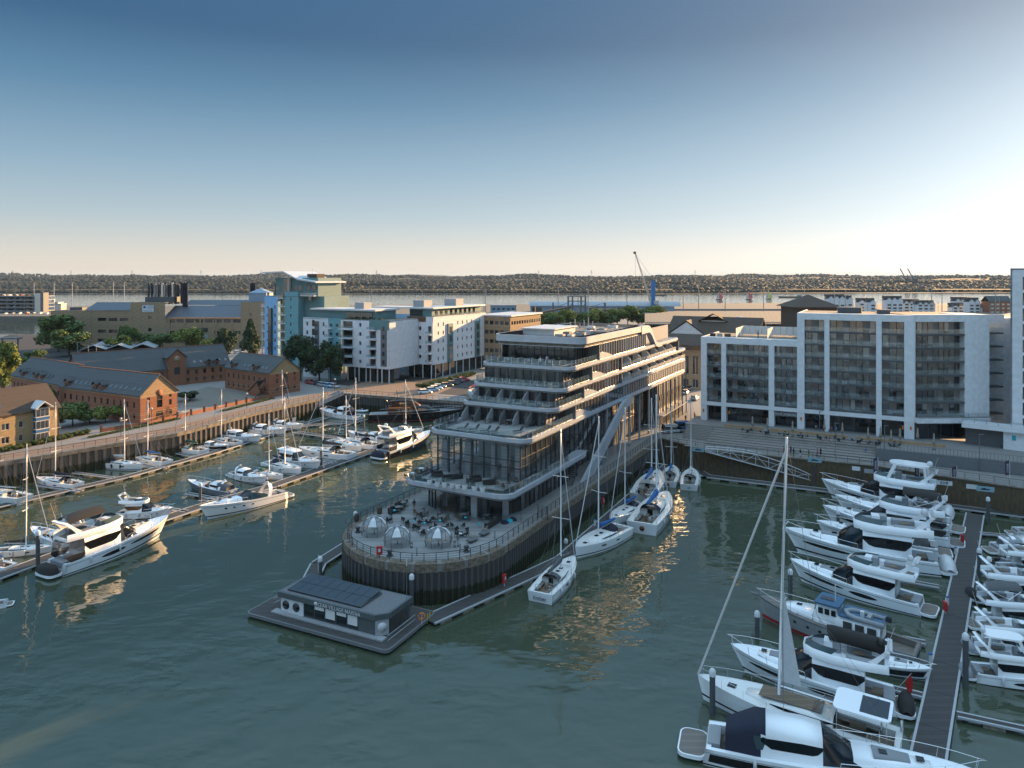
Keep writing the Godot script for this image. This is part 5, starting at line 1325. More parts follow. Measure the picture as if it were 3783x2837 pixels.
	var lg:=put("sign_emblem",lb.done(),"white",o,Vector3(x0+5.3,hh - 0.27,z0+0.26));lg.rotation_degrees.x=90
	for z in [-0.9,-2.6,-4.3,-6.0]: rod(o,"rail_post","steel",Vector3(x1+1.3,0,z),Vector3(x1+1.3,1.05,z),0.03)
	for y in [0.55,1.05]: rod(o,"handrail","steel",Vector3(x1+1.3,y,-0.9),Vector3(x1+1.3,y,-6.0),0.03)
	for z in [-2.2,-4.6]: rod(o,"rail_post","steel",Vector3(x0 - 1.4,0,z),Vector3(x0 - 1.4,1.05,z),0.03)
	for y in [0.55,1.05]: rod(o,"handrail","steel",Vector3(x0 - 1.4,y,-2.2),Vector3(x0 - 1.4,y,-4.6),0.03)
	rod(o,"antenna","steel",Vector3(x1 - 0.2,hh,z1+0.3),Vector3(x1 - 0.2,hh+4.6,z1+0.3),0.025);rod(o,"antenna","white",Vector3(x1 - 0.2,hh+3.6,z1+0.3),Vector3(x1 - 0.2,hh+4.5,z1+0.3),0.06)
	rod(o,"antenna","white",Vector3(x0+0.6,hh,z1 - 0.6),Vector3(x0+0.6,hh+2.3,z1 - 0.6),0.03)
	for s in [0,1]: bar(o,"ladder_rail","yellow",Vector3(w - 0.05,-0.5,-7.6 - s*0.45),Vector3(w+0.05,0.6,-7.6 - s*0.45),0.07,0.07)
	lifebuoy("orange lifebuoy hung on a post at the corner of the floating office",o.transform*Vector3(x1+2.0,0.0,-6.3),0.0)
func lifebuoy(label: String,at: Vector3,turn: float) -> void:
	var o:=thing("lifebuoy",label,"lifebuoy",at,turn)
	rod(o,"post","white",Vector3.ZERO,Vector3(0,1.2,0),0.04)
	var rb:=Builder.new(true)
	var ring:=[]
	for i in 17: ring.append(Vector3(cos(TAU*i/16)*0.34,sin(TAU*i/16)*0.34,0.1))
	rb.tube(ring,0.09,7);put("ring",rb.done(),"orange",o,Vector3(0,0.95,0))
func lifebox(label: String,at: Vector3,turn:=0.0) -> void:
	var o:=thing("lifebuoy_box",label,"lifebuoy box",at,turn,"red lifebuoy boxes")
	rod(o,"post","white",Vector3.ZERO,Vector3(0,0.7,0),0.06)
	put("casing",prism(rounded(-0.36,0.36,-0.16,0.16,0.12,3),0.45,1.45),"red",o)
	box(o,"notice","white",Vector3(0.0,1.0,0.17),Vector3(0.3,0.4,0.02))
func make_gangways() -> void:
	var a:=G(2606,1664,QUAY);var b:=G(3035,1780,0.5)
	var o:=thing("gangway_bridge","white steel truss gangway arching down from the quay to the pontoon","gangway",a)
	var v:=b - a
	var side:=v.cross(Vector3.UP).normalized()
	var n:=9
	put("walkway",wires([[Vector3.ZERO,v]],0.01),"mid_grey",o)
	var dk:=bar(o,"walkway_deck","mid_grey",Vector3(0,0.05,0),v+Vector3(0,0.05,0),1.9,0.08)
	for s in [-1.0,1.0]:
		var prev_t:=Vector3.ZERO
		for i in n+1:
			var t:=float(i)/n
			var p: Vector3=v*t+side*s
			var q: Vector3=p+Vector3(0,0.35+1.75*sin(PI*clampf(t*0.92+0.04,0,1)),0)
			rod(o,"truss_post","white",p,q,0.05)
			if i>0:
				rod(o,"bottom_chord","white",v*(float(i - 1)/n)+side*s,p,0.07)
				rod(o,"top_chord","white",prev_t,q,0.08)
				rod(o,"handrail","white",(v*(float(i - 1)/n)+side*s).lerp(prev_t,0.62),p.lerp(q,0.62),0.035)
				rod(o,"diagonal","white",prev_t if i % 2 else v*(float(i - 1)/n)+side*s,p if i % 2 else q,0.045)
			prev_t=q
	var e:=v+v.normalized()*0.2
	for s in [-1.0,1.0]:
		var f:=Vector3(v.x,0,v.z).normalized()
		for i in 5: rod(o,"rail_post","white",v+f*(i*1.7)+side*s,v+f*(i*1.7)+side*s+Vector3(0,1.05,0),0.04)
		for y in [0.4,0.75,1.05]: rod(o,"handrail","white",v+side*s+Vector3(0,y,0),v+f*6.8+side*s+Vector3(0,y,0),0.035)
	a=G(1262,1458,QUAY);b=G(1085,1540,0.5)
	o=thing("covered_gangway","grey mesh-sided gangway sloping down from the quay to the pontoon","gangway",a)
	v=b - a;side=v.cross(Vector3.UP).normalized()
	bar(o,"walkway_deck","mid_grey",Vector3.ZERO,v,2.0,0.1)
	for s in [-1.0,1.0]:
		bar(o,"mesh_panel","canvas_pale",side*s+Vector3(0,0.62,0),v+side*s+Vector3(0,0.62,0),0.05,1.1)
		rod(o,"top_rail","steel",side*s+Vector3(0,1.25,0),v+side*s+Vector3(0,1.25,0),0.06)
		for i in 11: rod(o,"post","steel",v*(i/10.0)+side*s,v*(i/10.0)+side*s+Vector3(0,1.25,0),0.04)
	box(o,"landing_cover","canvas_grey",v+Vector3(-1.6,0.7,0.8),Vector3(2.4,1.3,1.6),30)
	box(o,"fender_block","orange",v+Vector3(1.4,0.15,0.2),Vector3(1.3,0.5,0.8),30)
	lifebox("red lifebuoy box on the terrace railing at the pier head",G(1402,2062,QUAY),10)
	lifebox("red lifebuoy box on the pontoon beside the stern of the Ember yacht",G(1863,2165,0.48),60)
	lifebox("red lifebuoy box at the pontoon edge beside the blue-covered yachts",G(2228,1872,0.48),60)
	lifebox("red lifebuoy box on the pontoon opposite the bow of the ensign yacht",G(3492,2270,0.48),80)
	lifebox("red lifebuoy box on the pontoon by the cruiser with the grey canopy",G(3555,2012,0.48),80)
	lifebox("red lifebuoy box standing on the wall pontoon under the stone quay",G(3614,1862,0.48),0)
# ---------- houses. Frame: x to the right along the front, z toward the viewer, so a body runs from z = 0 back to z = -d
func roof_mesh(w: float,d: float,eave: float,rise: float,along_x: bool,over:=0.35) -> ArrayMesh:
	var b:=Builder.new()
	var t:=0.22
	var sl:=rise/((d if along_x else w)/2)
	for lift in [0.0,t]:
		for s in [-1.0,1.0]:
			if along_x:
				var ze: float=-d/2+s*(d/2+over)
				b.quad(Vector3(-over,eave - sl*over+lift,ze),Vector3(w+over,eave - sl*over+lift,ze),Vector3(w+over,eave+rise+lift,-d/2),Vector3(-over,eave+rise+lift,-d/2))
			else:
				var xe: float=w/2+s*(w/2+over)
				b.quad(Vector3(xe,eave - sl*over+lift,over),Vector3(xe,eave - sl*over+lift,-d - over),Vector3(w/2,eave+rise+lift,-d - over),Vector3(w/2,eave+rise+lift,over))
	for s in [-1.0,1.0]:
		if along_x:
			var ze: float=-d/2+s*(d/2+over)
			b.quad(Vector3(-over,eave - sl*over,ze),Vector3(w+over,eave - sl*over,ze),Vector3(w+over,eave - sl*over+t,ze),Vector3(-over,eave - sl*over+t,ze))
			for x in [-over,w+over]: b.quad(Vector3(x,eave - sl*over,ze),Vector3(x,eave+rise,-d/2),Vector3(x,eave+rise+t,-d/2),Vector3(x,eave - sl*over+t,ze))
		else:
			var xe: float=w/2+s*(w/2+over)
			b.quad(Vector3(xe,eave - sl*over,over),Vector3(xe,eave - sl*over,-d - over),Vector3(xe,eave - sl*over+t,-d - over),Vector3(xe,eave - sl*over+t,over))
			for z in [over,-d - over]: b.quad(Vector3(xe,eave - sl*over,z),Vector3(w/2,eave+rise,z),Vector3(w/2,eave+rise+t,z),Vector3(xe,eave - sl*over+t,z))
	return b.done()
func grid_windows(n: int,floors: int,x0: float,dx: float,y0: float,dy: float,w: float,h: float) -> Array:
	var o:=[]
	for i in n:
		for j in floors: o.append([x0+i*dx,y0+j*dy,w,h])
	return o
func plain_box(par: Node3D,called: String,m: String,x: float,w: float,d: float,y0: float,y1: float,z:=0.0) -> MeshInstance3D:
	return box(par,called,m,Vector3(x+w/2,(y0+y1)/2,z - d/2),Vector3(w,y1 - y0,d))
func gable_house(label: String,at: Vector3,turn: float,w: float,d: float,eave: float,rise: float,c:={}) -> Node3D:
	var o:=thing(c.get("name","brick_house"),label,c.get("cat","house"),at,turn,c.get("group",""))
	var wm: String=c.get("wall","brick_red");var ax: bool=c.get("along_x",true)
	facade(o,wm,Vector3.ZERO,0,w,eave,c.get("front",[]),c.get("panes",["pane_dark","pane_dim"]),c.get("frame",""))
	facade(o,wm,Vector3(w,0,0),90,d,eave,c.get("right",[]),c.get("panes",["pane_dark","pane_dim"]),c.get("frame",""))
	plain_box(o,"wall",wm,0,0.3,d,0,eave);plain_box(o,"wall",wm,0,w,0.3,0,eave,-d+0.3)
	var g:=Builder.new()
	if ax:
		for x in [0.0,w]: g.tri(Vector3(x,eave,0),Vector3(x,eave,-d),Vector3(x,eave+rise,-d/2))
	else:
		for z in [0.0,-d]: g.tri(Vector3(0,eave,z),Vector3(w,eave,z),Vector3(w/2,eave+rise,z))
	put("gable",g.done(),c.get("gable",wm),o)
	put("roof",roof_mesh(w,d,eave,rise,ax),c.get("roof","slate"),o)
	if c.get("ridge",true):
		if ax: bar(o,"ridge","brick_red",Vector3(-0.3,eave+rise+0.24,-d/2),Vector3(w+0.3,eave+rise+0.24,-d/2),0.3,0.16)
		else: bar(o,"ridge","brick_red",Vector3(w/2,eave+rise+0.24,0.3),Vector3(w/2,eave+rise+0.24,-d - 0.3),0.3,0.16)
	for b in c.get("bands",[]):
		box(o,"band","brick_band",Vector3(w/2,b[0],0.012),Vector3(w,b[1],0.03))
		box(o,"band","brick_band",Vector3(w+0.012,b[0],-d/2),Vector3(0.03,b[1],d))
	var ang:=atan2(rise,d/2)
	for s in c.get("skylights",[]):
		var k:=box(o,"roof_light","pane_dim",Vector3(s[0],eave+rise*s[1]+0.26,-d/2*s[1]),Vector3.ONE)
		k.transform.basis=Basis.from_euler(Vector3(ang,0,0))*Basis.from_scale(Vector3(0.8,0.08,1.1))
	for x in c.get("dormers",[]):
		var y:=eave+0.3
		box(o,"dormer",c.get("dormer_m",wm),Vector3(x,y+0.35,-0.9),Vector3(1.5,1.5,2.0))
		box(o,"dormer_window","pane_dim",Vector3(x,y+0.3,0.12),Vector3(1.0,1.1,0.06))
		put("dormer_roof",roof_mesh(1.7,3.2,0,0.7,false,0.15),c.get("roof","slate"),o,Vector3(x - 0.85,y+1.05,0.15))
	return o
func make_brick_houses() -> void:
	var rows:=func(n: int,dx: float,x0: float) -> Array:
		var o:=[]
		for i in n:
			for y in [0.7,3.2,5.1]: o.append([x0+i*dx,y if y<5 else 4.75,0.8,1.35 if y<5 else 1.0])
		return o
	var f:=grid_windows(12,2,1.5,2.5,0.8,2.7,0.8,1.4)
	var r:=[[1.6,0.8,0.8,1.3],[4.0,0.7,1.9,1.5],[7.4,0.8,0.8,1.3],[1.6,3.3,0.8,1.3],[4.2,3.1,1.5,1.8],[7.4,3.3,0.8,1.3],[1.7,5.2,0.75,1.2],[4.2,4.95,1.5,1.6],[7.4,5.2,0.75,1.2]]
	var o:=gable_house("red brick house with a cream gable facing the quay and grey slate roof",V(-114.4,180.1,QUAY),GRID,31.7,9.7,6.6,4.2,{"front": f,"right": r,"gable": "brick_band","bands": [[6.2,0.7],[1.0,0.12],[1.9,0.12],[2.3,0.1]],"skylights": [[5,0.22],[7,0.22],[9,0.22],[11,0.22],[19,0.22],[21,0.22],[23,0.22],[25,0.22],[28,0.22],[30,0.22]],"dormers": [2.5,14.0,16.6]})
	var ar:=Builder.new(true);ar.lathe([[0.0,0.08],[0.75,0.08],[0.75,0]],16)
	var a:=put("gable_arch",ar.done(),"brick_red",o,Vector3(31.74,6.6,-4.9));a.rotation_degrees=Vector3(0,0,-90)
	gable_house("red brick wing with a row of roof lights behind the cream-gabled house",V(-141.5,201,QUAY),GRID - 8,33,10,6.6,4.4,{"front": grid_windows(12,2,1.5,2.6,0.8,2.7,0.8,1.4),"bands": [[6.2,0.7]],"skylights": [[3,0.22],[5,0.22],[9,0.22],[11,0.22],[13,0.22],[22,0.22],[24,0.22]],"dormers": [7.0,16.0,19.0]})
	o=gable_house("long red brick building with a big slate roof and round gable clock",V(-126,206.5,QUAY),43,44,14,5.4,5.9,{"front": grid_windows(16,2,1.5,2.6,0.6,2.5,0.9,1.4),"bands": [[5.0,0.6],[0.8,0.12]],"skylights": [[33,0.2],[35,0.2],[41,0.2],[43,0.2]],"dormers": [37.0,39.6]})
	box(o,"cross_bay","brick_red",Vector3(27,4.4,-1.4),Vector3(5.2,8.8,4.4))
	put("cross_roof",roof_mesh(5.8,7.0,0,2.6,false,0.2),"slate",o,Vector3(24.1,8.75,0.9))
	var cg:=Builder.new();cg.tri(Vector3(24.4,8.8,0.81),Vector3(29.6,8.8,0.81),Vector3(27,11.2,0.81));put("cross_gable",cg.done(),"brick_red",o)
	var ck:=Builder.new(true);ck.lathe([[0.0,0.06],[1.0,0.06],[1.0,0]],18)
	var kk:=put("round_panel",ck.done(),"brick_band",o,Vector3(27,8.4,0.82));kk.rotation_degrees.x=90
	box(o,"bay_window","pane_dim",Vector3(27,4.6,0.83),Vector3(1.7,2.2,0.08))
	o=gable_house("red brick house with an outside stair, its gable beside the dark round trees",V(-88.4,219,QUAY),-37,23,10.5,6.5,3.9,{"front": grid_windows(8,2,1.5,2.7,0.8,2.7,0.8,1.4),"right": [[2.2,0.8,0.8,1.3],[4.6,0.7,2.0,1.5],[8.2,0.8,0.8,1.3],[2.2,3.3,0.8,1.3],[4.8,3.1,1.5,1.9],[8.2,3.3,0.8,1.3],[2.2,5.1,0.75,1.2],[4.8,4.9,1.5,1.55],[8.2,5.1,0.75,1.2]],"gable": "brick_buff","bands": [[6.2,0.6],[1.0,0.12],[1.9,0.12]],"skylights": [[9,0.22],[11,0.22],[13,0.22],[18,0.22],[20,0.22]],"dormers": [4.0,15.5]})
	bar(o,"stair_roof","slate",Vector3(17,1.0,2.0),Vector3(22,4.6,2.0),2.4,0.2);bar(o,"stair_wall","brick_red",Vector3(17.4,0.6,2.9),Vector3(21.8,2.4,2.9),0.2,3.0)
	o=gable_house("buff brick flats with brown tiled roof and a white and blue corner bay",V(-114.6,137.5,QUAY),GRID,10,20.4,6.7,4.4,{"wall": "brick_buff","roof": "tile_brown","along_x": false,"ridge": false,"right": [[1.5,0.9,1.2,1.2],[1.5,3.6,1.2,1.2],[6.0,0.9,0.9,1.2],[6.0,3.6,0.9,1.2],[9.4,0.9,1.4,1.3],[9.4,3.6,1.4,1.3],[12.6,0.9,0.8,1.3],[12.6,3.6,0.8,1.3]],"frame": "white","panes": ["pane_dim","pane_dark"]})
	for i in 3:
		box(o,"bay_frame","white",Vector3(10.5,1.1+i*2.5,-16.6),Vector3(1.1,1.9,2.7))
		for s in [-0.85,0.0,0.85]: box(o,"bay_window","pane_dim",Vector3(11.07,1.15+i*2.5,-16.6+s),Vector3(0.05,1.5,0.68))
		box(o,"bay_window","pane_dim",Vector3(10.55,1.15+i*2.5,-15.23),Vector3(0.75,1.5,0.05))
		if i<2: box(o,"bay_band","bay_blue",Vector3(10.52,2.38+i*2.5,-16.6),Vector3(1.14,0.62,2.74))
	put("bay_gable",roof_mesh(3.0,3.2,0,1.2,true,0.1),"white",o,Vector3(8.6,7.1,-15.1))
	for q in [-5.0,-10.0]:
		var k:=box(o,"roof_light","pane_dim",Vector3(8.2,8.45,q),Vector3.ONE);k.transform.basis=Basis.from_euler(Vector3(0,0,-0.72))*Basis.from_scale(Vector3(1.2,0.08,1.1))
	gable_house("brown tiled roof of the flats at the frame's left edge behind the buff ones",V(-128,146,QUAY),GRID - 90,22,9,6.5,4.4,{"wall": "brick_buff","roof": "tile_brown","ridge": false})
	var wl:=thing("brick_garden_wall","low red brick wall with square pillars along the promenade","wall")
	var pts:=[Vector2(-90.5,156.5),Vector2(-84,164.0),Vector2(-78.0,180),Vector2(-71,197),Vector2(-66,206)]
	for i in pts.size() - 1:
		var p: Vector2=pts[i];var q: Vector2=pts[i+1]
		if i != 1 or true: bar(wl,"wall_panel","brick_red",V(p.x,p.y,QUAY+0.4),V(q.x,q.y,QUAY+0.4),0.25,0.85)
		var n:=int(p.distance_to(q)/3.6)
		for j in n:
			var e:=p.lerp(q,float(j)/n)
			box(wl,"pillar","brick_red",V(e.x,e.y,QUAY+0.75),Vector3(0.5,1.6,0.5),30)
	var rl:=thing("promenade_railing","dark iron railing along the brick promenade","railing")
	var path:=[]
	for p in [Vector2(-124,97),Vector2(-94.7,131.6),Vector2(-73.9,156),Vector2(-65.1,180.2),Vector2(-50.6,210),Vector2(-24,199.3),Vector2(20,181.8)]: path.append(V(p.x,p.y,QUAY))
	railing(rl,path,1.1,2.0,"iron",[1.0,0.5],0.04)
func balcony(par: Node3D,at: Vector3,w: float,dp: float,m:="white") -> void:
	var s:=box(par,"balcony",m,at,Vector3(w,0.28,dp))
	for q in [[Vector3(0,0.62,dp/2 - 0.04),Vector3(w,0.95,0.04)],[Vector3(w/2 - 0.04,0.62,0),Vector3(0.04,0.95,dp)],[Vector3(-w/2+0.04,0.62,0),Vector3(0.04,0.95,dp)]]:
		var g:=MeshInstance3D.new();g.mesh=unit_box;g.material_override=M["rail_glass"];g.name="balcony_glass";s.add_child(g,true)
		g.transform=s.transform.affine_inverse()*Transform3D(Basis.from_scale(q[1]),at+q[0])
func make_flats() -> void:
	var o:=thing("tower_flats","tall sky-blue and teal tower of flats under a tilted wing roof","apartment building",V(-90.5,260,QUAY),GRID)
	facade(o,"sky_blue",Vector3.ZERO,0,6.6,27.4,grid_windows(1,8,1.0,1,2.0,3.0,1.1,0.6)+grid_windows(1,8,4.9,1,1.8,3.0,0.7,1.2))
	plain_box(o,"side_wall","sky_blue",0,0.3,16,0,27.4);plain_box(o,"roof","flat_roof",0,17,16,27.2,27.38)
	plain_box(o,"glass_stair","pane_dim",2.6,1.5,1.0,6,23,0.9)
	plain_box(o,"recess_wall","teal_dark",6.6,3.4,0.3,0,29,-1.2)
	facade(o,"teal",Vector3(10,0,0),0,6.5,29.0,grid_windows(1,9,2.6,1,1.8,3.0,0.7,1.2))
	plain_box(o,"side_wall","teal",16.3,0.3,16,0,29,-0.25);plain_box(o,"roof","flat_roof",10,6.5,16,28.8,28.98,-0.2)
	for j in 9:
		balcony(o,Vector3(8.3,2.6+j*3.0,0.0),3.3,1.6);box(o,"window","pane_dim",Vector3(8.3,4.0+j*3.0,-1.15),Vector3(2.6,2.1,0.1))
		if j<8: balcony(o,Vector3(-1.0,2.4+j*3.0,-1.5),2.0,3.0)
	rod(o,"balcony_column","white",Vector3(-1.7,0,-0.4),Vector3(-1.7,23.5,-0.4),0.18)
	plain_box(o,"penthouse","teal_dark",3.4,20.6,12,27.4,34.0,-2.0);plain_box(o,"lower_block","teal_dark",16.6,9.4,13,0,27.4,-3.0)
	plain_box(o,"penthouse_glass","pane_dim",7.6,3.6,0.4,28.2,33.6,-1.7)
	for q in [[4.2,29.4],[12.6,29.4],[15.0,29.4],[19.0,29.6],[21.5,29.6],[19.5,26.0]]: box(o,"window","pane_dim",Vector3(q[0]+0.7,q[1]+0.8,-1.97),Vector3(1.5,1.7,0.1))
	balcony(o,Vector3(20.5,27.6,-1.4),6.5,2.6)
	rod(o,"roof_column","white",Vector3(11.2,28.9,-0.6),Vector3(11.2,34.5,-0.6),0.22)
	var wing:=Builder.new()
	var rw:=[]
	for q in [[-0.5,35.6],[10.0,35.9],[17.0,33.2],[25.5,32.2]]: rw.append([Vector3(q[0],q[1],0.8),Vector3(q[0],q[1]+0.45,0.8),Vector3(q[0],q[1]+0.45,-15),Vector3(q[0],q[1],-15)])
	wing.rows(rw,true);wing.fan(rw[0]);wing.fan(rw[-1]);put("wing_roof",wing.done(),"white",o)
	plain_box(o,"chimney_block","tile_brown",15.0,4.6,4,32.0,35.4,-6)
	rod(o,"aerial","steel",Vector3(15.5,35,-8),Vector3(15.5,37.5,-8),0.06)
	o=thing("white_flats","white block of flats with a teal stripe, roof garden and columns","apartment building",V(-72,245,QUAY),GRID)
	facade(o,"flat_white",Vector3.ZERO,0,11.6,20.4,grid_windows(2,5,1.4,7.4,5.6,3.0,0.9,1.3)+grid_windows(1,5,4.0,1,5.4,3.0,1.3,2.2))
	plain_box(o,"bay_strip","mid_grey",5.6,1.6,0.4,5.0,19.2,0.38)
	for j in 5: box(o,"window","pane_dim",Vector3(6.4,6.4+j*3.0,0.42),Vector3(1.1,1.8,0.08))
	facade(o,"teal",Vector3(11.6,0,0.3),0,5.6,20.4,grid_windows(2,5,0.6,2.7,5.6,3.0,1.2,1.0))
	facade(o,"flat_white",Vector3(17.2,0,0.0),0,19.8,20.2,grid_windows(1,5,0.5,1,5.3,3.0,4.2,2.3)+grid_windows(1,5,7.4,1,5.9,3.0,1.0,1.2)+grid_windows(1,5,11.8,1,5.3,3.0,2.6,2.3)+[[16.6,5.6,2.2,13.0]],["pane_dark","pane_dim"],"",0.6,4.6)
	plain_box(o,"corner_panel","mid_grey",33.6,2.5,0.3,5.4,18.8,0.12)
	for j in 5:
		box(o,"window","pane_dim",Vector3(34.8,6.8+j*2.7,0.16),Vector3(0.9,1.4,0.08))
		balcony(o,Vector3(19.8,5.0+j*3.0,0.9),5.0,2.0,"flat_white");balcony(o,Vector3(30.4,5.0+j*3.0,0.7),3.2,1.5,"flat_white");balcony(o,Vector3(12.4,5.0+j*3.0,0.9),2.6,1.4,"flat_white")
	plain_box(o,"upper_teal","teal_dark",29.0,8.0,0.4,17.2,20.4,0.16)
	plain_box(o,"side_wall","flat_white",36.7,0.3,16,4.6,20.2);plain_box(o,"soffit","pale_grey",17.2,19.8,16,4.5,4.62,-0.3);plain_box(o,"shop_glass","pane_dark",17.4,19.4,0.3,0,4.5,-2.6)
	plain_box(o,"roof","flat_roof",0,37,16,20.0,20.15)
	plain_box(o,"penthouse","teal_dark",2.6,27,11,20.2,23.0,-2.2);plain_box(o,"penthouse_glass","pane_dark",17.5,11,0.4,20.4,22.4,-1.9)
	plain_box(o,"penthouse_roof","white",1.8,28.4,13,23.0,23.5,-1.4);plain_box(o,"lift_block","pale_grey",18.5,4,4,23.5,25.6,-5)
	for i in 9: rod(o,"column","white",Vector3(17.8+i*2.35,0,0.2 if i % 2 else -0.5),Vector3(17.8+i*2.35,4.6,0.2 if i % 2 else -0.5),0.2)
	for i in 10:
		box(o,"shop_window","pane_dim",Vector3(18.6+i*1.95,2.1,-2.55),Vector3(1.7,3.8,0.1))
	for i in 5: box(o,"planter","leaf_hedge_box" if M.has("leaf_hedge_box") else "grass",Vector3(21+i*3.0,20.6,-0.5),Vector3(1.4,0.7,0.6))
	o=thing("white_flats","white block of flats whose long side catches the sun, with teal bays","apartment building",V(-36.6,244.6,QUAY),GRID)
	facade(o,"flat_white",Vector3.ZERO,0,11.2,19.0,grid_windows(1,4,5.4,1,6.6,3.2,1.1,1.2)+grid_windows(1,4,0.2,1,5.6,3.2,2.6,2.4)+grid_windows(1,4,9.2,1,5.6,3.2,1.5,2.4),["pane_dark","pane_dim"],"",0.5,4.6)
	var sw:=grid_windows(10,5,3.0,3.1,5.8,2.9,0.75,1.25)
	facade(o,"flat_white",Vector3(11.2,0,0),90,35.5,20.8,sw.filter(func(q): return not (q[0]>8.4 and q[0]<12.6) and not (q[0]>26.5 and q[0]<30.5)),["pane_dark","pane_dim"],"",0.22,4.6)
	for b in [9.0,27.4]:
		plain_box(o,"teal_bay","teal_dark",11.2,0.5,3.0,4.6,18.0,-b)
		for j in 4: box(o,"bay_window","pane_dim",Vector3(11.74,6.6+j*3.1,-b - 1.5),Vector3(0.06,2.1,1.7))
	plain_box(o,"roof","flat_roof",0,11.2,35.5,20.6,20.78);plain_box(o,"soffit","pale_grey",0.1,11,35,4.5,4.62,-0.2)
	plain_box(o,"side_wall","flat_white",0,0.3,35.5,4.6,20.8);plain_box(o,"shop_glass","pane_dark",0.5,10.2,34,0,4.5,-1.2)
	plain_box(o,"front_upper","flat_white",8.4,2.8,0.3,19.0,20.8);plain_box(o,"penthouse","teal_dark",0.8,9.2,33,20.8,23.4,-1.2)
	plain_box(o,"penthouse_glass","pane_dim",1.2,5,0.3,21,23.0,-1.0)
	for i in 9: box(o,"penthouse_window","pane_dark",Vector3(10.05,22.0,-4 - i*3.1),Vector3(0.1,1.9,1.3))
	plain_box(o,"penthouse_roof","white",0.2,11.0,35,23.4,23.9,-0.4)
	plain_box(o,"lift_block","pale_grey",1.0,4.5,5,23.9,26.2,-3);plain_box(o,"lift_block","pale_grey",4,5,5,23.9,26.4,-18)
	balustrade(o,[Vector3(11.0,20.85,-1),Vector3(11.0,20.85,-34)],0.9,2.4)
	for j in 4:
		balcony(o,Vector3(0.6,5.2+j*3.2,0.9),4.4,2.2,"flat_white");balcony(o,Vector3(10.0,5.2+j*3.2,0.6),2.2,1.2,"flat_white")
	for i in 4: rod(o,"column","white",Vector3(0.4+i*3.5,0,0.3),Vector3(0.4+i*3.5,4.6,0.3),0.2)
	for i in 8: rod(o,"column","white",Vector3(11.0,0,-2 - i*4.4),Vector3(11.0,4.6,-2 - i*4.4),0.2)
	o=thing("white_flats","white and blue flats set back between the two white blocks","apartment building",V(-52,262,QUAY),GRID)
	facade(o,"flat_white",Vector3.ZERO,0,10,23.0,grid_windows(3,6,1.2,3.0,3.0,3.2,1.0,1.3));facade(o,"sky_blue",Vector3(10,0,0.4),0,9,21.0,grid_windows(2,5,1.4,4.0,3.6,3.4,0.7,1.6));plain_box(o,"roof","white",-0.3,19.6,10,23.0,23.5,0.5)
	plain_box(o,"side_wall","flat_white",18.7,0.3,12,0,22.9,0.3);plain_box(o,"low_link","flat_white",8,14,3,0,5.6,15)
	box(o,"entrance_glass","pane_dark",Vector3(13,2.4,15.05),Vector3(9,4.4,0.1))
	o=thing("office_block","tan brick office with bands of windows glowing in low sun beside the white flats","office building",V(-13,271,QUAY),GRID)
	facade(o,"brick_tan",Vector3.ZERO,0,14,19.5,grid_windows(6,5,0.8,2.2,2.4,3.5,1.6,1.4));facade(o,"brick_tan",Vector3(14,0,0),90,26,19.5,grid_windows(12,5,0.8,2.1,2.4,3.5,1.5,1.3));plain_box(o,"roof","white",-0.3,14.9,27,19.5,20.0,0.3)
	o=thing("pavilion","low dark-roofed restaurant pavilion by the parked cars","pavilion",V(-9,236,QUAY),GRID)
	plain_box(o,"wall","brick_tan",0,16,12,0,3.4);plain_box(o,"roof","flat_roof",-1.5,19,15,3.4,3.9,1.2);for i in 5: box(o,"window","pane_dim",Vector3(1.8+i*3.1,1.6,0.04),Vector3(2.5,2.4,0.08))
	o=thing("kiosk_terrace","round white-walled terrace with a red awning behind the hotel","terrace",V(-7.6,206,QUAY))
	var kb:=Builder.new(true);kb.lathe([[5.2,0],[5.2,1.5],[4.9,1.5],[4.9,0]],24);put("white_wall",kb.done(),"white",o)
	var rb:=Builder.new(true);rb.lathe([[4.4,2.8],[2.0,3.7],[0.0,3.9]],8);put("red_awning",rb.done(),"red",o);rod(o,"awning_post","white",Vector3(0,0,0),Vector3(0,3.6,0),0.08)
	var rr:=Builder.new(true);rr.lathe([[5.1,2.0],[5.1,2.08],[5.0,2.08],[5.0,2.0]],24);put("rail",rr.done(),"red",o)
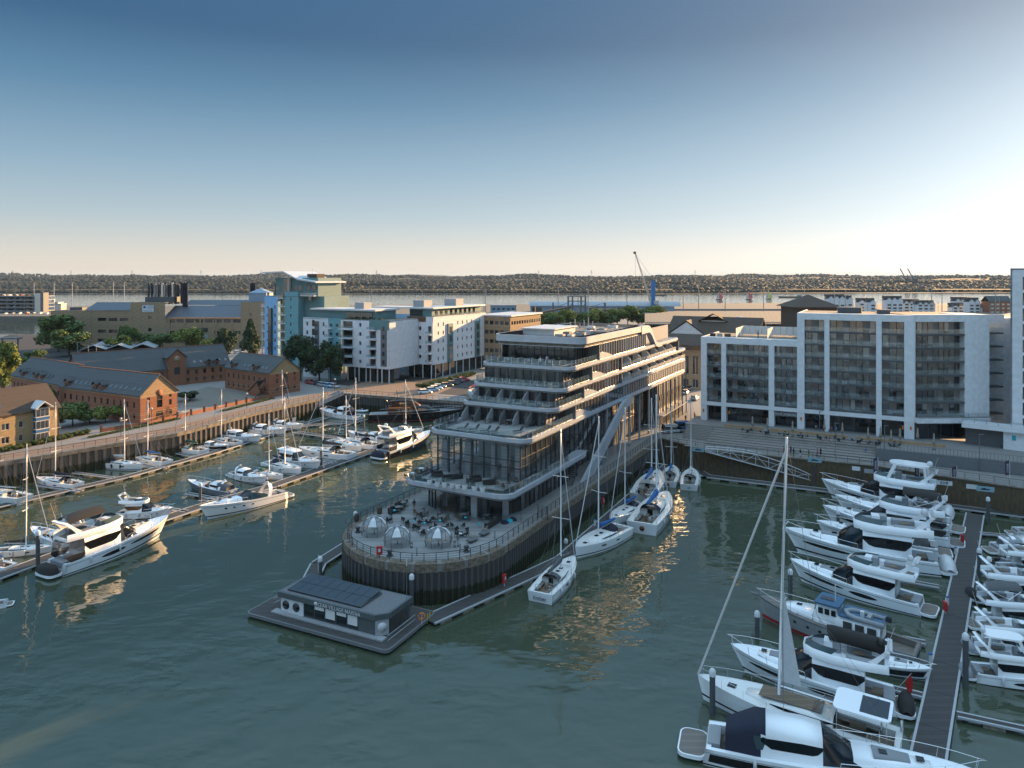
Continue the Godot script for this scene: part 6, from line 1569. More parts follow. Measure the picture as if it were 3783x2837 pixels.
func make_institute() -> void:
	var d:=342.0
	var X:=func(px: float) -> float: return (px - CX)/F*d
	var Y:=func(py: float) -> float: return EYE - (py - HZ)/F*d
	var o:=thing("institute_building","long buff brick institute with blue-grey roofs and a cluster of steel flues","institute",V(0,d,QUAY))
	var sect:=func(x0: float,x1: float,top: float,wins: Array) -> void:
		facade(o,"brick_tan",Vector3(X.call(x0),0,0),0,X.call(x1) - X.call(x0),Y.call(top) - QUAY,wins,["pane_dim","pane_dark"],"",0.3)
		plain_box(o,"roof","flat_roof",X.call(x0),X.call(x1) - X.call(x0),24,Y.call(top) - QUAY - 0.3,Y.call(top) - QUAY - 0.05,-0.1)
	var wl:=[]
	for j in 3:
		for i in 3: wl.append([22.5+i*5.3,3.2+j*4.3+(1.4 if j==2 else 0.0),4.2,1.5])
	sect.call(188,482,1147,wl)
	sect.call(482,610,1117,[[8.5,14.2,1.6,1.6],[8.5,8.2,1.6,1.6]])
	var wr:=[]
	for i in 8: wr.append([1.2+i*4.5,12.4,3.6,1.6])
	for i in 8:
		if i != 4: wr.append([1.2+i*4.5,6.8,3.6,1.6])
	sect.call(610,890,1176,wr)
	sect.call(890,978,1116,[[4,10.5,1.4,1.6],[4,5,1.4,1.6],[4,15.6,1.4,1.6]])
	var louvre:=X.call(733.0) as float
	for j in 3: box(o,"louvre",["iron","pale_grey","iron"][j],Vector3(louvre+2,2.6+j*3.1,0.04),Vector3(5.0,2.0,0.1))
	for i in 5: box(o,"pier","brick_tan",Vector3(X.call(625.0+i*58),7,0.15),Vector3(0.8,14,0.3))
	var rf:=Builder.new()
	rf.quad(Vector3(X.call(608),14.9,0.6),Vector3(X.call(890),14.9,0.6),Vector3(X.call(890),20.2,-11),Vector3(X.call(608),20.2,-11));put("sloped_roof",rf.done(),"roof_metal",o)
	rf=Builder.new();rf.quad(Vector3(X.call(640),20.4,-11.2),Vector3(X.call(890),20.4,-11.2),Vector3(X.call(890),22.8,-18),Vector3(X.call(640),22.8,-18));put("sloped_roof",rf.done(),"roof_metal",o)
	rf=Builder.new();rf.quad(Vector3(X.call(312),18.3,0.3),Vector3(X.call(482),18.3,0.3),Vector3(X.call(482),22.0,-8),Vector3(X.call(322),22.0,-8));put("sloped_roof",rf.done(),"roof_metal",o)
	box(o,"roof_plant","dark_grey",Vector3(X.call(262.0),18.8,-6),Vector3(6,1.6,4))
	plain_box(o,"hipped_block","shed_blue",X.call(908),8.5,10,22.3,26.6,-4)
	var hp:=Builder.new();var hx: float=X.call(908)
	for q in [[Vector3(hx - 0.3,26.6,-3.7),Vector3(hx+8.8,26.6,-3.7)],[Vector3(hx+8.8,26.6,-3.7),Vector3(hx+8.8,26.6,-14.3)],[Vector3(hx+8.8,26.6,-14.3),Vector3(hx - 0.3,26.6,-14.3)],[Vector3(hx - 0.3,26.6,-14.3),Vector3(hx - 0.3,26.6,-3.7)]]: hp.tri(q[0],q[1],Vector3(hx+4.25,29,-9))
	put("hipped_roof",hp.done(),"shed_blue",o)
	for i in 26:
		var px:=518.0+(i % 13)*8.6
		rod(o,"flue",["iron","canvas_navy","steel","mid_grey"][i % 4],Vector3(X.call(px),21,-8 - (i/13)*5 - (i % 3)),Vector3(X.call(px),31.6 - (i % 5)*0.3,-8 - (i/13)*5 - (i % 3)),0.5)
	plain_box(o,"flue_plinth","dark_grey",X.call(512),14,12,22.0,24.6,-6)
	for px in [642.0,900.0,993.0]:
		for k in 3: rod(o,"flue","canvas_navy",Vector3(X.call(px)+k*0.9,18,-10),Vector3(X.call(px)+k*0.9,31.4,-10),0.5)
	var sg:=thing("institute_sign","white sign board with a blue swirl high on the brick tower","sign",Vector3(X.call(548.0),Y.call(1140.0),-d+0.25))
	box(sg,"board","white",Vector3(0,0,0),Vector3(5.5,3.4,0.1))
	lettering(sg,"lettering","National\nOceanography\nCentre","bay_blue",Vector3(1.2,0.75,0.06),0,0.42);lettering(sg,"lettering","Southampton","bay_blue",Vector3(0,-1.05,0.06),0,0.5)
	var lb:=Builder.new(true);lb.lathe([[0,0.03],[0.62,0.03],[0.62,0]],14);var lg:=put("emblem",lb.done(),"bay_blue",sg,Vector3(-1.7,0.75,0.05));lg.rotation_degrees.x=90
	o=thing("workshop_shed","low workshop with pale corrugated roofs among the trees","shed",V(-182,300,QUAY),20)
	for i in 3: put("roof",roof_mesh(9,20,3.4,1.8,false,0.3),"shed_roof",o,Vector3(i*9.4,0,0));plain_box(o,"wall","pale_grey",0,28,20,0,3.4)
# ---------- waterside flats on the right
func bay(o: Node3D,x: float,w: float,floors: int,y0: float,dy: float,slabs:=true) -> void:
	plain_box(o,"recess_wall","taupe",x - 0.05,w+0.1,0.3,y0,y0+floors*dy+0.1,-1.5)
	for j in floors:
		var y:=y0+j*dy
		box(o,"balcony_slab","dark_grey",Vector3(x+w/2,y - 0.02,-0.72),Vector3(w - 0.02,0.36,1.62))
		var n: int=maxi(2,int(round(w/2.2)))
		for i in n: box(o,"balcony_glass","rail_glass",Vector3(x+(i+0.5)*w/n,y+0.62,0.02),Vector3(w/n - 0.08,0.95,0.03))
		for i in n: box(o,"balcony_post","steel",Vector3(x+(i+0.5)*w/n,y+0.58,-0.02),Vector3(0.05,0.8,0.05))
		var m: int=maxi(2,int(round(w/1.15)))
		var skip:=rng.randi() % m
		for i in m:
			if i==skip or (m>5 and i==(skip+3) % m): continue
			var wx:=x+(i+0.5)*w/m
			box(o,"window","pane_dark",Vector3(wx,y+1.32,-1.485),Vector3(w/m - 0.12,2.15,0.03))
			if rng.randf()<0.55:
				var drop:=rng.randf_range(0.5,2.1) if rng.randf()<0.5 else 2.1
				box(o,"blind" if drop<2.0 else "curtain",["blind","curtain","parasol"][rng.randi() % 3],Vector3(wx,y+2.37 - drop/2,-1.45),Vector3((w/m - 0.14)*(1.0 if drop<2.0 else rng.randf_range(0.4,1.0)),drop,0.02))
			box(o,"window_pane","window_glass",Vector3(wx,y+1.32,-1.41),Vector3(w/m - 0.12,2.15,0.02))
			box(o,"window_frame","iron",Vector3(x+(i+0.0)*w/m+0.03,y+1.32,-1.42),Vector3(0.08,2.2,0.08))
		if rng.randf()<0.5: box(o,"balcony_furniture",["rattan","rattan_tan","pale_grey"][rng.randi() % 3],Vector3(x+rng.randf_range(0.8,w - 0.8),y+0.45,-0.6),Vector3(0.9,0.6,0.6))
func frame_block(o: Node3D,x0: float,w: float,h: float,piers: Array,floors: int,gf: float,dy: float,dep: float) -> void:
	for i in piers.size():
		plain_box(o,"pier","render_white",x0+piers[i][0]*w,(piers[i][1] - piers[i][0])*w,1.9,0,h - 1.35,0.25)
		if i>0: bay(o,x0+piers[i - 1][1]*w,(piers[i][0] - piers[i - 1][1])*w,floors,gf+0.15,dy)
	plain_box(o,"top_band","render_white",x0,w,1.9,h - 1.35,h,0.252)
	plain_box(o,"shop_band","render_white",x0 - 0.001,w+0.002,1.2,gf - 0.85,gf - 0.05,0.30)
	plain_box(o,"body","taupe",x0+0.05,w - 0.1,dep - 2,gf - 0.9,h - 0.2,-1.75)
	plain_box(o,"roof","flat_roof",x0+0.3,w - 0.6,dep - 1,h - 0.2,h - 0.12,-0.4)
	plain_box(o,"roof_edge","render_white",x0,0.3,dep,h - 0.9,h,-1.66);plain_box(o,"roof_edge","render_white",x0+w - 0.3,0.3,dep,h - 0.9,h,-1.66)
	plain_box(o,"shop_front","dark_grey",x0+0.1,w - 0.2,dep - 3,0,gf - 0.86,-2.2)
	var n:=int(w/2.4)
	for i in n: box(o,"shop_window",["pane_dark","pane_dim","pane_dark"][rng.randi() % 3],Vector3(x0+(i+0.5)*w/n,1.5,-2.15),Vector3(w/n - 0.15,2.7,0.08))
func make_quay_flats() -> void:
	var y:=QUAY+2.2
	var o:=thing("waterside_flats","white-framed waterside block of flats with recessed glass balconies","apartment building",V(42.4,159.3,y),GRID)
	var A:=[[0.0,0.063],[0.222,0.273],[0.717,0.773]]
	frame_block(o,0,20.1,18.6,A+[[1.0,1.0]],5,4.3,2.58,16)
	var B:=[[0.0,0.067],[0.245,0.290],[0.689,0.735],[0.919,1.0]]
	frame_block(o,20.1,21.5,24.4,B,7,4.3,2.68,17)
	plain_box(o,"side_wall","render_white",20.1,0.3,15,18.6,24.3,-1.7)
	plain_box(o,"left_wall","render_white",0,0.3,14,0,18.4,-1.7)
	for i in 7: box(o,"terrace_screen","blind",Vector3(7.4,19.7,-1.5 - i*1.3),Vector3(0.06,2.0,1.2));
	for i in 9: box(o,"terrace_screen","blind",Vector3(8.0+i*1.35,19.7,-10.4),Vector3(1.25,2.0,0.06))
	for i in 6: box(o,"terrace_screen","blind",Vector3(14.0,19.7,-1.5 - i*1.3),Vector3(0.06,2.0,1.2))
	for i in 3: box(o,"terrace_furniture",["rattan","pale_grey","rattan_tan"][i],Vector3(2+i*1.6,18.9,-3),Vector3(1.2,0.7,0.9))
	plain_box(o,"roof_plant","dark_grey",27.5,4.6,3,24.3,25.5,-6);plain_box(o,"roof_plant","dark_grey",35,2.4,2.4,24.3,25.2,-4)
	var lt:=lettering(o,"sign_lettering","BLUE JASMINE","white",Vector3(17.85,2.82,0.34),0,0.5);box(o,"sign_board","dark_grey",Vector3(17.85,2.85,-0.6),Vector3(4.3,0.95,1.8))
	for x in [0.6,6.2,20.9,41.0,39.6]:
		box(o,"wall_lamp","orange",Vector3(x,2.2,0.3),Vector3(0.3,0.7,0.12))
	var p:=thing("waterside_flats","white waterside wing with balconies beside a broad blank wall","apartment building",V(79.2,140.0,y),2)
	plain_box(p,"pier","render_white",0.0,0.3,1.6,4.3,23.1,0.0)
	bay(p,0.3,9.9,7,4.45,2.68)
	plain_box(p,"top_band","render_white",0.0,10.3,1.5,23.1,24.5,0.0);plain_box(p,"blank_wall","render_white",10.2,5.0,8,4.3,24.5,0.02)
	plain_box(p,"body","taupe",0.2,14.6,13,4.2,24.3,-1.75);plain_box(p,"roof","flat_roof",0.2,15,14,24.3,24.4,-0.3)
	plain_box(p,"shop_band","render_white",-0.2,14.6,1.2,3.4,4.3,1.6);plain_box(p,"terrace_floor","paving",0,16,3.2,4.1,4.36,1.2)
	balustrade(p,[Vector3(0,4.4,1.5),Vector3(14,4.4,1.5)],0.9,1.9)
	plain_box(p,"shop_front","dark_grey",0.2,14.4,10,0,3.4,0.0);plain_box(p,"pier","render_white",12.6,1.6,1.0,0,3.45,1.2)
	for i in 5: box(p,"shop_window","pane_dark",Vector3(1.8+i*2.4,1.6,0.05),Vector3(2.2,2.6,0.08))
	for i in 7:
		box(p,"balcony_slab","dark_grey",Vector3(17.2,4.6+i*2.68,-2.5),Vector3(4.0,0.3,2.0));box(p,"balcony_glass","rail_glass",Vector3(17.2,5.3+i*2.68,-1.55),Vector3(4.0,0.9,0.04));box(p,"window","pane_dim",Vector3(15.7,6.0+i*2.68,-2.0),Vector3(0.8,2.0,0.1))
	plain_box(p,"link_wall","render_white",15.2,9.0,6,0,23.6,-3.6);plain_box(p,"link_wall","render_white",15.2,4.5,0.4,22.6,24.4,-2.0)  # first link wall has unseen width added behind the tower to block sun
	var q:=thing("tower_flats","white tower of flats rising at the edge of the frame","apartment building",V(94.4,134.6,y),-36)
	var tw:=grid_windows(2,10,1.9,4.5,3.0,2.95,3.0,2.4)
	facade(q,"render_white",Vector3.ZERO,0,12,33.6,tw,["pane_dark","pane_dim"],"iron",0.5);plain_box(q,"side_wall","render_white",0,0.3,14,0,33.6);plain_box(q,"roof","flat_roof",0,12,14,33.3,33.5)
	for j in 9: box(q,"balcony_glass","rail_glass",Vector3(3.4,3.6+j*2.95,0.06),Vector3(3.2,0.95,0.04))
	plain_box(q,"terrace_edge","render_white",-7.5,12,3.5,3.4,4.3,5.0);balustrade(q,[Vector3(-7.4,4.35,5.0),Vector3(4,4.35,5.0)],0.9,1.8);plain_box(q,"shop_wall","render_white",-1.0,6,4,0,3.4,4.2);plain_box(q,"shop_front","dark_grey",-7.0,6,4,0,3.4,3.4)
	for e in [[V(103,128,QUAY),50.0,42.0],[V(146,95,QUAY),40.0,46.0]]:
		var t:=thing("tower_flats","white tower of flats on the quay beyond the frame","apartment building",e[0],GRID - 8,"towers beyond the frame")
		facade(t,"render_white",Vector3.ZERO,0,e[1],e[2],grid_windows(8,11,2.0,4.6,3.0,3.2,3.0,2.3),["pane_dark","pane_dim"],"",0.4);plain_box(t,"body","render_white",0,e[1],15,0,e[2],-0.6)
	for e in [[0.6,"aqua"],[2.6,"bay_blue"]]: box(q,"shop_sign",e[1],Vector3(e[0],2.3,4.24),Vector3(0.6,0.9,0.08))
	var pz:=thing("stepped_terrace","broad pale stone steps from the restaurant plaza down to the quay","steps",V(42.4,159.3,QUAY),GRID)
	plain_box(pz,"plaza_floor","paving",-2,48,10,0.02,2.2,6.0)
	for i in 7: plain_box(pz,"step","step_stone",4.0,31.0,1.1,0.02,2.2 - (i+1)*0.275,6.0+(i+1)*1.1)
	for i in 9: plain_box(pz,"stair_flight","step_stone",-1.5,5.4,0.5,0.02,2.2 - (i+1)*0.22,6.0+(i+1)*0.5)
	plain_box(pz,"retaining_wall","mid_grey",35.0,26,8.6,0.02,2.18,11.8);plain_box(pz,"plaza_floor","paving",35.2,25,14.2,2.18,2.22,11.5)
	for q2 in [[6.0,8.0],[15.5,14.5],[31.5,15.0]]: plain_box(pz,"planter_wall","brick_band",q2[0],q2[1],0.4,2.2,2.75,5.4)
	var rr:=thing("ramp_railing","dark railing along the raised plaza above the stone quay","railing",V(42.4,159.3,QUAY),GRID)
	var pp:=[]
	for e in [Vector3(35.2,2.2,11.6),Vector3(48,2.2,11.6),Vector3(60,2.2,11.6)]: pp.append(rr.transform*e)
	railing(rr,pp,1.1,0.55,"iron",[1.0,0.1],0.02)
	var qr:=thing("quay_railing","dark railing along the stone quay edge, hung with banners","railing")
	railing(qr,[V(32.5,146.2,QUAY),V(38.3,141.6,QUAY),V(65.6,129.6,QUAY),V(81.6,116.6,QUAY),V(100,104.8,QUAY)],1.05,2.0,"iron",[1.0,0.6,0.25],0.035)
	var bn:=[[3010,1692,2.3,0.85,"banner_sea","","pale blue banner with a ship picture on the quay railing"],[3163,1722,1.3,0.7,"white","","plain white banner on the quay railing beside the ribbed one"],[3210,1732,1.4,0.7,"pale_grey","","pale grey notice banner on the quay railing"],[3412,1764,1.6,0.85,"banner_sea","","aqua picture banner on the railing behind the hardtop yacht"],
		[3488,1776,2.3,0.7,"white","SUR","white banner lettered SUR on the quay railing"],[3590,1790,1.5,0.7,"white","","plain white banner on the railing beside the white-capped pile"],[3640,1800,2.4,0.8,"banner_sea","","blue banner with a yacht picture on the quay railing"],[2580,1652,2.2,0.75,"banner_sea","","pale banner on the railing at the head of the white gangway"]]
	for e in bn:
		var at:=G(e[0],e[1]+18,QUAY)
		var b:=thing("banner",e[6],"banner",at+Vector3(-0.06,0.12,0.10),GRID+5,"banners on the quay railing")
		box(b,"sheet",e[4],Vector3(0,e[3]/2,0),Vector3(e[2],e[3],0.04))
		if e[5]: lettering(b,"lettering",e[5],"canvas_navy",Vector3(0,e[3]/2,0.03),0,0.45,true)
		elif e[4]=="banner_sea": put("picture",side_prism([Vector2(-0.6,-0.1),Vector2(0.5,-0.1),Vector2(0.7,0.1),Vector2(0.2,0.08),Vector2(0.0,0.2),Vector2(-0.3,0.2),Vector2(-0.45,0.08),Vector2(-0.65,0.07)],0.02),"canvas_navy",b,Vector3(0,e[3]*0.45,0.03))
	for e in [[3243,1755,1690,"purple feather flag beside the foot of the gangway rails"],[3396,1775,1708,"purple flag behind the mast of the hardtop yacht"],[3534,1855,1722,"purple flag on a white pole rising from the wall pontoon"],[3730,1775,1700,"leaning purple feather flag on the ramp"]]:
		var at:=G(e[0],e[1],QUAY if e[0] != 3534 else 0.5)
		var f:=thing("flag",e[3],"flag",at,0,"purple flags along the quay")
		var top: float=EYE - (e[2] - HZ)/F*-at.z - at.y
		rod(f,"pole","white",Vector3.ZERO,Vector3(0,top,0),0.05)
		var fb:=Builder.new();fb.rows([[Vector3(-0.05,top,0),Vector3(-0.05,top - 2.4,0)],[Vector3(-0.45,top - 0.05,0.08),Vector3(-0.45,top - 2.45,0.1)],[Vector3(-0.8,top - 0.2,0.0),Vector3(-0.75,top - 2.6,0.02)]]);put("flag_cloth",fb.done(),"flag_purple",f)
		var l:=lettering(f,"lettering","OYSTER","white",Vector3(-0.42,top - 1.3,0.13),0,0.32);l.rotation_degrees.z=90
# ---------- trees and hedges: crowns of many leaf-clump faces spread through lobes
var crowns:={}
func crown_mesh(kind: String,sd: int,n: int,size: float) -> ArrayMesh:
	var key:="%s%d" % [kind,sd]
	if crowns.has(key): return crowns[key]
	var r:=RandomNumberGenerator.new();r.seed=sd*77+5
	var lobes:=[]
	if kind=="round":
		for i in 11:
			var a:=r.randf()*TAU
			var y:=r.randf_range(-0.65,0.75)
			var q:=sqrt(maxf(0.05,1 - y*y*0.9))*r.randf_range(0.35,0.66)
			lobes.append([Vector3(cos(a)*q,y,sin(a)*q),r.randf_range(0.30,0.46)])
	elif kind=="hedge":
		for i in 9: lobes.append([Vector3(r.randf_range(-0.75,0.75),r.randf_range(-0.5,0.3),r.randf_range(-0.7,0.7)),r.randf_range(0.3,0.5)])
	else:
		for i in 14:
			var y:=-0.85+i*0.13
			var a:=i*2.4
			var q:=(0.9 - y)*0.32
			lobes.append([Vector3(cos(a)*q,y,sin(a)*q),0.16+(0.9 - y)*0.17])
	var st:=SurfaceTool.new();st.begin(Mesh.PRIMITIVE_TRIANGLES)
	for i in n:
		var l: Array=lobes[r.randi() % lobes.size()]
		var d:=Vector3(r.randfn(),r.randfn(),r.randfn()).normalized()
		var p: Vector3=l[0]+d*l[1]*pow(r.randf(),0.28)*r.randf_range(0.88,1.12)
		var nn:=(d+Vector3(r.randfn(),r.randfn(),r.randfn())*0.6).normalized()
		var u:=nn.cross(Vector3(r.randfn(),r.randfn(),r.randfn())).normalized()*size*r.randf_range(0.6,1.3)
		var v:=nn.cross(u).normalized()*size*r.randf_range(0.4,0.9)
		var c:=r.randf_range(0.65,1.35)
		st.set_color(Color(c*r.randf_range(0.9,1.15),c,c*0.95))
		var pts:=[p - u,p+v,p+u,p - v*0.9]
		for k in [0,1,2,0,2,3]: st.add_vertex(pts[k])
	st.generate_normals()
	crowns[key]=st.commit()
	return crowns[key]
var tree_n:=0
func tree(label: String,px: float,base_py: float,top_py: float,width_px: float,m: String,kind:="round",group:="",called:="tree") -> void:
	var at:=G(px,base_py,QUAY)
	var d:=-at.z
	var h:=(base_py - top_py)/F*d
	var w:=width_px/F*d/2
	tree_at(label,at,h,w,m,kind,group,called)
func tree_at(label: String,at: Vector3,h: float,w: float,m: String,kind:="round",group:="",called:="tree") -> void:
	tree_n+=1
	var o:=thing(called,label,"tree" if called=="tree" else called.replace("_"," "),at,(tree_n*67) % 360,group)
	var low:=0.18 if kind=="round" else 0.08
	var ch:=h*(1 - low)/2
	var c:=put("crown",crown_mesh(kind,tree_n % 3,3400,0.085),m,o)
	c.transform=Transform3D(Basis.from_scale(Vector3(w,ch,w)*1.02),Vector3(0,h - ch,0))
	var b:=Builder.new(true)
	b.tube([Vector3(0,-0.2,0),Vector3(0.05,h*0.3,0),Vector3(0,h*0.75,0.05)],maxf(0.12,h*0.028),7,h*0.008)
	for k in 5:
		var a:=k*1.3
		b.tube([Vector3(0,h*(0.25+0.07*k),0),Vector3(cos(a)*w*0.3,h*(0.42+0.07*k),sin(a)*w*0.3),Vector3(cos(a)*w*0.6,h*(0.5+0.07*k),sin(a)*w*0.6)],h*0.012,5,h*0.004)
	put("trunk",b.done(),"trunk",o)
func hedge(label: String,a: Vector3,b: Vector3,h: float,w: float,m:="leaf_hedge") -> void:
	var o:=thing("hedge",label,"hedge",a)
	var n: int=maxi(1,int(a.distance_to(b)/(w*1.1)))
	for i in n:
		var p:=(b - a)*((i+0.5)/n)
		var c:=put("foliage",crown_mesh("hedge",i % 3,900,0.13),m,o)
		c.transform=Transform3D(Basis(Vector3.UP,i*1.1)*Basis.from_scale(Vector3(w*0.85,h*0.62,w*0.85)),p+Vector3(0,h*0.45,0))
		rod(o,"stem","trunk",p,p+Vector3(0,h*0.6,0),0.05)
func make_trees() -> void:
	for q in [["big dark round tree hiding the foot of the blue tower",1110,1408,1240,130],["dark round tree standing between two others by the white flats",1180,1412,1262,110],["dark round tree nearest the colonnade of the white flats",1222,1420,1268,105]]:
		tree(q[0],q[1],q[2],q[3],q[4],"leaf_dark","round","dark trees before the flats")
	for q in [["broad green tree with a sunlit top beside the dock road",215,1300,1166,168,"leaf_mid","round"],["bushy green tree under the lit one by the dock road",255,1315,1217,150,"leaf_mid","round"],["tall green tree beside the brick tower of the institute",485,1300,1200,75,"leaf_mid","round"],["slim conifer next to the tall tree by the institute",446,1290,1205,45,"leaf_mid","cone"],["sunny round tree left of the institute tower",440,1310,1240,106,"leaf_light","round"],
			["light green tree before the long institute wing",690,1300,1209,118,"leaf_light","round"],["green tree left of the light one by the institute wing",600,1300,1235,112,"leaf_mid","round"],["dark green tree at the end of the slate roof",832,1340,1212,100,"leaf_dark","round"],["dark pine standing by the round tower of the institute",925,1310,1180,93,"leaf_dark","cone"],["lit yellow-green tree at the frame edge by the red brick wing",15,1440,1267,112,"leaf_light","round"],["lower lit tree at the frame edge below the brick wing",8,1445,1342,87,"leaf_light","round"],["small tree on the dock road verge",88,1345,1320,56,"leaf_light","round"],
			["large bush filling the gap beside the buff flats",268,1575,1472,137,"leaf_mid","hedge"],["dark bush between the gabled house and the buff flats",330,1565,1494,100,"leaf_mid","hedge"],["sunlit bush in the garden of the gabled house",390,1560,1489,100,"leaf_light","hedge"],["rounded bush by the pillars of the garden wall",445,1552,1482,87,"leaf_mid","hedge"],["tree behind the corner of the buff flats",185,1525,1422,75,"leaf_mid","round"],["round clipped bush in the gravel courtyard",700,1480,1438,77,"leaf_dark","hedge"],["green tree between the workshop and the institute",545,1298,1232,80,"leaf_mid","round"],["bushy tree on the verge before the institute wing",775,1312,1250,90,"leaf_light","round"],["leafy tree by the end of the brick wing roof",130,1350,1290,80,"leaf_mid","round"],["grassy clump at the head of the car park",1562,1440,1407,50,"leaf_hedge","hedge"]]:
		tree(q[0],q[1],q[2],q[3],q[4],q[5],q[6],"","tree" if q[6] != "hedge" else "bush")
	for i in 12:
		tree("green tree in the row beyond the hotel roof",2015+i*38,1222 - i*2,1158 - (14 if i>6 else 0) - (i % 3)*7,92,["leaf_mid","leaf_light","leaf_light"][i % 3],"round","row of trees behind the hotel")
	hedge("clipped hedge along the promenade below the buff flats",G(0,1672,QUAY),G(330,1600,QUAY),1.3,1.3)
	hedge("low hedge strip between the promenade and the brick wall",G(330,1618,QUAY),G(660,1548,QUAY),0.5,0.9)
	hedge("low planting strip further along the promenade",G(820,1520,QUAY),G(1010,1472,QUAY),0.5,1.0)
	hedge("leafy hedge beside the row of parked cars",G(1590,1425,QUAY),G(1745,1385,QUAY),1.6,2.2)
# ---------- cars
var car_protos:={}
func car_meshes() -> void:
	for kind in ["car","van"]:
		var o:=Node3D.new();o.name="parked_car" if kind=="car" else "parked_van"
		var l:=4.3 if kind=="car" else 4.9
		var rf:=1.42 if kind=="car" else 1.85
		var body:=[[-l/2,0.35,0.72,0.72,0.66],[-l/2+0.15,0.25,0.92,0.86,0.78],[-0.9,0.22,0.95,0.88,0.82],[0.8,0.22,0.92,0.88,0.82],[l/2 - 0.4,0.25,0.78,0.86,0.78],[l/2,0.32,0.60,0.74,0.66]]
		var cabin:=[[-l/2+0.12,0.85,0.95,0.78,0.66],[-l/2+0.55,0.85,rf - 0.05,0.78,0.62],[-0.2,0.85,rf,0.79,0.62],[0.55,0.85,rf - 0.1,0.79,0.60],[1.25,0.85,0.95,0.78,0.66]]
		if kind=="van": cabin=[[-l/2+0.05,0.85,1.2,0.84,0.78],[-l/2+0.2,0.85,rf,0.86,0.74],[0.7,0.85,rf,0.86,0.74],[1.2,0.85,rf - 0.2,0.84,0.7],[1.95,0.8,0.95,0.8,0.68]]
		o.add_child(named("body",loft(body),"car_white"));o.add_child(named("cabin",loft(cabin,-0.015),"boat_glass"))
		var rs:=[[cabin[1][0]+0.12,rf - 0.10,rf+0.01,0.63,0.6],[cabin[3][0] - 0.05,rf - 0.12,rf - 0.03,0.62,0.58]]
		if kind=="van": rs=[[-l/2+0.2,1.45,rf+0.02,0.80,0.76],[0.75,1.45,rf+0.02,0.80,0.76]]
		o.add_child(named("roof",loft(rs,0.02),"car_white"))
		for s in [-1,1]:
			for x in [-l*0.31,l*0.31]:
				var b:=Builder.new(true);b.lathe([[0.0,-0.1],[0.2,-0.11],[0.32,-0.1],[0.33,0.1],[0.2,0.11],[0.0,0.1]],12)
				var w:=named("wheel",b.done(),"rubber");w.position=Vector3(x,0.33,s*0.78);w.rotation_degrees.x=90;o.add_child(w,true)
				var rb:=Builder.new(true);rb.lathe([[0.0,0.125*s],[0.19,0.115*s]],10);var rm:=named("rim",rb.done(),"steel");w.add_child(rm)
			var hl:=named("head_lamp",unit_box,"head_lamp");hl.transform=Transform3D(Basis.from_scale(Vector3(0.12,0.14,0.3)),Vector3(l/2 - 0.07,0.62,s*0.55));o.add_child(hl,true)
			var tl:=named("tail_lamp",unit_box,"tail_lamp");tl.transform=Transform3D(Basis.from_scale(Vector3(0.1,0.22,0.16)),Vector3(-l/2+0.02,0.72,s*0.6));o.add_child(tl,true)
		car_protos[kind]=o
func named(called: String,m: Mesh,mt: String) -> MeshInstance3D:
	var o:=MeshInstance3D.new();o.name=called;o.mesh=m;o.material_override=M[mt];return o
func car(label: String,at: Vector3,turn: float,paint: String,kind:="car") -> void:
	var o: Node3D=car_protos[kind].duplicate();o.name=numbered("parked_car" if kind=="car" else "parked_van");add_child(o)
	o.position=at+Vector3(0,0.02,0);o.rotation_degrees.y=turn
	tag(o,label,"car" if kind=="car" else "van","parked vehicles")
	for c in o.get_children():
		if c.name.begins_with("body") or c.name.begins_with("roof"): c.material_override=M[paint]
func make_cars() -> void:
	car_meshes()
	for q in [[1568,1454,"car_white","white hatchback at the near end of the car park row"],[1596,1446,"car_pale_blue","pale blue hatchback second in the car park row"],[1608,1440,"car_white","white estate car third in the car park row"],[1622,1434,"car_pale_blue","light blue car fourth in the car park row"],[1648,1428,"car_brown","brown car parked before the hedge"],[1672,1421,"car_black","black car parked by the notice board"],[1690,1414,"car_black","black estate car near the red awning"],[1712,1408,"car_red","red car parked behind the red awning"]]:
		car(q[3],G(q[0],q[1],QUAY),20,q[2])
	for q in [[1146,1418,"car_red","red car parked under the dark round trees"],[1176,1423,"car_black","black car beside the red one under the trees"],[1192,1427,"car_silver","silver car parked third beyond the promenade"],[1212,1430,"car_pale_blue","pale blue car parked fourth beyond the promenade"],[1234,1432,"car_silver","silver estate car at the end of the promenade car park"]]:
		car(q[3],G(q[0],q[1],QUAY),-40,q[2])
	car("silver van parked at the quay end of the hotel street",G(2486,1598,QUAY),12,"car_silver","van")
	car("dark blue van behind the silver one on the hotel street",G(2528,1585,QUAY),12,"car_blue","van")
	car("silver car driving along the street by the flats",G(2566,1478,QUAY),60,"car_silver")
	for q in [[2520,1445,"car_white","white car parked at the far end of the hotel street"],[2545,1440,"car_silver","silver car parked next to the far end of the street"],[2568,1430,"car_black","black car parked in the sun by the brick hall"],[2536,1425,"car_black","black car parked behind the white one"],[2575,1420,"car_brown","brown car glinting beside the flats' corner"],[2530,1456,"car_white","white hatchback parked facing the glass hotel"]]:
		car(q[3],G(q[0],q[1],QUAY),62,q[2])
	car("white car parked under trees by the workshop",G(378,1302,QUAY),20,"car_white");car("white car parked at the end of the slate-roofed building",G(880,1305,QUAY),20,"car_white")
	car("white and blue van standing by the dock road trees",G(62,1352,QUAY),70,"car_white","van")
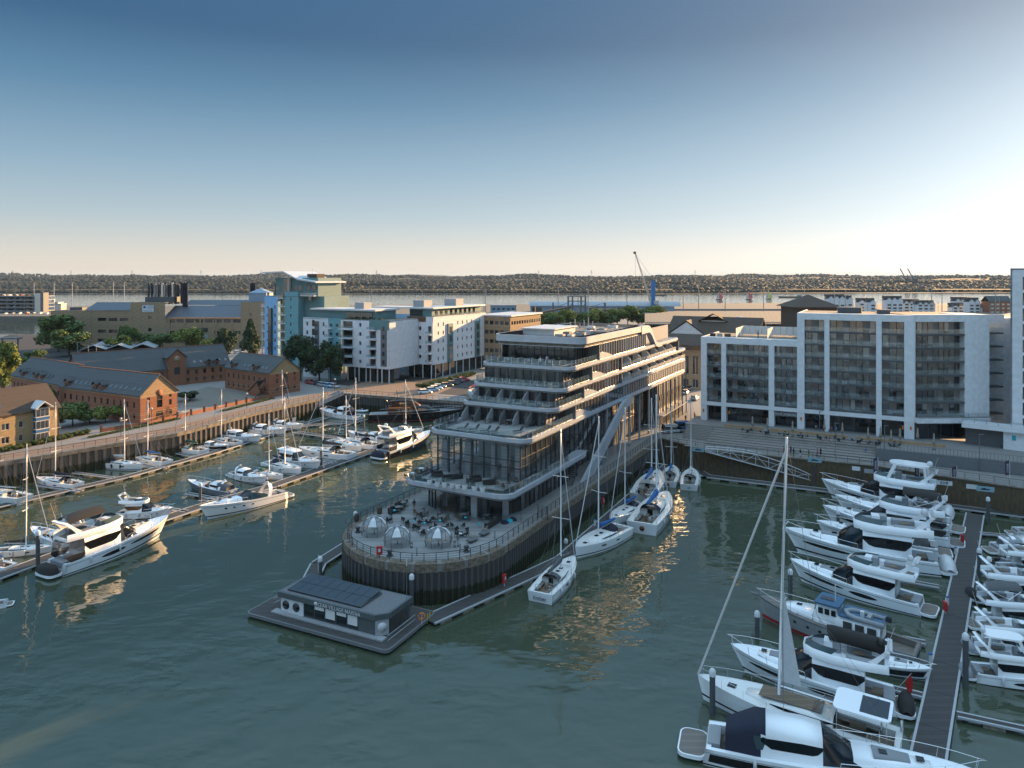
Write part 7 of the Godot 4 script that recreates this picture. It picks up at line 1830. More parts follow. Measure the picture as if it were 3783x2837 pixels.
# ---------- people: one continuous body each, from a field of tapered bones
func person_mesh(pose: String,shirt: Color,legs: Color,skin: Color,hair: Color,bare:=false) -> ArrayMesh:
	var bones:=[]
	var hip:=0.92;var lean:=0.0
	var fl:=[Vector3(0.02,0.06,0.10),Vector3(0.02,0.06,-0.10)]
	var kn:=[Vector3(0.04,0.50,0.10),Vector3(0.04,0.50,-0.10)]
	if pose=="walk": fl=[Vector3(0.30,0.07,0.09),Vector3(-0.28,0.10,-0.09)];kn=[Vector3(0.20,0.52,0.09),Vector3(0.02,0.50,-0.09)]
	if pose=="sit": hip=0.48;fl=[Vector3(0.46,0.06,0.11),Vector3(0.46,0.06,-0.11)];kn=[Vector3(0.44,0.50,0.11),Vector3(0.44,0.50,-0.11)]
	var H0:=Vector3(0,hip,0);var ch:=Vector3(0.02,hip+0.42,0);var nk:=Vector3(0.03,hip+0.56,0)
	for i in 2:
		var s:=1.0 if i==0 else -1.0
		var hp:=H0+Vector3(0,0,s*0.09)
		bones.append([hp,kn[i],0.095,0.06,1]);bones.append([kn[i],fl[i],0.06,0.042,2]);bones.append([fl[i]+Vector3(-0.03,-0.02,0),fl[i]+Vector3(0.16,-0.03,s*0.02),0.042,0.032,3])
		var sh:=ch+Vector3(0,0.06,s*0.18)
		var el:=sh+Vector3(-0.05 if i else 0.03,-0.27,s*0.06)
		var wr:=el+(Vector3(0.16,-0.15,-s*0.05) if pose != "walk" else Vector3(0.10,-0.21,0))
		if pose=="phone" and i==0: wr=el+Vector3(0.2,0.12,-0.08)
		bones.append([sh,el,0.055,0.043,4]);bones.append([el,wr,0.042,0.03,5]);bones.append([wr,wr+(wr - el).normalized()*0.12,0.034,0.026,6])
		bones.append([ch+Vector3(0,0.04,0),sh,0.09,0.06,4])
	bones.append([H0,ch,0.125,0.14,4]);bones.append([H0+Vector3(0,-0.03,-0.05),H0+Vector3(0,-0.03,0.05),0.12,0.12,1])
	bones.append([ch,nk+Vector3(0,0.06,0),0.10,0.05,4]);bones.append([nk+Vector3(0.0,0.12,0),nk+Vector3(0.02,0.20,0),0.085,0.098,7]);bones.append([nk+Vector3(0.085,0.14,0),nk+Vector3(0.115,0.135,0),0.02,0.014,6])
	var cell:=0.045
	var lo:=Vector3(-0.55,-0.05,-0.45);var n:=Vector3i(26,44,20)
	var val:=PackedFloat32Array();val.resize(n.x*n.y*n.z);val.fill(1.0)
	for b in bones:
		var a: Vector3=b[0];var c: Vector3=b[1]
		var R: float=maxf(b[2],b[3])+0.12
		var mn:=(Vector3(minf(a.x,c.x),minf(a.y,c.y),minf(a.z,c.z)) - Vector3.ONE*R - lo)/cell;var mx:=(Vector3(maxf(a.x,c.x),maxf(a.y,c.y),maxf(a.z,c.z))+Vector3.ONE*R - lo)/cell
		var ac:=c - a;var l2:=maxf(1e-6,ac.length_squared())
		for x in range(maxi(0,int(mn.x)),mini(n.x,int(mx.x)+2)):
			for y in range(maxi(0,int(mn.y)),mini(n.y,int(mx.y)+2)):
				for z in range(maxi(0,int(mn.z)),mini(n.z,int(mx.z)+2)):
					var p:=lo+Vector3(x,y,z)*cell
					var t:=clampf((p - a).dot(ac)/l2,0,1)
					var d:=p.distance_to(a+ac*t) - lerpf(b[2],b[3],t)
					var i:=(x*n.y+y)*n.z+z
					var k:=0.03
					var h:=clampf(0.5+0.5*(val[i] - d)/k,0,1)
					val[i]=lerpf(val[i],d,h) - k*h*(1 - h)
	var st:=SurfaceTool.new();st.begin(Mesh.PRIMITIVE_TRIANGLES);st.set_smooth_group(1)
	var vid:={};var vp:=[];var vc:=[]
	for x in n.x - 1:
		for y in n.y - 1:
			for z in n.z - 1:
				var s:=Vector3.ZERO;var m:=0
				var v:=[]
				for q in 8: v.append(val[((x+(q & 1))*n.y+y+((q >> 1) & 1))*n.z+z+(q >> 2)])
				for e in [[0,1],[2,3],[4,5],[6,7],[0,2],[1,3],[4,6],[5,7],[0,4],[1,5],[2,6],[3,7]]:
					if (v[e[0]]<0) != (v[e[1]]<0):
						var t: float=v[e[0]]/(v[e[0]] - v[e[1]])
						s+=Vector3(e[0] & 1,(e[0] >> 1) & 1,e[0] >> 2).lerp(Vector3(e[1] & 1,(e[1] >> 1) & 1,e[1] >> 2),t);m+=1
				if m==0: continue
				var p:=lo+(Vector3(x,y,z)+s/m)*cell
				vid[(x*n.y+y)*n.z+z]=vp.size();vp.append(p)
				var best:=9.0;var part:=4
				for b in bones:
					var ac: Vector3=b[1] - b[0]
					var t:=clampf((p - b[0]).dot(ac)/maxf(1e-6,ac.length_squared()),0,1)
					var d: float=p.distance_to(b[0]+ac*t) - lerpf(b[2],b[3],t)
					if d<best: best=d;part=b[4]
				var col:=shirt
				match part:
					1: col=legs
					2: col=skin if bare else legs
					3: col=Color(0.05,0.05,0.05)
					5,6: col=skin
					7: col=hair if p.y>nk.y+0.19 or p.x<nk.x+0.015 else skin
				vc.append(col)
	for x in range(1,n.x - 1):
		for y in range(1,n.y - 1):
			for z in range(1,n.z - 1):
				var i:=(x*n.y+y)*n.z+z
				for ax in 3:
					var j: int=i+[n.y*n.z,n.z,1][ax]
					if (val[i]<0)==(val[j]<0): continue
					var u: int=[n.z,n.y*n.z,n.y*n.z][ax];var w: int=[1,1,n.z][ax]
					var ids:=[i,i - u,i - u - w,i - w]
					var ok:=true
					for q in ids: ok=ok and vid.has(q)
					if not ok: continue
					for q in [0,1,2,0,2,3]:
						var id: int=vid[ids[q]]
						st.set_color(vc[id]);st.add_vertex(vp[id])
	st.index();st.generate_normals()
	return st.commit()
var body_cache:={}
func person(label: String,at: Vector3,turn: float,pose: String,shirt: Color,legs: Color,hair:=Color(0.03,0.02,0.015),bare:=false) -> void:
	var key:="%s%s%s%s%s" % [pose,shirt,legs,hair,bare]
	if not body_cache.has(key): body_cache[key]=person_mesh(pose,shirt,legs,Color(0.40,0.23,0.16),hair,bare)
	var o:=put("person",body_cache[key],"person",self,at,turn)
	tag(o,label,"person","people at the marina")
func make_people() -> void:
	var W:=Color(0.6,0.6,0.6);var K:=Color(0.015,0.015,0.018);var N:=Color(0.02,0.035,0.09);var B:=Color(0.08,0.18,0.38);var T:=Color(0.30,0.20,0.12);var GN:=Color(0.02,0.16,0.07);var P:=Color(0.35,0.12,0.15)
	person("person in a black T-shirt and cap standing on the pier terrace",G(1530,1888,QUAY),100,"stand",K,T,K,true)
	person("person in light blue walking on the pier path below the white leg",G(2220,1738,QUAY),60,"walk",B,W)
	for q in [["person with bare legs standing by the railing next to the gangway",2896,1682,"stand",P,T],["person in blue standing behind the tall mast by the quay rail",2922,1680,"stand",N,N],["person in a long green skirt at the quay rail",2932,1688,"phone",K,GN],["person in white trousers at the quay rail",2957,1693,"stand",K,W],["person in brown beside the one in white trousers",2988,1697,"stand",GN,T],["person in a pale top leaning by the ship banner",3020,1690,"walk",P,N],["person in black next to the ship banner",3032,1688,"stand",K,K]]:
		person(q[0],G(q[1],q[2],QUAY+0.02),120,q[3],q[4],q[5],Color(0.03,0.02,0.015),q[3]=="stand")
	person("person with bare legs sitting on the stone steps under the restaurant",G(3064,1634,QUAY+1.6),-70,"sit",P,W,Color(0.05,0.03,0.02),true)
	person("person in black sitting on the steps beside a bare-legged one",G(3086,1628,QUAY+1.6),-70,"sit",K,K)
	person("person in a striped blue top sitting low on the steps",G(3198,1678,QUAY+0.5),-70,"sit",B,K,Color(0.05,0.03,0.02),true)
	person("person walking in the street between the hotel and the flats",G(2566,1550,QUAY),60,"walk",T,K)
	person("person in blue on the street by the parked vans",G(2533,1560,QUAY),60,"stand",N,N)
	person("person in blue on the pontoon by the rafted yachts",G(2381,1770,0.48),60,"stand",B,T);person("person in dark red on the pontoon by the rafted yachts",G(2392,1762,0.48),60,"stand",P,K)
	person("person standing at the stern rail of the long white sports yacht",G(986,1793,0.5),30,"stand",W,N)
	person("person in black on the quay above the black yacht",G(1497,1452,QUAY),30,"walk",K,K)
	person("person in pink walking on the promenade by the outside stair",G(1062,1478,QUAY),30,"walk",P,N)
	person("person in a pale shirt leaning on the top terrace balustrade of the hotel",H(16.6,5.0,QUAY+19.32),60,"stand",Color(0.5,0.4,0.42),K)
	person("person with fair hair sitting on the hotel's top terrace",H(17.4,6.6,QUAY+19.3),100,"sit",W,K,Color(0.45,0.30,0.10))
	person("person with blonde hair at the corner of the hotel's top terrace",H(18.2,3.6,QUAY+19.3),200,"sit",K,K,Color(0.5,0.36,0.12))
	person("person in purple at the left end of the hotel's top terrace",H(18.0,16.2,QUAY+19.3),20,"sit",Color(0.1,0.06,0.3),K)
	person("person in the cockpit of the yacht with the brown crest",G(2400,1935,1.2),30,"sit",W,T);person("person in red in the cockpit of the rafted yacht",G(2378,1842,1.4),30,"sit",P,T);person("person sitting in the cockpit of the rafted yacht in a dark top",G(2360,1832,1.4),30,"sit",N,T)
	for i in 4: person(["person in white at a restaurant table by the cream parasols","person in pink at a restaurant table by the cream parasols","person in pale blue at a restaurant table by the cream parasols","person in grey at a restaurant table by the cream parasols"][i],G(3050+[0,22,40,-35][i],[1592,1596,1598,1590][i],QUAY+2.2),200 - i*40,"sit",[W,P,B,Color(0.2,0.2,0.2)][i],K)
	person("person in purple standing on the flats' roof terrace",Vector3(54.0,QUAY+20.7,-156.0),0,"stand",Color(0.12,0.05,0.1),K)
# ---------- terrace furniture
var protos:={}
func furniture_protos() -> void:
	for q in [["chair","rattan"],["tan_chair","rattan_tan"],["white_chair","tabletop_white"],["pale_chair","pale_grey"]]:
		var o:=Node3D.new();o.name="armchair" if q[0]=="white_chair" else "terrace_chair"
		if q[0]=="white_chair":
			var b:=Builder.new(true);b.lathe([[0.30,0.0],[0.36,0.35],[0.38,0.42]],12);o.add_child(named("base",b.done(),q[1]))
			var r:=[]
			for i in 9:
				var a:=PI*0.5+PI*(i/8.0 - 0.0)
				r.append([Vector3(cos(a)*0.36,0.2,sin(a)*0.36),Vector3(cos(a)*0.42,0.78,sin(a)*0.42)])
			var b2:=Builder.new(true);b2.rows(r);o.add_child(named("backrest",b2.done(),q[1]))
			var s:=named("cushion",unit_cyl,"pale_grey");s.transform=Transform3D(Basis.from_scale(Vector3(0.34,0.1,0.34)),Vector3(0,0.42,0));o.add_child(s)
		else:
			var s:=named("seat",prism(rounded(-0.26,0.26,-0.27,0.27,0.1,3),0.40,0.46),q[1]);o.add_child(s)
			var r:=[]
			for i in 9:
				var a:=PI*0.5+PI*i/8.0
				r.append([Vector3(cos(a)*0.28,0.44,sin(a)*0.28),Vector3(cos(a)*0.33,0.86 - 0.22*absf(cos(a*1.0+PI/2)),sin(a)*0.32)])
			var b:=Builder.new(true);b.rows(r);o.add_child(named("backrest",b.done(),q[1]))
			for x in [-0.22,0.22]:
				for z in [-0.22,0.22]:
					var l:=named("leg",unit_cyl,"iron");l.transform=Transform3D(Basis.from_scale(Vector3(0.02,0.42,0.02)),Vector3(x,0.21,z));o.add_child(l,true)
		protos[q[0]]=o
	for q in [["table","tabletop"],["white_table","tabletop_white"]]:
		var o:=Node3D.new();o.name="terrace_table"
		o.add_child(named("tabletop",prism(rounded(-0.45,0.45,-0.45,0.45,0.08 if q[0]=="table" else 0.44,4),0.70,0.745),q[1]))
		var b:=Builder.new(true);b.lathe([[0.26,0.0],[0.24,0.04],[0.14,0.35],[0.12,0.70]],10);o.add_child(named("pedestal",b.done(),"iron"))
		protos[q[0]]=o
	var o:=Node3D.new();o.name="sun_lounger"
	var lo:=named("bed",unit_box,"rattan");lo.transform=Transform3D(Basis.from_scale(Vector3(1.2,0.06,0.62)),Vector3(0.35,0.32,0));o.add_child(lo)
	var bk:=named("backrest",unit_box,"rattan");bk.transform=Transform3D(Basis.from_euler(Vector3(0,0,-0.85))*Basis.from_scale(Vector3(0.85,0.06,0.62)),Vector3(-0.53,0.62,0));o.add_child(bk)
	for x in [-0.4,0.8]:
		for z in [-0.26,0.26]:
			var l:=named("leg",unit_cyl,"iron");l.transform=Transform3D(Basis.from_scale(Vector3(0.025,0.32,0.025)),Vector3(x,0.16,z));o.add_child(l,true)
	protos["lounger"]=o
	o=Node3D.new();o.name="sofa"
	var ss:=named("seat",unit_box,"rattan");ss.transform=Transform3D(Basis.from_scale(Vector3(1.7,0.42,0.8)),Vector3(0,0.21,0));o.add_child(ss)
	var sb:=named("backrest",unit_box,"rattan");sb.transform=Transform3D(Basis.from_scale(Vector3(1.7,0.4,0.18)),Vector3(0,0.62,-0.31));o.add_child(sb)
	for z in [-1,1]:
		var ar:=named("armrest",unit_box,"rattan");ar.transform=Transform3D(Basis.from_scale(Vector3(0.16,0.25,0.78)),Vector3(z*0.77,0.545,0.01));o.add_child(ar,true)
	protos["sofa"]=o
func set_out(kind: String,label: String,category: String,at: Vector3,turn: float,group: String) -> Node3D:
	var o: Node3D=protos[kind].duplicate();o.name=numbered(str(protos[kind].name));add_child(o)
	o.position=at;o.rotation_degrees.y=turn
	return tag(o,label,category,group)
func dining_set(px: float,py: float,turn: float,n: int,kind: String,table:="table",where:="on the pier terrace",y:=QUAY+0.014) -> void:
	var at:=G(px,py,y)
	set_out(table,"terrace table set among chairs "+where,"table",at,turn,"tables "+where)
	for i in n:
		var a:=deg_to_rad(turn+360.0/n*i+20)
		set_out(kind,("tan" if kind=="tan_chair" else "dark")+" woven chair drawn up to a table "+where,"chair",at+Vector3(cos(a)*0.85,0,-sin(a)*0.85),rad_to_deg(a)+180,"woven chairs "+where)
func make_terrace() -> void:
	furniture_protos()
	for q in [[1430,1925,3,"chair"],[1508,1936,3,"chair"],[1575,1934,4,"chair"],[1632,1925,4,"tan_chair"],[1566,1970,3,"chair"],[1630,1960,3,"chair"],[1690,1958,3,"chair"],[1555,1905,4,"tan_chair"],[1712,1918,4,"tan_chair"],[1706,1978,4,"chair"],[1528,1950,3,"chair"],[1797,1920,3,"chair"],[1470,1890,3,"tan_chair"],[1490,1873,2,"tan_chair"]]:
		dining_set(q[0],q[1],q[0] % 60,q[2],q[3])
	for q in [[1454,1893,62],[1478,1876,62]]: set_out("sofa","dark sofa with aqua cushions by the terrace railing","sofa",G(q[0],q[1],QUAY+0.014),q[2],"dark terrace sofas")
	for q in [[1810,1945,240],[1834,1930,240]]: set_out("sofa","long woven sofa facing tables near the wall of the bar","sofa",G(q[0],q[1],QUAY+0.014),q[2],"woven sofas by the bar")
	for q in [[1528,1924,"aqua"],[1569,1933,"aqua"],[1626,1923,"aqua"],[1720,1912,"aqua"],[1702,1972,"white"],[1770,1935,"aqua"],[1483,1870,"aqua"],[1458,1886,"aqua"],[1555,1962,"white"],[1582,1958,"white"]]:
		var cu:=thing("cushion",("aqua" if q[2]=="aqua" else "white")+" scatter cushion lying on terrace seating","cushion",G(q[0],q[1],QUAY+0.46),q[0] % 90,"scatter cushions on the terrace")
		put("pad",loft([[-0.22,0.0,0.06,0.2,0.12],[0.0,0.0,0.16,0.24,0.2],[0.22,0.0,0.06,0.2,0.12]]),q[2],cu)
	for q in [[1383,1972,"clear panelled dining dome next to the pier railing"],[1468,2010,"clear panelled dining dome between the other two"],[1620,2013,"clear panelled dining dome beside two lanterns"]]:
		var o:=thing("dining_dome",q[2],"dining dome",G(q[0],q[1],QUAY+0.014),q[0] % 40,"clear dining domes on the terrace")
		var prof:=[[1.62,0.0],[1.78,0.75],[1.62,1.4],[1.05,2.05],[0.30,2.3]]
		for k in 8:
			for j in 4:
				var b:=Builder.new()
				var a0:=TAU*k/8;var a1:=TAU*(k+1)/8
				var p:=func(a: float,i: int) -> Vector3: return Vector3(cos(a)*prof[i][0],prof[i][1],sin(a)*prof[i][0])
				b.quad(p.call(a0,j),p.call(a1,j),p.call(a1,j+1),p.call(a0,j+1))
				put("panel",b.done(),"white" if j>=2 and k % 2==0 else "rail_glass" if j>0 else "smoke_glass",o)
			var rib:=Builder.new(true)
			var pts:=[]
			for i in 5: pts.append(Vector3(cos(TAU*k/8)*prof[i][0],prof[i][1],sin(TAU*k/8)*prof[i][0])*1.005)
			rib.tube(pts,0.035,5);put("rib",rib.done(),"iron",o)
		var cap:=Builder.new(true);cap.lathe([[0.36,2.28],[0.34,2.36],[0.0,2.38]],12);put("cap",cap.done(),"canvas_pale",o)
		put("inner_table",prism(rounded(-0.5,0.5,-0.5,0.5,0.45,4),0.68,0.73),"tabletop",o);rod(o,"table_leg","iron",Vector3.ZERO,Vector3(0,0.7,0),0.08)
	for q in [[1402,1898,"wooden barrel planter by the terrace railing"],[1318,1925,"dark barrel planter by the railing near the capped pile"]]:
		var o:=thing("barrel",q[2],"barrel",G(q[0],q[1],QUAY));var b:=Builder.new(true);b.lathe([[0.30,0],[0.40,0.5],[0.31,1.0],[0.0,1.0]],12);put("staves",b.done(),"tile_brown",o)
		for y in [0.2,0.75]: var hb:=Builder.new(true);hb.lathe([[0.37,y],[0.385,y+0.05],[0.37,y+0.1]],12);put("hoop",hb.done(),"iron",o)
	for q in [[1322,1966],[1440,2053],[1723,2037]]:
		var o:=thing("mooring_bollard","black iron mooring bollard at the pier edge","bollard",G(q[0],q[1],QUAY+0.03),0,"iron bollards round the pier head");var b:=Builder.new(true);b.lathe([[0.34,0],[0.26,0.1],[0.22,0.4],[0.34,0.55],[0.34,0.66],[0.0,0.72]],12);put("casting",b.done(),"iron",o)
		var bb:=Builder.new(true);bb.lathe([[0.42,0.0],[0.42,0.06],[0.3,0.07]],12);put("base_plate",bb.done(),"iron",o)
	for q in [[1680,2020,0.7],[1692,2018,1.0],[1520,2022,0.6]]:
		var o:=thing("lantern","glass candle lantern standing beside a dining dome","lantern",G(q[0],q[1],QUAY+0.014),15,"lanterns by the domes");box(o,"glass","rail_glass",Vector3(0,q[2]/2,0),Vector3(0.22,q[2]*0.8,0.22));box(o,"lid","iron",Vector3(0,q[2]*0.95,0),Vector3(0.28,0.08,0.28));box(o,"foot","iron",Vector3(0,0.04,0),Vector3(0.28,0.08,0.28))
		for e in [[-1,-1],[1,-1],[1,1],[-1,1]]: rod(o,"bar","iron",Vector3(e[0]*0.12,0.05,e[1]*0.12),Vector3(e[0]*0.12,q[2]*0.95,e[1]*0.12),0.012)
	for q in [[1865,1933,"canvas_navy"],[1882,1927,"aqua"],[1896,1922,"canvas_navy"]]:
		var o:=thing("bean_bag",("aqua" if q[2]=="aqua" else "navy")+" bean bag lying by the bar wall","bean bag",G(q[0],q[1],QUAY+0.014),q[0] % 70,"bean bags on the pier");put("bag",loft([[-0.5,0,0.15,0.3,0.2],[-0.2,0,0.42,0.45,0.35],[0.25,0,0.34,0.45,0.3],[0.5,0,0.12,0.25,0.15]]),q[2],o)
		put("piping",wires([[Vector3(-0.48,0.1,0.0),Vector3(-0.2,0.44,0.0),Vector3(0.25,0.36,0.0),Vector3(0.48,0.1,0.0)]],0.012),"iron",o)
	for q in [[1745,2000],[1790,1975]]:
		var o:=thing("planter_bench","grey sculpted bench with a spiky dry plant at the terrace edge","planter",G(q[0],q[1],QUAY+0.014),62,"planter benches on the terrace");put("bench",loft([[-1.0,0.3,0.45,0.35,0.3],[0,0.3,0.5,0.55,0.5],[1.0,0.3,0.45,0.35,0.3]]),"mid_grey",o);rod(o,"foot","mid_grey",Vector3(0,0,0),Vector3(0,0.35,0),0.2)
		var w:=[]
		for i in 12: w.append([Vector3(0,0.45,0),Vector3(cos(i*0.9)*0.45,0.75+0.4*absf(sin(i*1.7)),sin(i*0.9)*0.45)])
		put("leaves",wires(w,0.03),"parasol",o)
	for q in [[1345,1975],[1298,2015],[1540,2078],[1700,2062],[1828,2015],[1925,1950],[1278,1960]]:
		var o:=thing("deck_light_post","short grey light post on the pier terrace edge","light post",G(q[0],q[1] - 25,QUAY+0.03),0,"short light posts round the terrace");rod(o,"post","mid_grey",Vector3.ZERO,Vector3(0,0.85,0),0.07);rod(o,"head","steel",Vector3(0,0.85,0),Vector3(0,0.95,0),0.09)
	var gt:=thing("iron_gate","arched iron gate across the pier path beside the bar","gate",H(-0.6,-1.9,QUAY),GRID);
	for x in [0.0,1.5]: bar(gt,"gate_post","iron",Vector3(x - 0.2,0,0),Vector3(x - 0.2,2.0,0),0.1,0.1)
	for i in 6: rod(gt,"gate_bar","iron",Vector3(0.05+i*0.22,0.1,0),Vector3(0.05+i*0.22,1.7+0.3*sin(i/5.0*PI),0),0.025)
	var y1:=QUAY+4.32
	for q in [[1588,1790],[1617,1797],[1642,1800],[1671,1803],[1691,1806],[1717,1810],[1753,1814],[1783,1818]]: set_out("white_chair","white tub chair by the glass of the first-floor balcony","armchair",G(q[0],q[1],y1),70,"white tub chairs on the balcony")
	for q in [[1615,1762,20],[1688,1768,200],[1655,1775,20],[1757,1778,20],[1738,1790,110],[1807,1790,200]]: set_out("sofa","dark woven sofa on the first-floor balcony of the hotel","sofa",G(q[0],q[1],y1),q[2],"woven sofas on the balcony")
	dining_set(1520,1765,10,2,"tan_chair","white_table","on the first-floor balcony",y1);dining_set(1556,1747,10,2,"tan_chair","white_table","on the first-floor balcony",y1);dining_set(1858,1800,10,3,"tan_chair","table","on the first-floor balcony",y1);dining_set(1905,1775,10,3,"tan_chair","table","on the first-floor balcony",y1)
	for q in [[1594,1760,1640],[1693,1752,1700],[1832,1788,1715]]: parasol("folded grey parasol on the first-floor balcony",G(q[0],q[1],y1),2.4,"canvas_grey","folded parasols on the balcony")
	var y3:=QUAY+10.72
	for q in [[1648,1570],[1712,1588],[1752,1592],[1795,1597],[1826,1600],[1675,1562],[1917,1598],[1960,1575]]: set_out("lounger","dark sun lounger on the third-floor terrace","sun lounger",G(q[0],q[1],y3),208,"sun loungers on the third floor")
	for q in [[1750,1552],[1808,1560],[1880,1568]]: dining_set(q[0],q[1],30,2,"tan_chair","table","on the third-floor terrace",y3)
	for k in 5: set_out("pale_chair","pale woven chair on the fourth-floor terrace","chair",H(10.6,3.5+k*2.8,QUAY+13.59),60+k*30,"woven chairs on the fourth floor")
	for k in 5: set_out("pale_chair","pale woven chair on the fifth-floor terrace","chair",H(13.8,3.2+k*2.7,QUAY+16.22),60+k*40,"woven chairs on the fifth floor")
	for k in 7:
		set_out("table","table on the top-floor restaurant terrace","table",H(19.0,3.2+k*2.0,QUAY+19.32),0,"tables on the top floor")
		for e in [[-1.0,0.0],[1.0,0.0],[0.0,0.85]]: set_out("pale_chair" if k % 2 else "tan_chair","pale" if false else ("pale woven chair on the top-floor terrace" if k % 2 else "tan woven chair on the top-floor terrace"),"chair",H(19.0+e[0]*0.9,3.2+k*2.0+e[1],QUAY+19.32),60*e[0],"chairs on the top floor")
	for q in [[2780,1592],[2835,1598],[2928,1612],[3046,1605],[3112,1618],[3207,1638],[3253,1635],[3292,1648],[3325,1640],[3390,1640],[3450,1662]]: parasol("tall cream parasol tied shut before the restaurants",G(q[0],q[1],QUAY+2.22),3.1,"parasol","cream parasols along the restaurants")
	for i in 9: dining_set(2760+i*68,1598+i*6.5,i*20,3,"chair","table","before the restaurants",QUAY+2.22)
func parasol(label: String,at: Vector3,h: float,m: String,group: String) -> void:
	var o:=thing("folded_parasol",label,"parasol",at,0,group)
	rod(o,"pole","mid_grey",Vector3.ZERO,Vector3(0,h,0),0.04)
	var b:=Builder.new(true);b.lathe([[0.06,h],[0.16,h*0.85],[0.14,h*0.72],[0.22,h*0.55],[0.30,h*0.35],[0.12,h*0.34]],9);put("canopy",b.done(),m,o)
	rod(o,"base","dark_grey",Vector3.ZERO,Vector3(0,0.12,0),0.32)
# ---------- the docks and the far shore
func lamp_mast(px: float,base_py: float,top_py: float,m:="mid_grey",y:=QUAY) -> void:
	var at:=G(px,base_py,y)
	var h:=(base_py - top_py)/F*-at.z
	var o:=thing("light_mast","tall thin floodlight mast in the docks","light mast",at,0,"floodlight masts in the docks")
	var b:=Builder.new(true);b.tube([Vector3.ZERO,Vector3(0,h,0)],0.42,6,0.25);put("pole",b.done(),m,o)
	box(o,"lamp_head","mid_grey",Vector3(0,h - 0.3,0),Vector3(2.6,0.5,0.9))
func street_lamp(label: String,px: float,py: float,h:=6.0) -> void:
	var o:=thing("street_lamp",label,"street lamp",G(px,py,QUAY),0,"street lamps by the dock road")
	rod(o,"pole","pale_grey",Vector3.ZERO,Vector3(0,h,0),0.09);bar(o,"arm","pale_grey",Vector3(0,h,0),Vector3(-1.6,h+0.15,0),0.08,0.08);box(o,"lamp_head","pale_grey",Vector3(-1.8,h+0.15,0),Vector3(0.7,0.14,0.3))
func make_docks() -> void:
	var d:=690.0
	var o:=thing("multi_storey_car_park","open-decked multi-storey car park full of vehicles across the dock","car park",V(0,d,QUAY))
	var x0:=-520.0;var x1:=(128 - CX)/F*d
	for j in 5:
		plain_box(o,"deck","pale_grey",x0,x1 - x0,30,1.0+j*3.6,1.6+j*3.6)
		plain_box(o,"parapet","mid_grey",x0,x1 - x0,0.3,1.6+j*3.6,2.4+j*3.6,0.1)
	for i in 8: plain_box(o,"column","mid_grey",x1 - 2 - i*8.5,0.7,0.7,0,18)
	plain_box(o,"stair_tower","cream",x1,5.5,8,0,18.5);plain_box(o,"stair_tower","mid_grey",x1+5.5,3.0,8,0,19.5)
	plain_box(o,"inner_wall","dark_grey",x0,x1 - x0,1,0,16,-12)
	car_rows()
	for q in [[195,1146,26,10.0,"white"],[215,1146,20,8.0,"cream"],[160,1146,28,9.0,"cream"]]:
		var at:=G(q[0],q[1],QUAY)
		var b:=thing("dock_shed",["white dock shed beside the slim white tower","cream dock office behind the slim white tower","cream dock building next to the car park stair"][[195,215,160].find(q[0])],"shed",at);plain_box(b,"wall",q[4],-5,q[2]*0.4,9,0,q[3]*0.8);plain_box(b,"roof","shed_roof",-5.4,q[2]*0.4+0.8,9.8,q[3]*0.8,q[3]*0.8+0.5,0.4)
	o=thing("dock_tower","slim white tower standing on the dock quay","tower",G(194,1146,QUAY));plain_box(o,"shaft","white",-1.2,2.4,2.4,0,11.5);plain_box(o,"band","pale_grey",-1.25,2.5,2.5,9.5,10.2,0.05)
	o=thing("steel_footbridge","grey steel footbridge and stair at the dock road's edge","footbridge",V(-212,305,QUAY),10)
	plain_box(o,"deck","mid_grey",-14,14,4,7.6,8.2);plain_box(o,"deck","pale_grey",-14,12,4,4.2,4.6,3);for x in [-1.0,-7.0]: bar(o,"leg","mid_grey",Vector3(x,0,-2),Vector3(x,8,-2),0.5,0.5)
	for y in [9.2,8.7]: rod(o,"rail","mid_grey",Vector3(-14,y,0),Vector3(0,y,0),0.08)
	d=700.0
	o=thing("terminal_shed","long quayside terminal with a low curved silver roof","terminal",V(18,d,QUAY),-4)
	plain_box(o,"wall","shed_blue",0,140,24,0,6.4)
	var rb:=Builder.new(true)
	var rw:=[]
	for i in 9:
		var a:=PI*i/8
		rw.append([Vector3(-1,6.2+sin(a)*4.6,-12+cos(a)*13),Vector3(146,6.2+sin(a)*4.6,-12+cos(a)*13)])
	rb.rows(rw);put("curved_roof",rb.done(),"shed_roof",o)
	for i in 10: box(o,"door",["rattan_tan","pale_grey"][i % 2],Vector3(8+i*13.5,2.6,0.05),Vector3(7,4.4,0.1))
	o=thing("dock_shed","low blue-grey dock shed left of the steel linkspan towers","shed",V(-20,660,QUAY));plain_box(o,"wall","shed_blue",0,24,14,0,8);plain_box(o,"roof","shed_roof",-0.5,25,15,8,8.6,0.5);for i in 5: box(o,"window","pane_dark",Vector3(3+i*4.5,5,0.05),Vector3(2.6,1.4,0.1))
	o=thing("linkspan_towers","grey steel linkspan towers and gantries by the terminal","gantry",V(52,655,QUAY))
	for x in [0.0,4.0,12.0,16.0,-14.0,34.0]:
		for z in [0.0,-6.0]: bar(o,"tower_leg","mid_grey",Vector3(x,0,z),Vector3(x,17 if x>=0 and x<20 else 11.0,z),1.0,1.0)
	for y in [8.0,12.5,17.0]: bar(o,"cross_beam","mid_grey",Vector3(0,y,0),Vector3(16,y,0),0.8,0.9)
	bar(o,"ramp","rattan_tan",Vector3(-30,1.0,0),Vector3(2,7,0),8,1.4);bar(o,"ramp","rattan_tan",Vector3(18,6,-1),Vector3(44,3,-1),7,1.4)
	for q in [[-14,0],[16,34],[0,4],[12,16]]: bar(o,"brace","mid_grey",Vector3(q[0],6,0),Vector3(q[1],11,0),0.4,0.4)
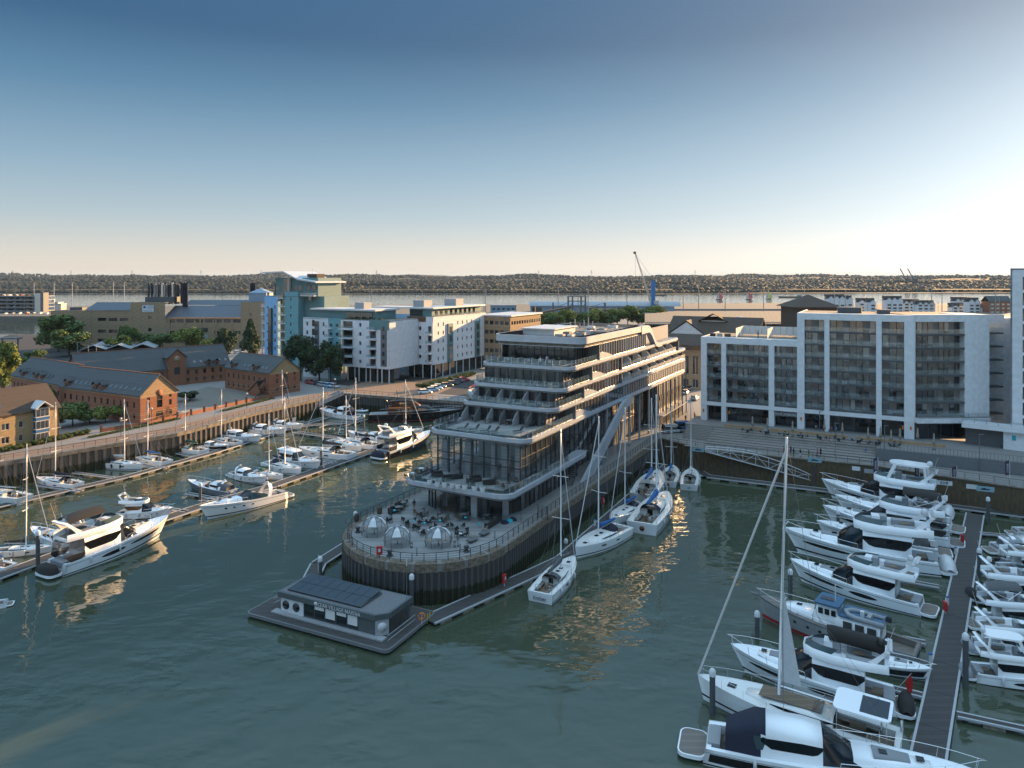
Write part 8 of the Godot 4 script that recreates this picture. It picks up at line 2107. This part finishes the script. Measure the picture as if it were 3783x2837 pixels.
	o=thing("harbour_crane","blue harbour crane with a long pale lattice jib","crane",V((2412 - CX)/F*690,690,QUAY))
	plain_box(o,"carriage","crane_blue",-4,8,6,0,3.0,3);plain_box(o,"tower","crane_blue",-1.6,3.6,3.6,3,31,1.8);plain_box(o,"cab","crane_pale",-4.2,3,2.6,12,15,1.3);plain_box(o,"counterweight","crane_pale",0.5,5,4,9,12,2)
	var tip:=Vector3(-17,57.5,0);var foot:=Vector3(-1.5,9,0)
	var lat:=[]
	for s in [[-1.0,-1.0],[1.0,-1.0],[1.0,1.0],[-1.0,1.0]]: lat.append([foot+Vector3(s[0]*0.9,0,s[1]*0.9),tip+Vector3(s[0]*0.35,0,s[1]*0.35)])
	for i in 22:
		var a:=foot.lerp(tip,i/22.0);var c:=foot.lerp(tip,(i+1)/22.0)
		var w:=lerpf(0.9,0.35,i/22.0)
		lat.append([a+Vector3(-w,0,w),c+Vector3(w,0,w)]);lat.append([a+Vector3(w,0,-w),c+Vector3(-w,0,-w)])
	put("lattice_jib",wires(lat,0.16),"crane_pale",o);put("cables",wires([[Vector3(1.6,30,0),tip],[Vector3(1.6,24,0),tip.lerp(foot,0.25)],[tip,tip+Vector3(0,-31,0)]],0.10),"wire",o)
	var hb:=Builder.new(true);hb.lathe([[0,1.4],[1.3,0.9],[1.6,0],[1.3,-0.9],[0,-1.4]],10);put("jib_head",hb.done(),"brick_red",o,tip+Vector3(-0.6,0.8,0));put("hook",loft([[-0.5,-1.5,0.5,0.4,0.2],[0.5,-1.5,0.5,0.4,0.2]]),"iron",o,tip+Vector3(0,-32,0))
	o=thing("parking_deck","wide flat-topped parking deck beyond the hotel street","car park",V(0,0,0))
	put("deck",prism(PackedVector2Array([Vector2(72,385),Vector2(165,385),Vector2(225,525),Vector2(98,525)]),13.2,14.0),"flat_roof",o)
	put("side_wall",prism(PackedVector2Array([Vector2(74,387),Vector2(163,387),Vector2(222,523),Vector2(100,523)]),4.8,9.0),"mid_grey",o);put("middle_deck",prism(PackedVector2Array([Vector2(72,384.5),Vector2(165,384.5),Vector2(166,388),Vector2(73,388)]),9.4,10.2),"pale_grey",o)
	for i in 12: rod(o,"column","mid_grey",Vector3(74+i*8,8.8,-385.6),Vector3(74+i*8,13.3,-385.6),0.35)
	bar(o,"guard_rail","pale_grey",Vector3(72,14.6,-385.2),Vector3(165,14.6,-385.2),0.15,0.5)
	o=thing("stair_tower","white parking stair tower with a blue P sign and lit glass","stair tower",V(107,372,QUAY));plain_box(o,"shaft","white",0,4.2,5,0,13.8);plain_box(o,"glass_lobby","pane_dim",4.2,8.5,5,6.5,11.5);plain_box(o,"roof","white",3.6,11,5.6,11.5,12.2,0.3);plain_box(o,"shaft","white",12.7,2.2,5,0,13.4);box(o,"sign","bay_blue",Vector3(2.2,11.2,0.05),Vector3(1.3,1.3,0.1));lettering(o,"lettering","P","white",Vector3(2.2,11.2,0.12),0,0.9)
	o=thing("brick_hall","tan brick hall with tall narrow windows at the end of the hotel street","hall",V(43.5,222,QUAY),GRID)
	facade(o,"brick_tan",Vector3.ZERO,0,16,12.0,grid_windows(5,1,1.2,2.9,4.6,1,1.8,5.6)+grid_windows(5,1,1.2,2.9,0.6,1,1.8,2.6),["pane_dark","pane_dim"],"white",0.3);plain_box(o,"upper_glass","pane_dim",0.5,15,8,12.0,13.6,-0.6);plain_box(o,"side_wall","brick_tan",0,0.3,20,0,12)
	put("roof",roof_mesh(18,14,13.6,2.6,true,0.8),"tile_brown",o,Vector3(-1,0,0.8))
	o=thing("gabled_pub","big brown hip-roofed building with a white gable and lettering behind the flats","pub",V(62,275,QUAY),GRID)
	plain_box(o,"wall","brick_red",0,30,20,0,9.4);plain_box(o,"upper_wall","dark_grey",0.2,29.6,19,9.4,12.0,-0.3);for i in 10: box(o,"window","pane_dim",Vector3(1.6+i*2.9,10.7,-0.22),Vector3(1.5,1.7,0.1))
	put("roof",roof_mesh(33,22,12.0,6.6,true,0.8),"tile_brown",o,Vector3(-1.5,0,1));var gb:=Builder.new();gb.tri(Vector3(-1,12.2,1.9),Vector3(13,12.2,1.9),Vector3(6,17.2,1.9));put("white_gable",gb.done(),"white",o);put("gable_roof",roof_mesh(15,9,12.2,5.4,false,0.3),"tile_brown",o,Vector3(-1.5,0,2.0))
	put("lantern_roof",roof_mesh(10,7,17.4,2.6,false,0.5),"tile_brown",o,Vector3(9,0,-7));plain_box(o,"lantern_wall","cream",9.4,9.2,6.4,15.5,17.4,-7.2);lettering(o,"lettering","HARBOUR HOUSE","white",Vector3(8,8.4,0.05),0,1.3)
	o=thing("brown_roof_pavilion","large brown pyramid roof rising behind the flats' roofline","pavilion",V(150,360,QUAY));var py:=Builder.new()
	for k in 4: py.tri(Vector3(cos(k*PI/2+PI/4)*17,19.5,sin(k*PI/2+PI/4)*17),Vector3(cos((k+1)*PI/2+PI/4)*17,19.5,sin((k+1)*PI/2+PI/4)*17),Vector3(0,25.5,0))
	put("roof",py.done(),"tile_brown",o);plain_box(o,"wall","tile_brown",-10,20,20,0,19.5,10)
	o=thing("blue_shed","pale blue corrugated shed with a yellow door and a black chimney","shed",V(-4,440,QUAY),8);plain_box(o,"wall","shed_blue",0,16,14,0,9.5);plain_box(o,"roof","shed_roof",-0.4,16.8,15,9.5,10.0,0.4);box(o,"door","yellow",Vector3(6,3.6,0.05),Vector3(5,5.6,0.1));rod(o,"chimney","iron",Vector3(18,0,-2),Vector3(18,16,-2),1.1)
	o=thing("dock_pier","long low pier on rows of piles with light between them","pier",V(250,735,0));plain_box(o,"deck","mid_grey",-110,240,10,4.6,6.4);plain_box(o,"pier_house","dark_grey",-116,8,8,0.5,11)
	for i in 46: box(o,"pile","iron",Vector3(-106+i*5.0,2.2,-0.6),Vector3(1.6,4.9,1.0))
	var k:=0
	for q in [[3060,1086,3],[3110,1090,2],[3175,1100,2],[3215,1100,1],[3275,1092,3],[3340,1104,3],[3390,1108,3],[3435,1108,1],[3530,1096,3],[3580,1098,2],[3520,1118,3],[3570,1120,3],[3625,1120,2]]:
		var at:=D(q[0],1140,700+(k % 3)*14);at.y=QUAY - 2
		o=thing("waterside_house","white gabled waterside house with a dark roof in the far marina","house",at,0,"white waterside houses beyond the flats")
		var top: float=EYE - (q[1] - HZ)/F*-at.z - at.y
		for g in q[2]:
			plain_box(o,"wall","flat_white",g*5.6,5.5,9,0,top - 4.5);put("gable_roof",roof_mesh(5.5,9,0,2.4,false,0.2),"slate",o,Vector3(g*5.6,top - 4.5,0))
			var tb:=Builder.new();tb.tri(Vector3(g*5.6,top - 4.5,0.02),Vector3(g*5.6+5.5,top - 4.5,0.02),Vector3(g*5.6+2.75,top - 2.1,0.02));put("gable",tb.done(),"flat_white",o)
			for f in 3: box(o,"window","pane_dim",Vector3(g*5.6+2.75,2.2+f*3.2,0.05),Vector3(3.4,1.7,0.08))
		plain_box(o,"main_roof","slate",0,q[2]*5.6,6,top - 3,top - 0.3,-3);k+=1
	o=thing("brick_house","red brick gabled house at the end of the far white ones","house",D(3655,1140,690)*Vector3(1,0,1)+Vector3(0,QUAY - 2,0));plain_box(o,"wall","brick_red",0,22,12,0,13);put("roof",roof_mesh(22,12,13,5,true,0.4),"slate",o)
	for i in 4:
		for f in 3: box(o,"window","cream",Vector3(3+i*5.2,2.5+f*3.8,0.05),Vector3(2.6,1.6,0.08))
	for i in 22:
		var m:=thing("distant_mast","bare mast of a boat in the far marina","mast",V(250+i*11.5+(i*7 % 5),668,0),0,"masts in the far marina");rod(m,"pole","pale_grey",Vector3(0,0.5,0),Vector3(0,14+(i*5) % 7,0),0.16);put("boat_hull",loft([[-4,-0.3,0.9,1.2,1.4],[2,-0.3,1.1,1.3,1.5],[5.5,0.0,1.3,0.2,0.25]]),"gelcoat",m)
	for q in [[126,1150,1041],[200,1148,1041],[267,1150,1042],[419,1150,1038],[459,1150,1042],[676,1128,1039],[936,1128,1046],[1253,1135,1051],[1372,1135,1060],[1560,1140,1068],[1788,1160,1052],[1794,1160,1060],[2062,1160,1056],[2136,1162,1084],[2173,1215,1060],[2316,1160,1055],[2460,1140,1085],[2483,1140,1090],[2524,1160,1080],[2581,1160,1040],[2679,1150,1053],[2821,1150,1053],[2972,1150,1046],[3082,1170,1030],[3123,1160,1048],[3442,1160,1046],[3480,1165,1060],[3677,1160,1045]]:
		lamp_mast(q[0],q[1],q[2],"pale_grey" if q[0]<1300 else "mid_grey")
	for q in [[140,1270],[190,1280],[217,1298],[250,1315],[286,1325],[326,1340],[356,1335]]: street_lamp("grey street lamp on the dock road verge",q[0],q[1],7.0)
	for q in [[912,1508],[1237,1448],[447,1612],[560,1570]]:
		var l:=thing("promenade_lamp","globe lamp on a dark post along the promenade","lamp post",G(q[0],q[1],QUAY),0,"globe lamps on the promenade");rod(l,"post","iron",Vector3.ZERO,Vector3(0,3.6,0),0.06);var gb2:=Builder.new(true);gb2.lathe([[0,0.26],[0.2,0.18],[0.26,0],[0.2,-0.18],[0,-0.26]],10);put("globe",gb2.done(),"white",l,Vector3(0,3.8,0))
	for q in [[3028,1635],[3085,1690],[3268,1702],[3618,1742]]:
		var l:=thing("quay_lamp","slim grey lamp post on the stone quay","lamp post",G(q[0],q[1],QUAY),0,"slim lamp posts on the quay");rod(l,"post","mid_grey",Vector3.ZERO,Vector3(0,6.5,0),0.07);box(l,"lamp_head","mid_grey",Vector3(0.3,6.5,0),Vector3(0.8,0.1,0.25))
	for q in [[2655,1107,"sail_red","small sailboat with a red spinnaker far out on the water"],[2765,1106,"sail_red","sailboat with a tall pink spinnaker far out on the water"],[2838,1105,"sail_yellow","sailboat with a yellow spinnaker far out on the water"]]:
		o=thing("distant_sailboat",q[3],"sailboat",G(q[0],q[1]));put("hull",loft([[-5,-0.2,0.9,1.0,1.2],[1,-0.2,1.1,1.3,1.5],[6,0.0,1.3,0.2,0.3]]),"hull_navy",o);rod(o,"mast","spar",Vector3(0,0.5,0),Vector3(0,15,0),0.12)
		var sb:=Builder.new(true);var rr:=[]
		for i in 6: var t:=i/5.0;rr.append([Vector3(0.3,1.5+t*13,0),Vector3(0.3+(1 - t)*3+sin(t*PI)*2.6,1.5+t*13,1.2),Vector3(0.5+(1 - t)*7.5+sin(t*PI)*1.5,2.5+t*12,0)])
		sb.rows(rr);put("spinnaker",sb.done(),q[2],o);var ms:=Builder.new();ms.tri(Vector3(-0.2,1.6,0),Vector3(-0.2,14,0),Vector3(-4.6,1.8,0.3));put("mainsail",ms.done(),"sail_white",o)
	o=thing("barge","long dark barge lying out on the water","barge",G(2935,1099));plain_box(o,"hull","mud",-28,56,9,-0.3,2.4);plain_box(o,"wheelhouse","pale_grey",8,6,6,2.4,5.6)
	for q in [[2430,1092,"long dark barge beyond the blue crane"]]: o=thing("barge",q[2],"barge",G(q[0],q[1]));plain_box(o,"hull","mud",-20,40,7,-0.3,2.0);plain_box(o,"cabin","pale_grey",10,4,5,2.0,4.5)
	o=thing("workboat","white workboat with a radar mast in the dock by the flats","workboat",G(1895,1180));put("hull",loft([[-9,-0.3,2.0,2.6,3.0],[4,-0.3,2.6,2.6,3.0],[10,0.2,3.2,0.3,0.5]]),"hull_navy",o);plain_box(o,"wheelhouse","cream",-3,6,4,2.2,6.5,2);rod(o,"mast","cream",Vector3(0,6,0),Vector3(0,11,0),0.25);plain_box(o,"wheelhouse_top","cream",-2,4,3,6.5,8.5,1.5)
	for q in [[3352,1078,1010],[3380,1076,1010]]:
		var at:=D(q[0],1072,2300);at.y=3
		o=thing("quay_crane","old grey luffing crane on the far shore","crane",at,0,"pair of cranes on the far shore")
		for s in [[-6,-6],[6,-6],[6,6],[-6,6]]: bar(o,"leg","dark_grey",Vector3(s[0]*1.4,0,s[1]),Vector3(s[0]*0.5,22,s[1]*0.5),1.4,1.4)
		plain_box(o,"cabin","dark_grey",-6,14,9,22,33,4.5);bar(o,"jib","dark_grey",Vector3(-4,30,0),Vector3(-24,66,0),2.2,2.2);bar(o,"mast","dark_grey",Vector3(2,33,0),Vector3(0,46,0),1.6,1.6)
func car_rows() -> void:
	var mm:=MultiMesh.new();mm.transform_format=MultiMesh.TRANSFORM_3D;mm.use_colors=true
	var b:=Builder.new(true)
	b=Builder.new()
	b.box(Vector3(0,0.65,0),Vector3(4.2,0.8,1.75));b.box(Vector3(-0.2,1.25,0),Vector3(2.4,0.5,1.5))
	mm.mesh=b.done()
	var spots:=[]
	var x1:=(128 - CX)/F*690.0
	for j in 5:
		for i in 26: spots.append([V(x1 - 3 - i*3.1,694+(i % 2)*6,QUAY+1.6+j*3.6),90.0])
	for i in 60: spots.append([V(-470+i*3.2,660+(i % 4)*5,QUAY),90.0+(i % 3)*4])
	for i in 180: spots.append([V(-330+(i % 45)*1.9,800+(i/45)*7,QUAY+3.0),90.0])
	for i in 90: spots.append([V(150+(i % 45)*2.6,540+(i/45)*8,QUAY),90.0])
	mm.instance_count=spots.size()
	for i in spots.size():
		mm.set_instance_transform(i,Transform3D(Basis(Vector3.UP,deg_to_rad(spots[i][1])),spots[i][0]))
		var v: float=[0.65,0.6,0.02,0.3,0.55,0.05,0.65,0.15][rng.randi() % 8]
		mm.set_instance_color(i,Color(v,v,v*1.02) if i % 9 else Color(0.3,0.03,0.03))
	var o:=MultiMeshInstance3D.new();o.name=numbered("far_vehicles");o.multimesh=mm;add_child(o)
	var m:=mat("far_paint",Color(1,1,1),0.3);m.vertex_color_use_as_albedo=true;o.material_override=m
	stuff(tag(o,"packed rows of new vehicles parked in the far docks","vehicles"))
	struct("export_deck",prism(PackedVector2Array([Vector2(-334,797),Vector2(-240,797),Vector2(-240,830),Vector2(-334,830)]),QUAY+2.4,QUAY+3.0),"mid_grey")
func make_far_shore() -> void:
	var n:=FastNoiseLite.new();n.seed=5;n.frequency=0.0011;n.fractal_octaves=4
	var n2:=FastNoiseLite.new();n2.seed=8;n2.frequency=0.004
	var b:=Builder.new(true)
	var ds:=[1735.0,1765.0,1850.0,2000.0,2250.0,2600.0,3000.0,3500.0,4100.0,4900.0,6000.0]
	var hb:=[0.4,1.6,2.5,4.0,7.0,13.0,19.0,25.0,32.0,40.0,44.0]
	var r:=[]
	for i in ds.size():
		var row:=[]
		for j in 71:
			var ang:=lerpf(-0.98,0.98,j/70.0)
			var d: float=ds[i]*(1.0+(0.05*n2.get_noise_2d(j*40.0,0) if i<3 else 0.0))+(240.0*smoothstep(0.25,0.65,ang) if i<9 else 0.0)
			var x:=tan(ang*0.85)*d
			row.append(V(x,d,maxf(0.3,hb[i]*(1.0+0.95*n.get_noise_2d(x*0.8,d*0.5))*(1.0 if i<3 else lerpf(1.12,0.9,smoothstep(-0.8,0.3,ang))))))
		r.append(row)
	b.rows(r)
	var land:=struct("far_hills",b.done(),"soil")
	for q in [[-1500,-900],[-860,-560],[-420,80],[160,420],[-1750,-1560],[700,900],[1100,1350]]:
		sheet("straw_field",[Vector2(q[0],1868),Vector2(q[1],1868),Vector2(q[1]*1.08,1990),Vector2(q[0]*1.08,1990)],7.6,"field")
	var ico:=crown_mesh("round",0,3400,0.085)
	var blob:=far_crown()
	var mm:=MultiMesh.new();mm.transform_format=MultiMesh.TRANSFORM_3D;mm.use_colors=true;mm.mesh=blob
	var ts:=[]
	for i in 48000:
		var ang:=rng.randf_range(-0.80,0.80)
		var t:=rng.randf()
		var d:=lerpf(1745.0,5200.0,pow(t,1.5))+240.0*smoothstep(0.25,0.65,ang/0.85)
		var x:=tan(ang)*d
		var dd:=d - 240.0*smoothstep(0.25,0.65,ang/0.85)
		if dd>1860 and dd<1990 and n2.get_noise_2d(x*0.7,4)>-0.3 and x<600: continue
		if dd>2100 and n2.get_noise_2d(x*0.5,d*0.5)>0.28: continue
		var k:=0
		while k<ds.size() - 2 and dd>ds[k+1]: k+=1
		var h:=lerpf(hb[k],hb[k+1],clampf((dd - ds[k])/(ds[k+1] - ds[k]),0,1))*(1.0+0.95*n.get_noise_2d(x*0.8,d*0.5))*lerpf(1.12,0.9,smoothstep(-0.8,0.3,ang/0.85))
		var s:=rng.randf_range(3.2,7.0)*(0.75 if dd<1860 else 1.0+d/9000.0)
		ts.append(Transform3D(Basis(Vector3.UP,rng.randf()*TAU)*Basis.from_scale(Vector3(s*rng.randf_range(0.9,1.5),s*rng.randf_range(0.7,1.15),s)),V(x,d,h+s*0.35)))
	mm.instance_count=ts.size()
	for i in ts.size():
		mm.set_instance_transform(i,ts[i])
		var v:=rng.randf_range(0.75,1.2)
		mm.set_instance_color(i,Color(v*rng.randf_range(0.85,1.25),v,v*0.9))
	var o:=MultiMeshInstance3D.new();o.name="far_woods";o.multimesh=mm;o.material_override=M["leaf_far"];add_child(o)
	stuff(tag(o,"dark wooded hills across the water under the haze","woods"))
	struct("mud_bank",prism(PackedVector2Array([Vector2(-1900,1700),Vector2(-600,1712),Vector2(300,1716),Vector2(1100,1790),Vector2(2300,1980),Vector2(2300,2060),Vector2(1100,1860),Vector2(300,1780),Vector2(-600,1780),Vector2(-1900,1780)]),-1,0.6),"mud")
	for q in [[46,1008],[262,1003],[488,1003],[742,1013],[965,1022],[1391,1016],[1990,1020],[2185,1021],[2568,1018]]:
		var at:=D(q[0],1026,4300);at.y=40
		var p:=thing("power_pylon","tiny power pylon on the far skyline","pylon",at,0,"pylons on the skyline");put("lattice",wires([[Vector3(-4,0,0),Vector3(0,46,0)],[Vector3(4,0,0),Vector3(0,46,0)],[Vector3(-8,30,0),Vector3(8,30,0)],[Vector3(-6,38,0),Vector3(6,38,0)]],0.55),"mid_grey",p)
func far_crown() -> ArrayMesh:
	var r:=RandomNumberGenerator.new();r.seed=3
	var b:=Builder.new(true)
	var rings:=[]
	for i in 6:
		var row:=[]
		var el:=-PI/2+PI*i/5.0
		for k in 8:
			var q:=cos(el)*r.randf_range(0.78,1.15)
			row.append(Vector3(cos(TAU*k/8)*q,sin(el)*r.randf_range(0.85,1.1),sin(TAU*k/8)*q))
		rings.append(row)
	b.rows(rings,true)
	return b.done()
func _ready() -> void:
	rng.seed=7
	make_view()
	make_materials()
	make_ground()
	make_far_shore()
	make_docks()
	make_institute()
	make_flats()
	make_brick_houses()
	make_quay_flats()
	make_hotel()
	make_marina()
	make_trees()
	make_cars()
	make_terrace()
	make_people()
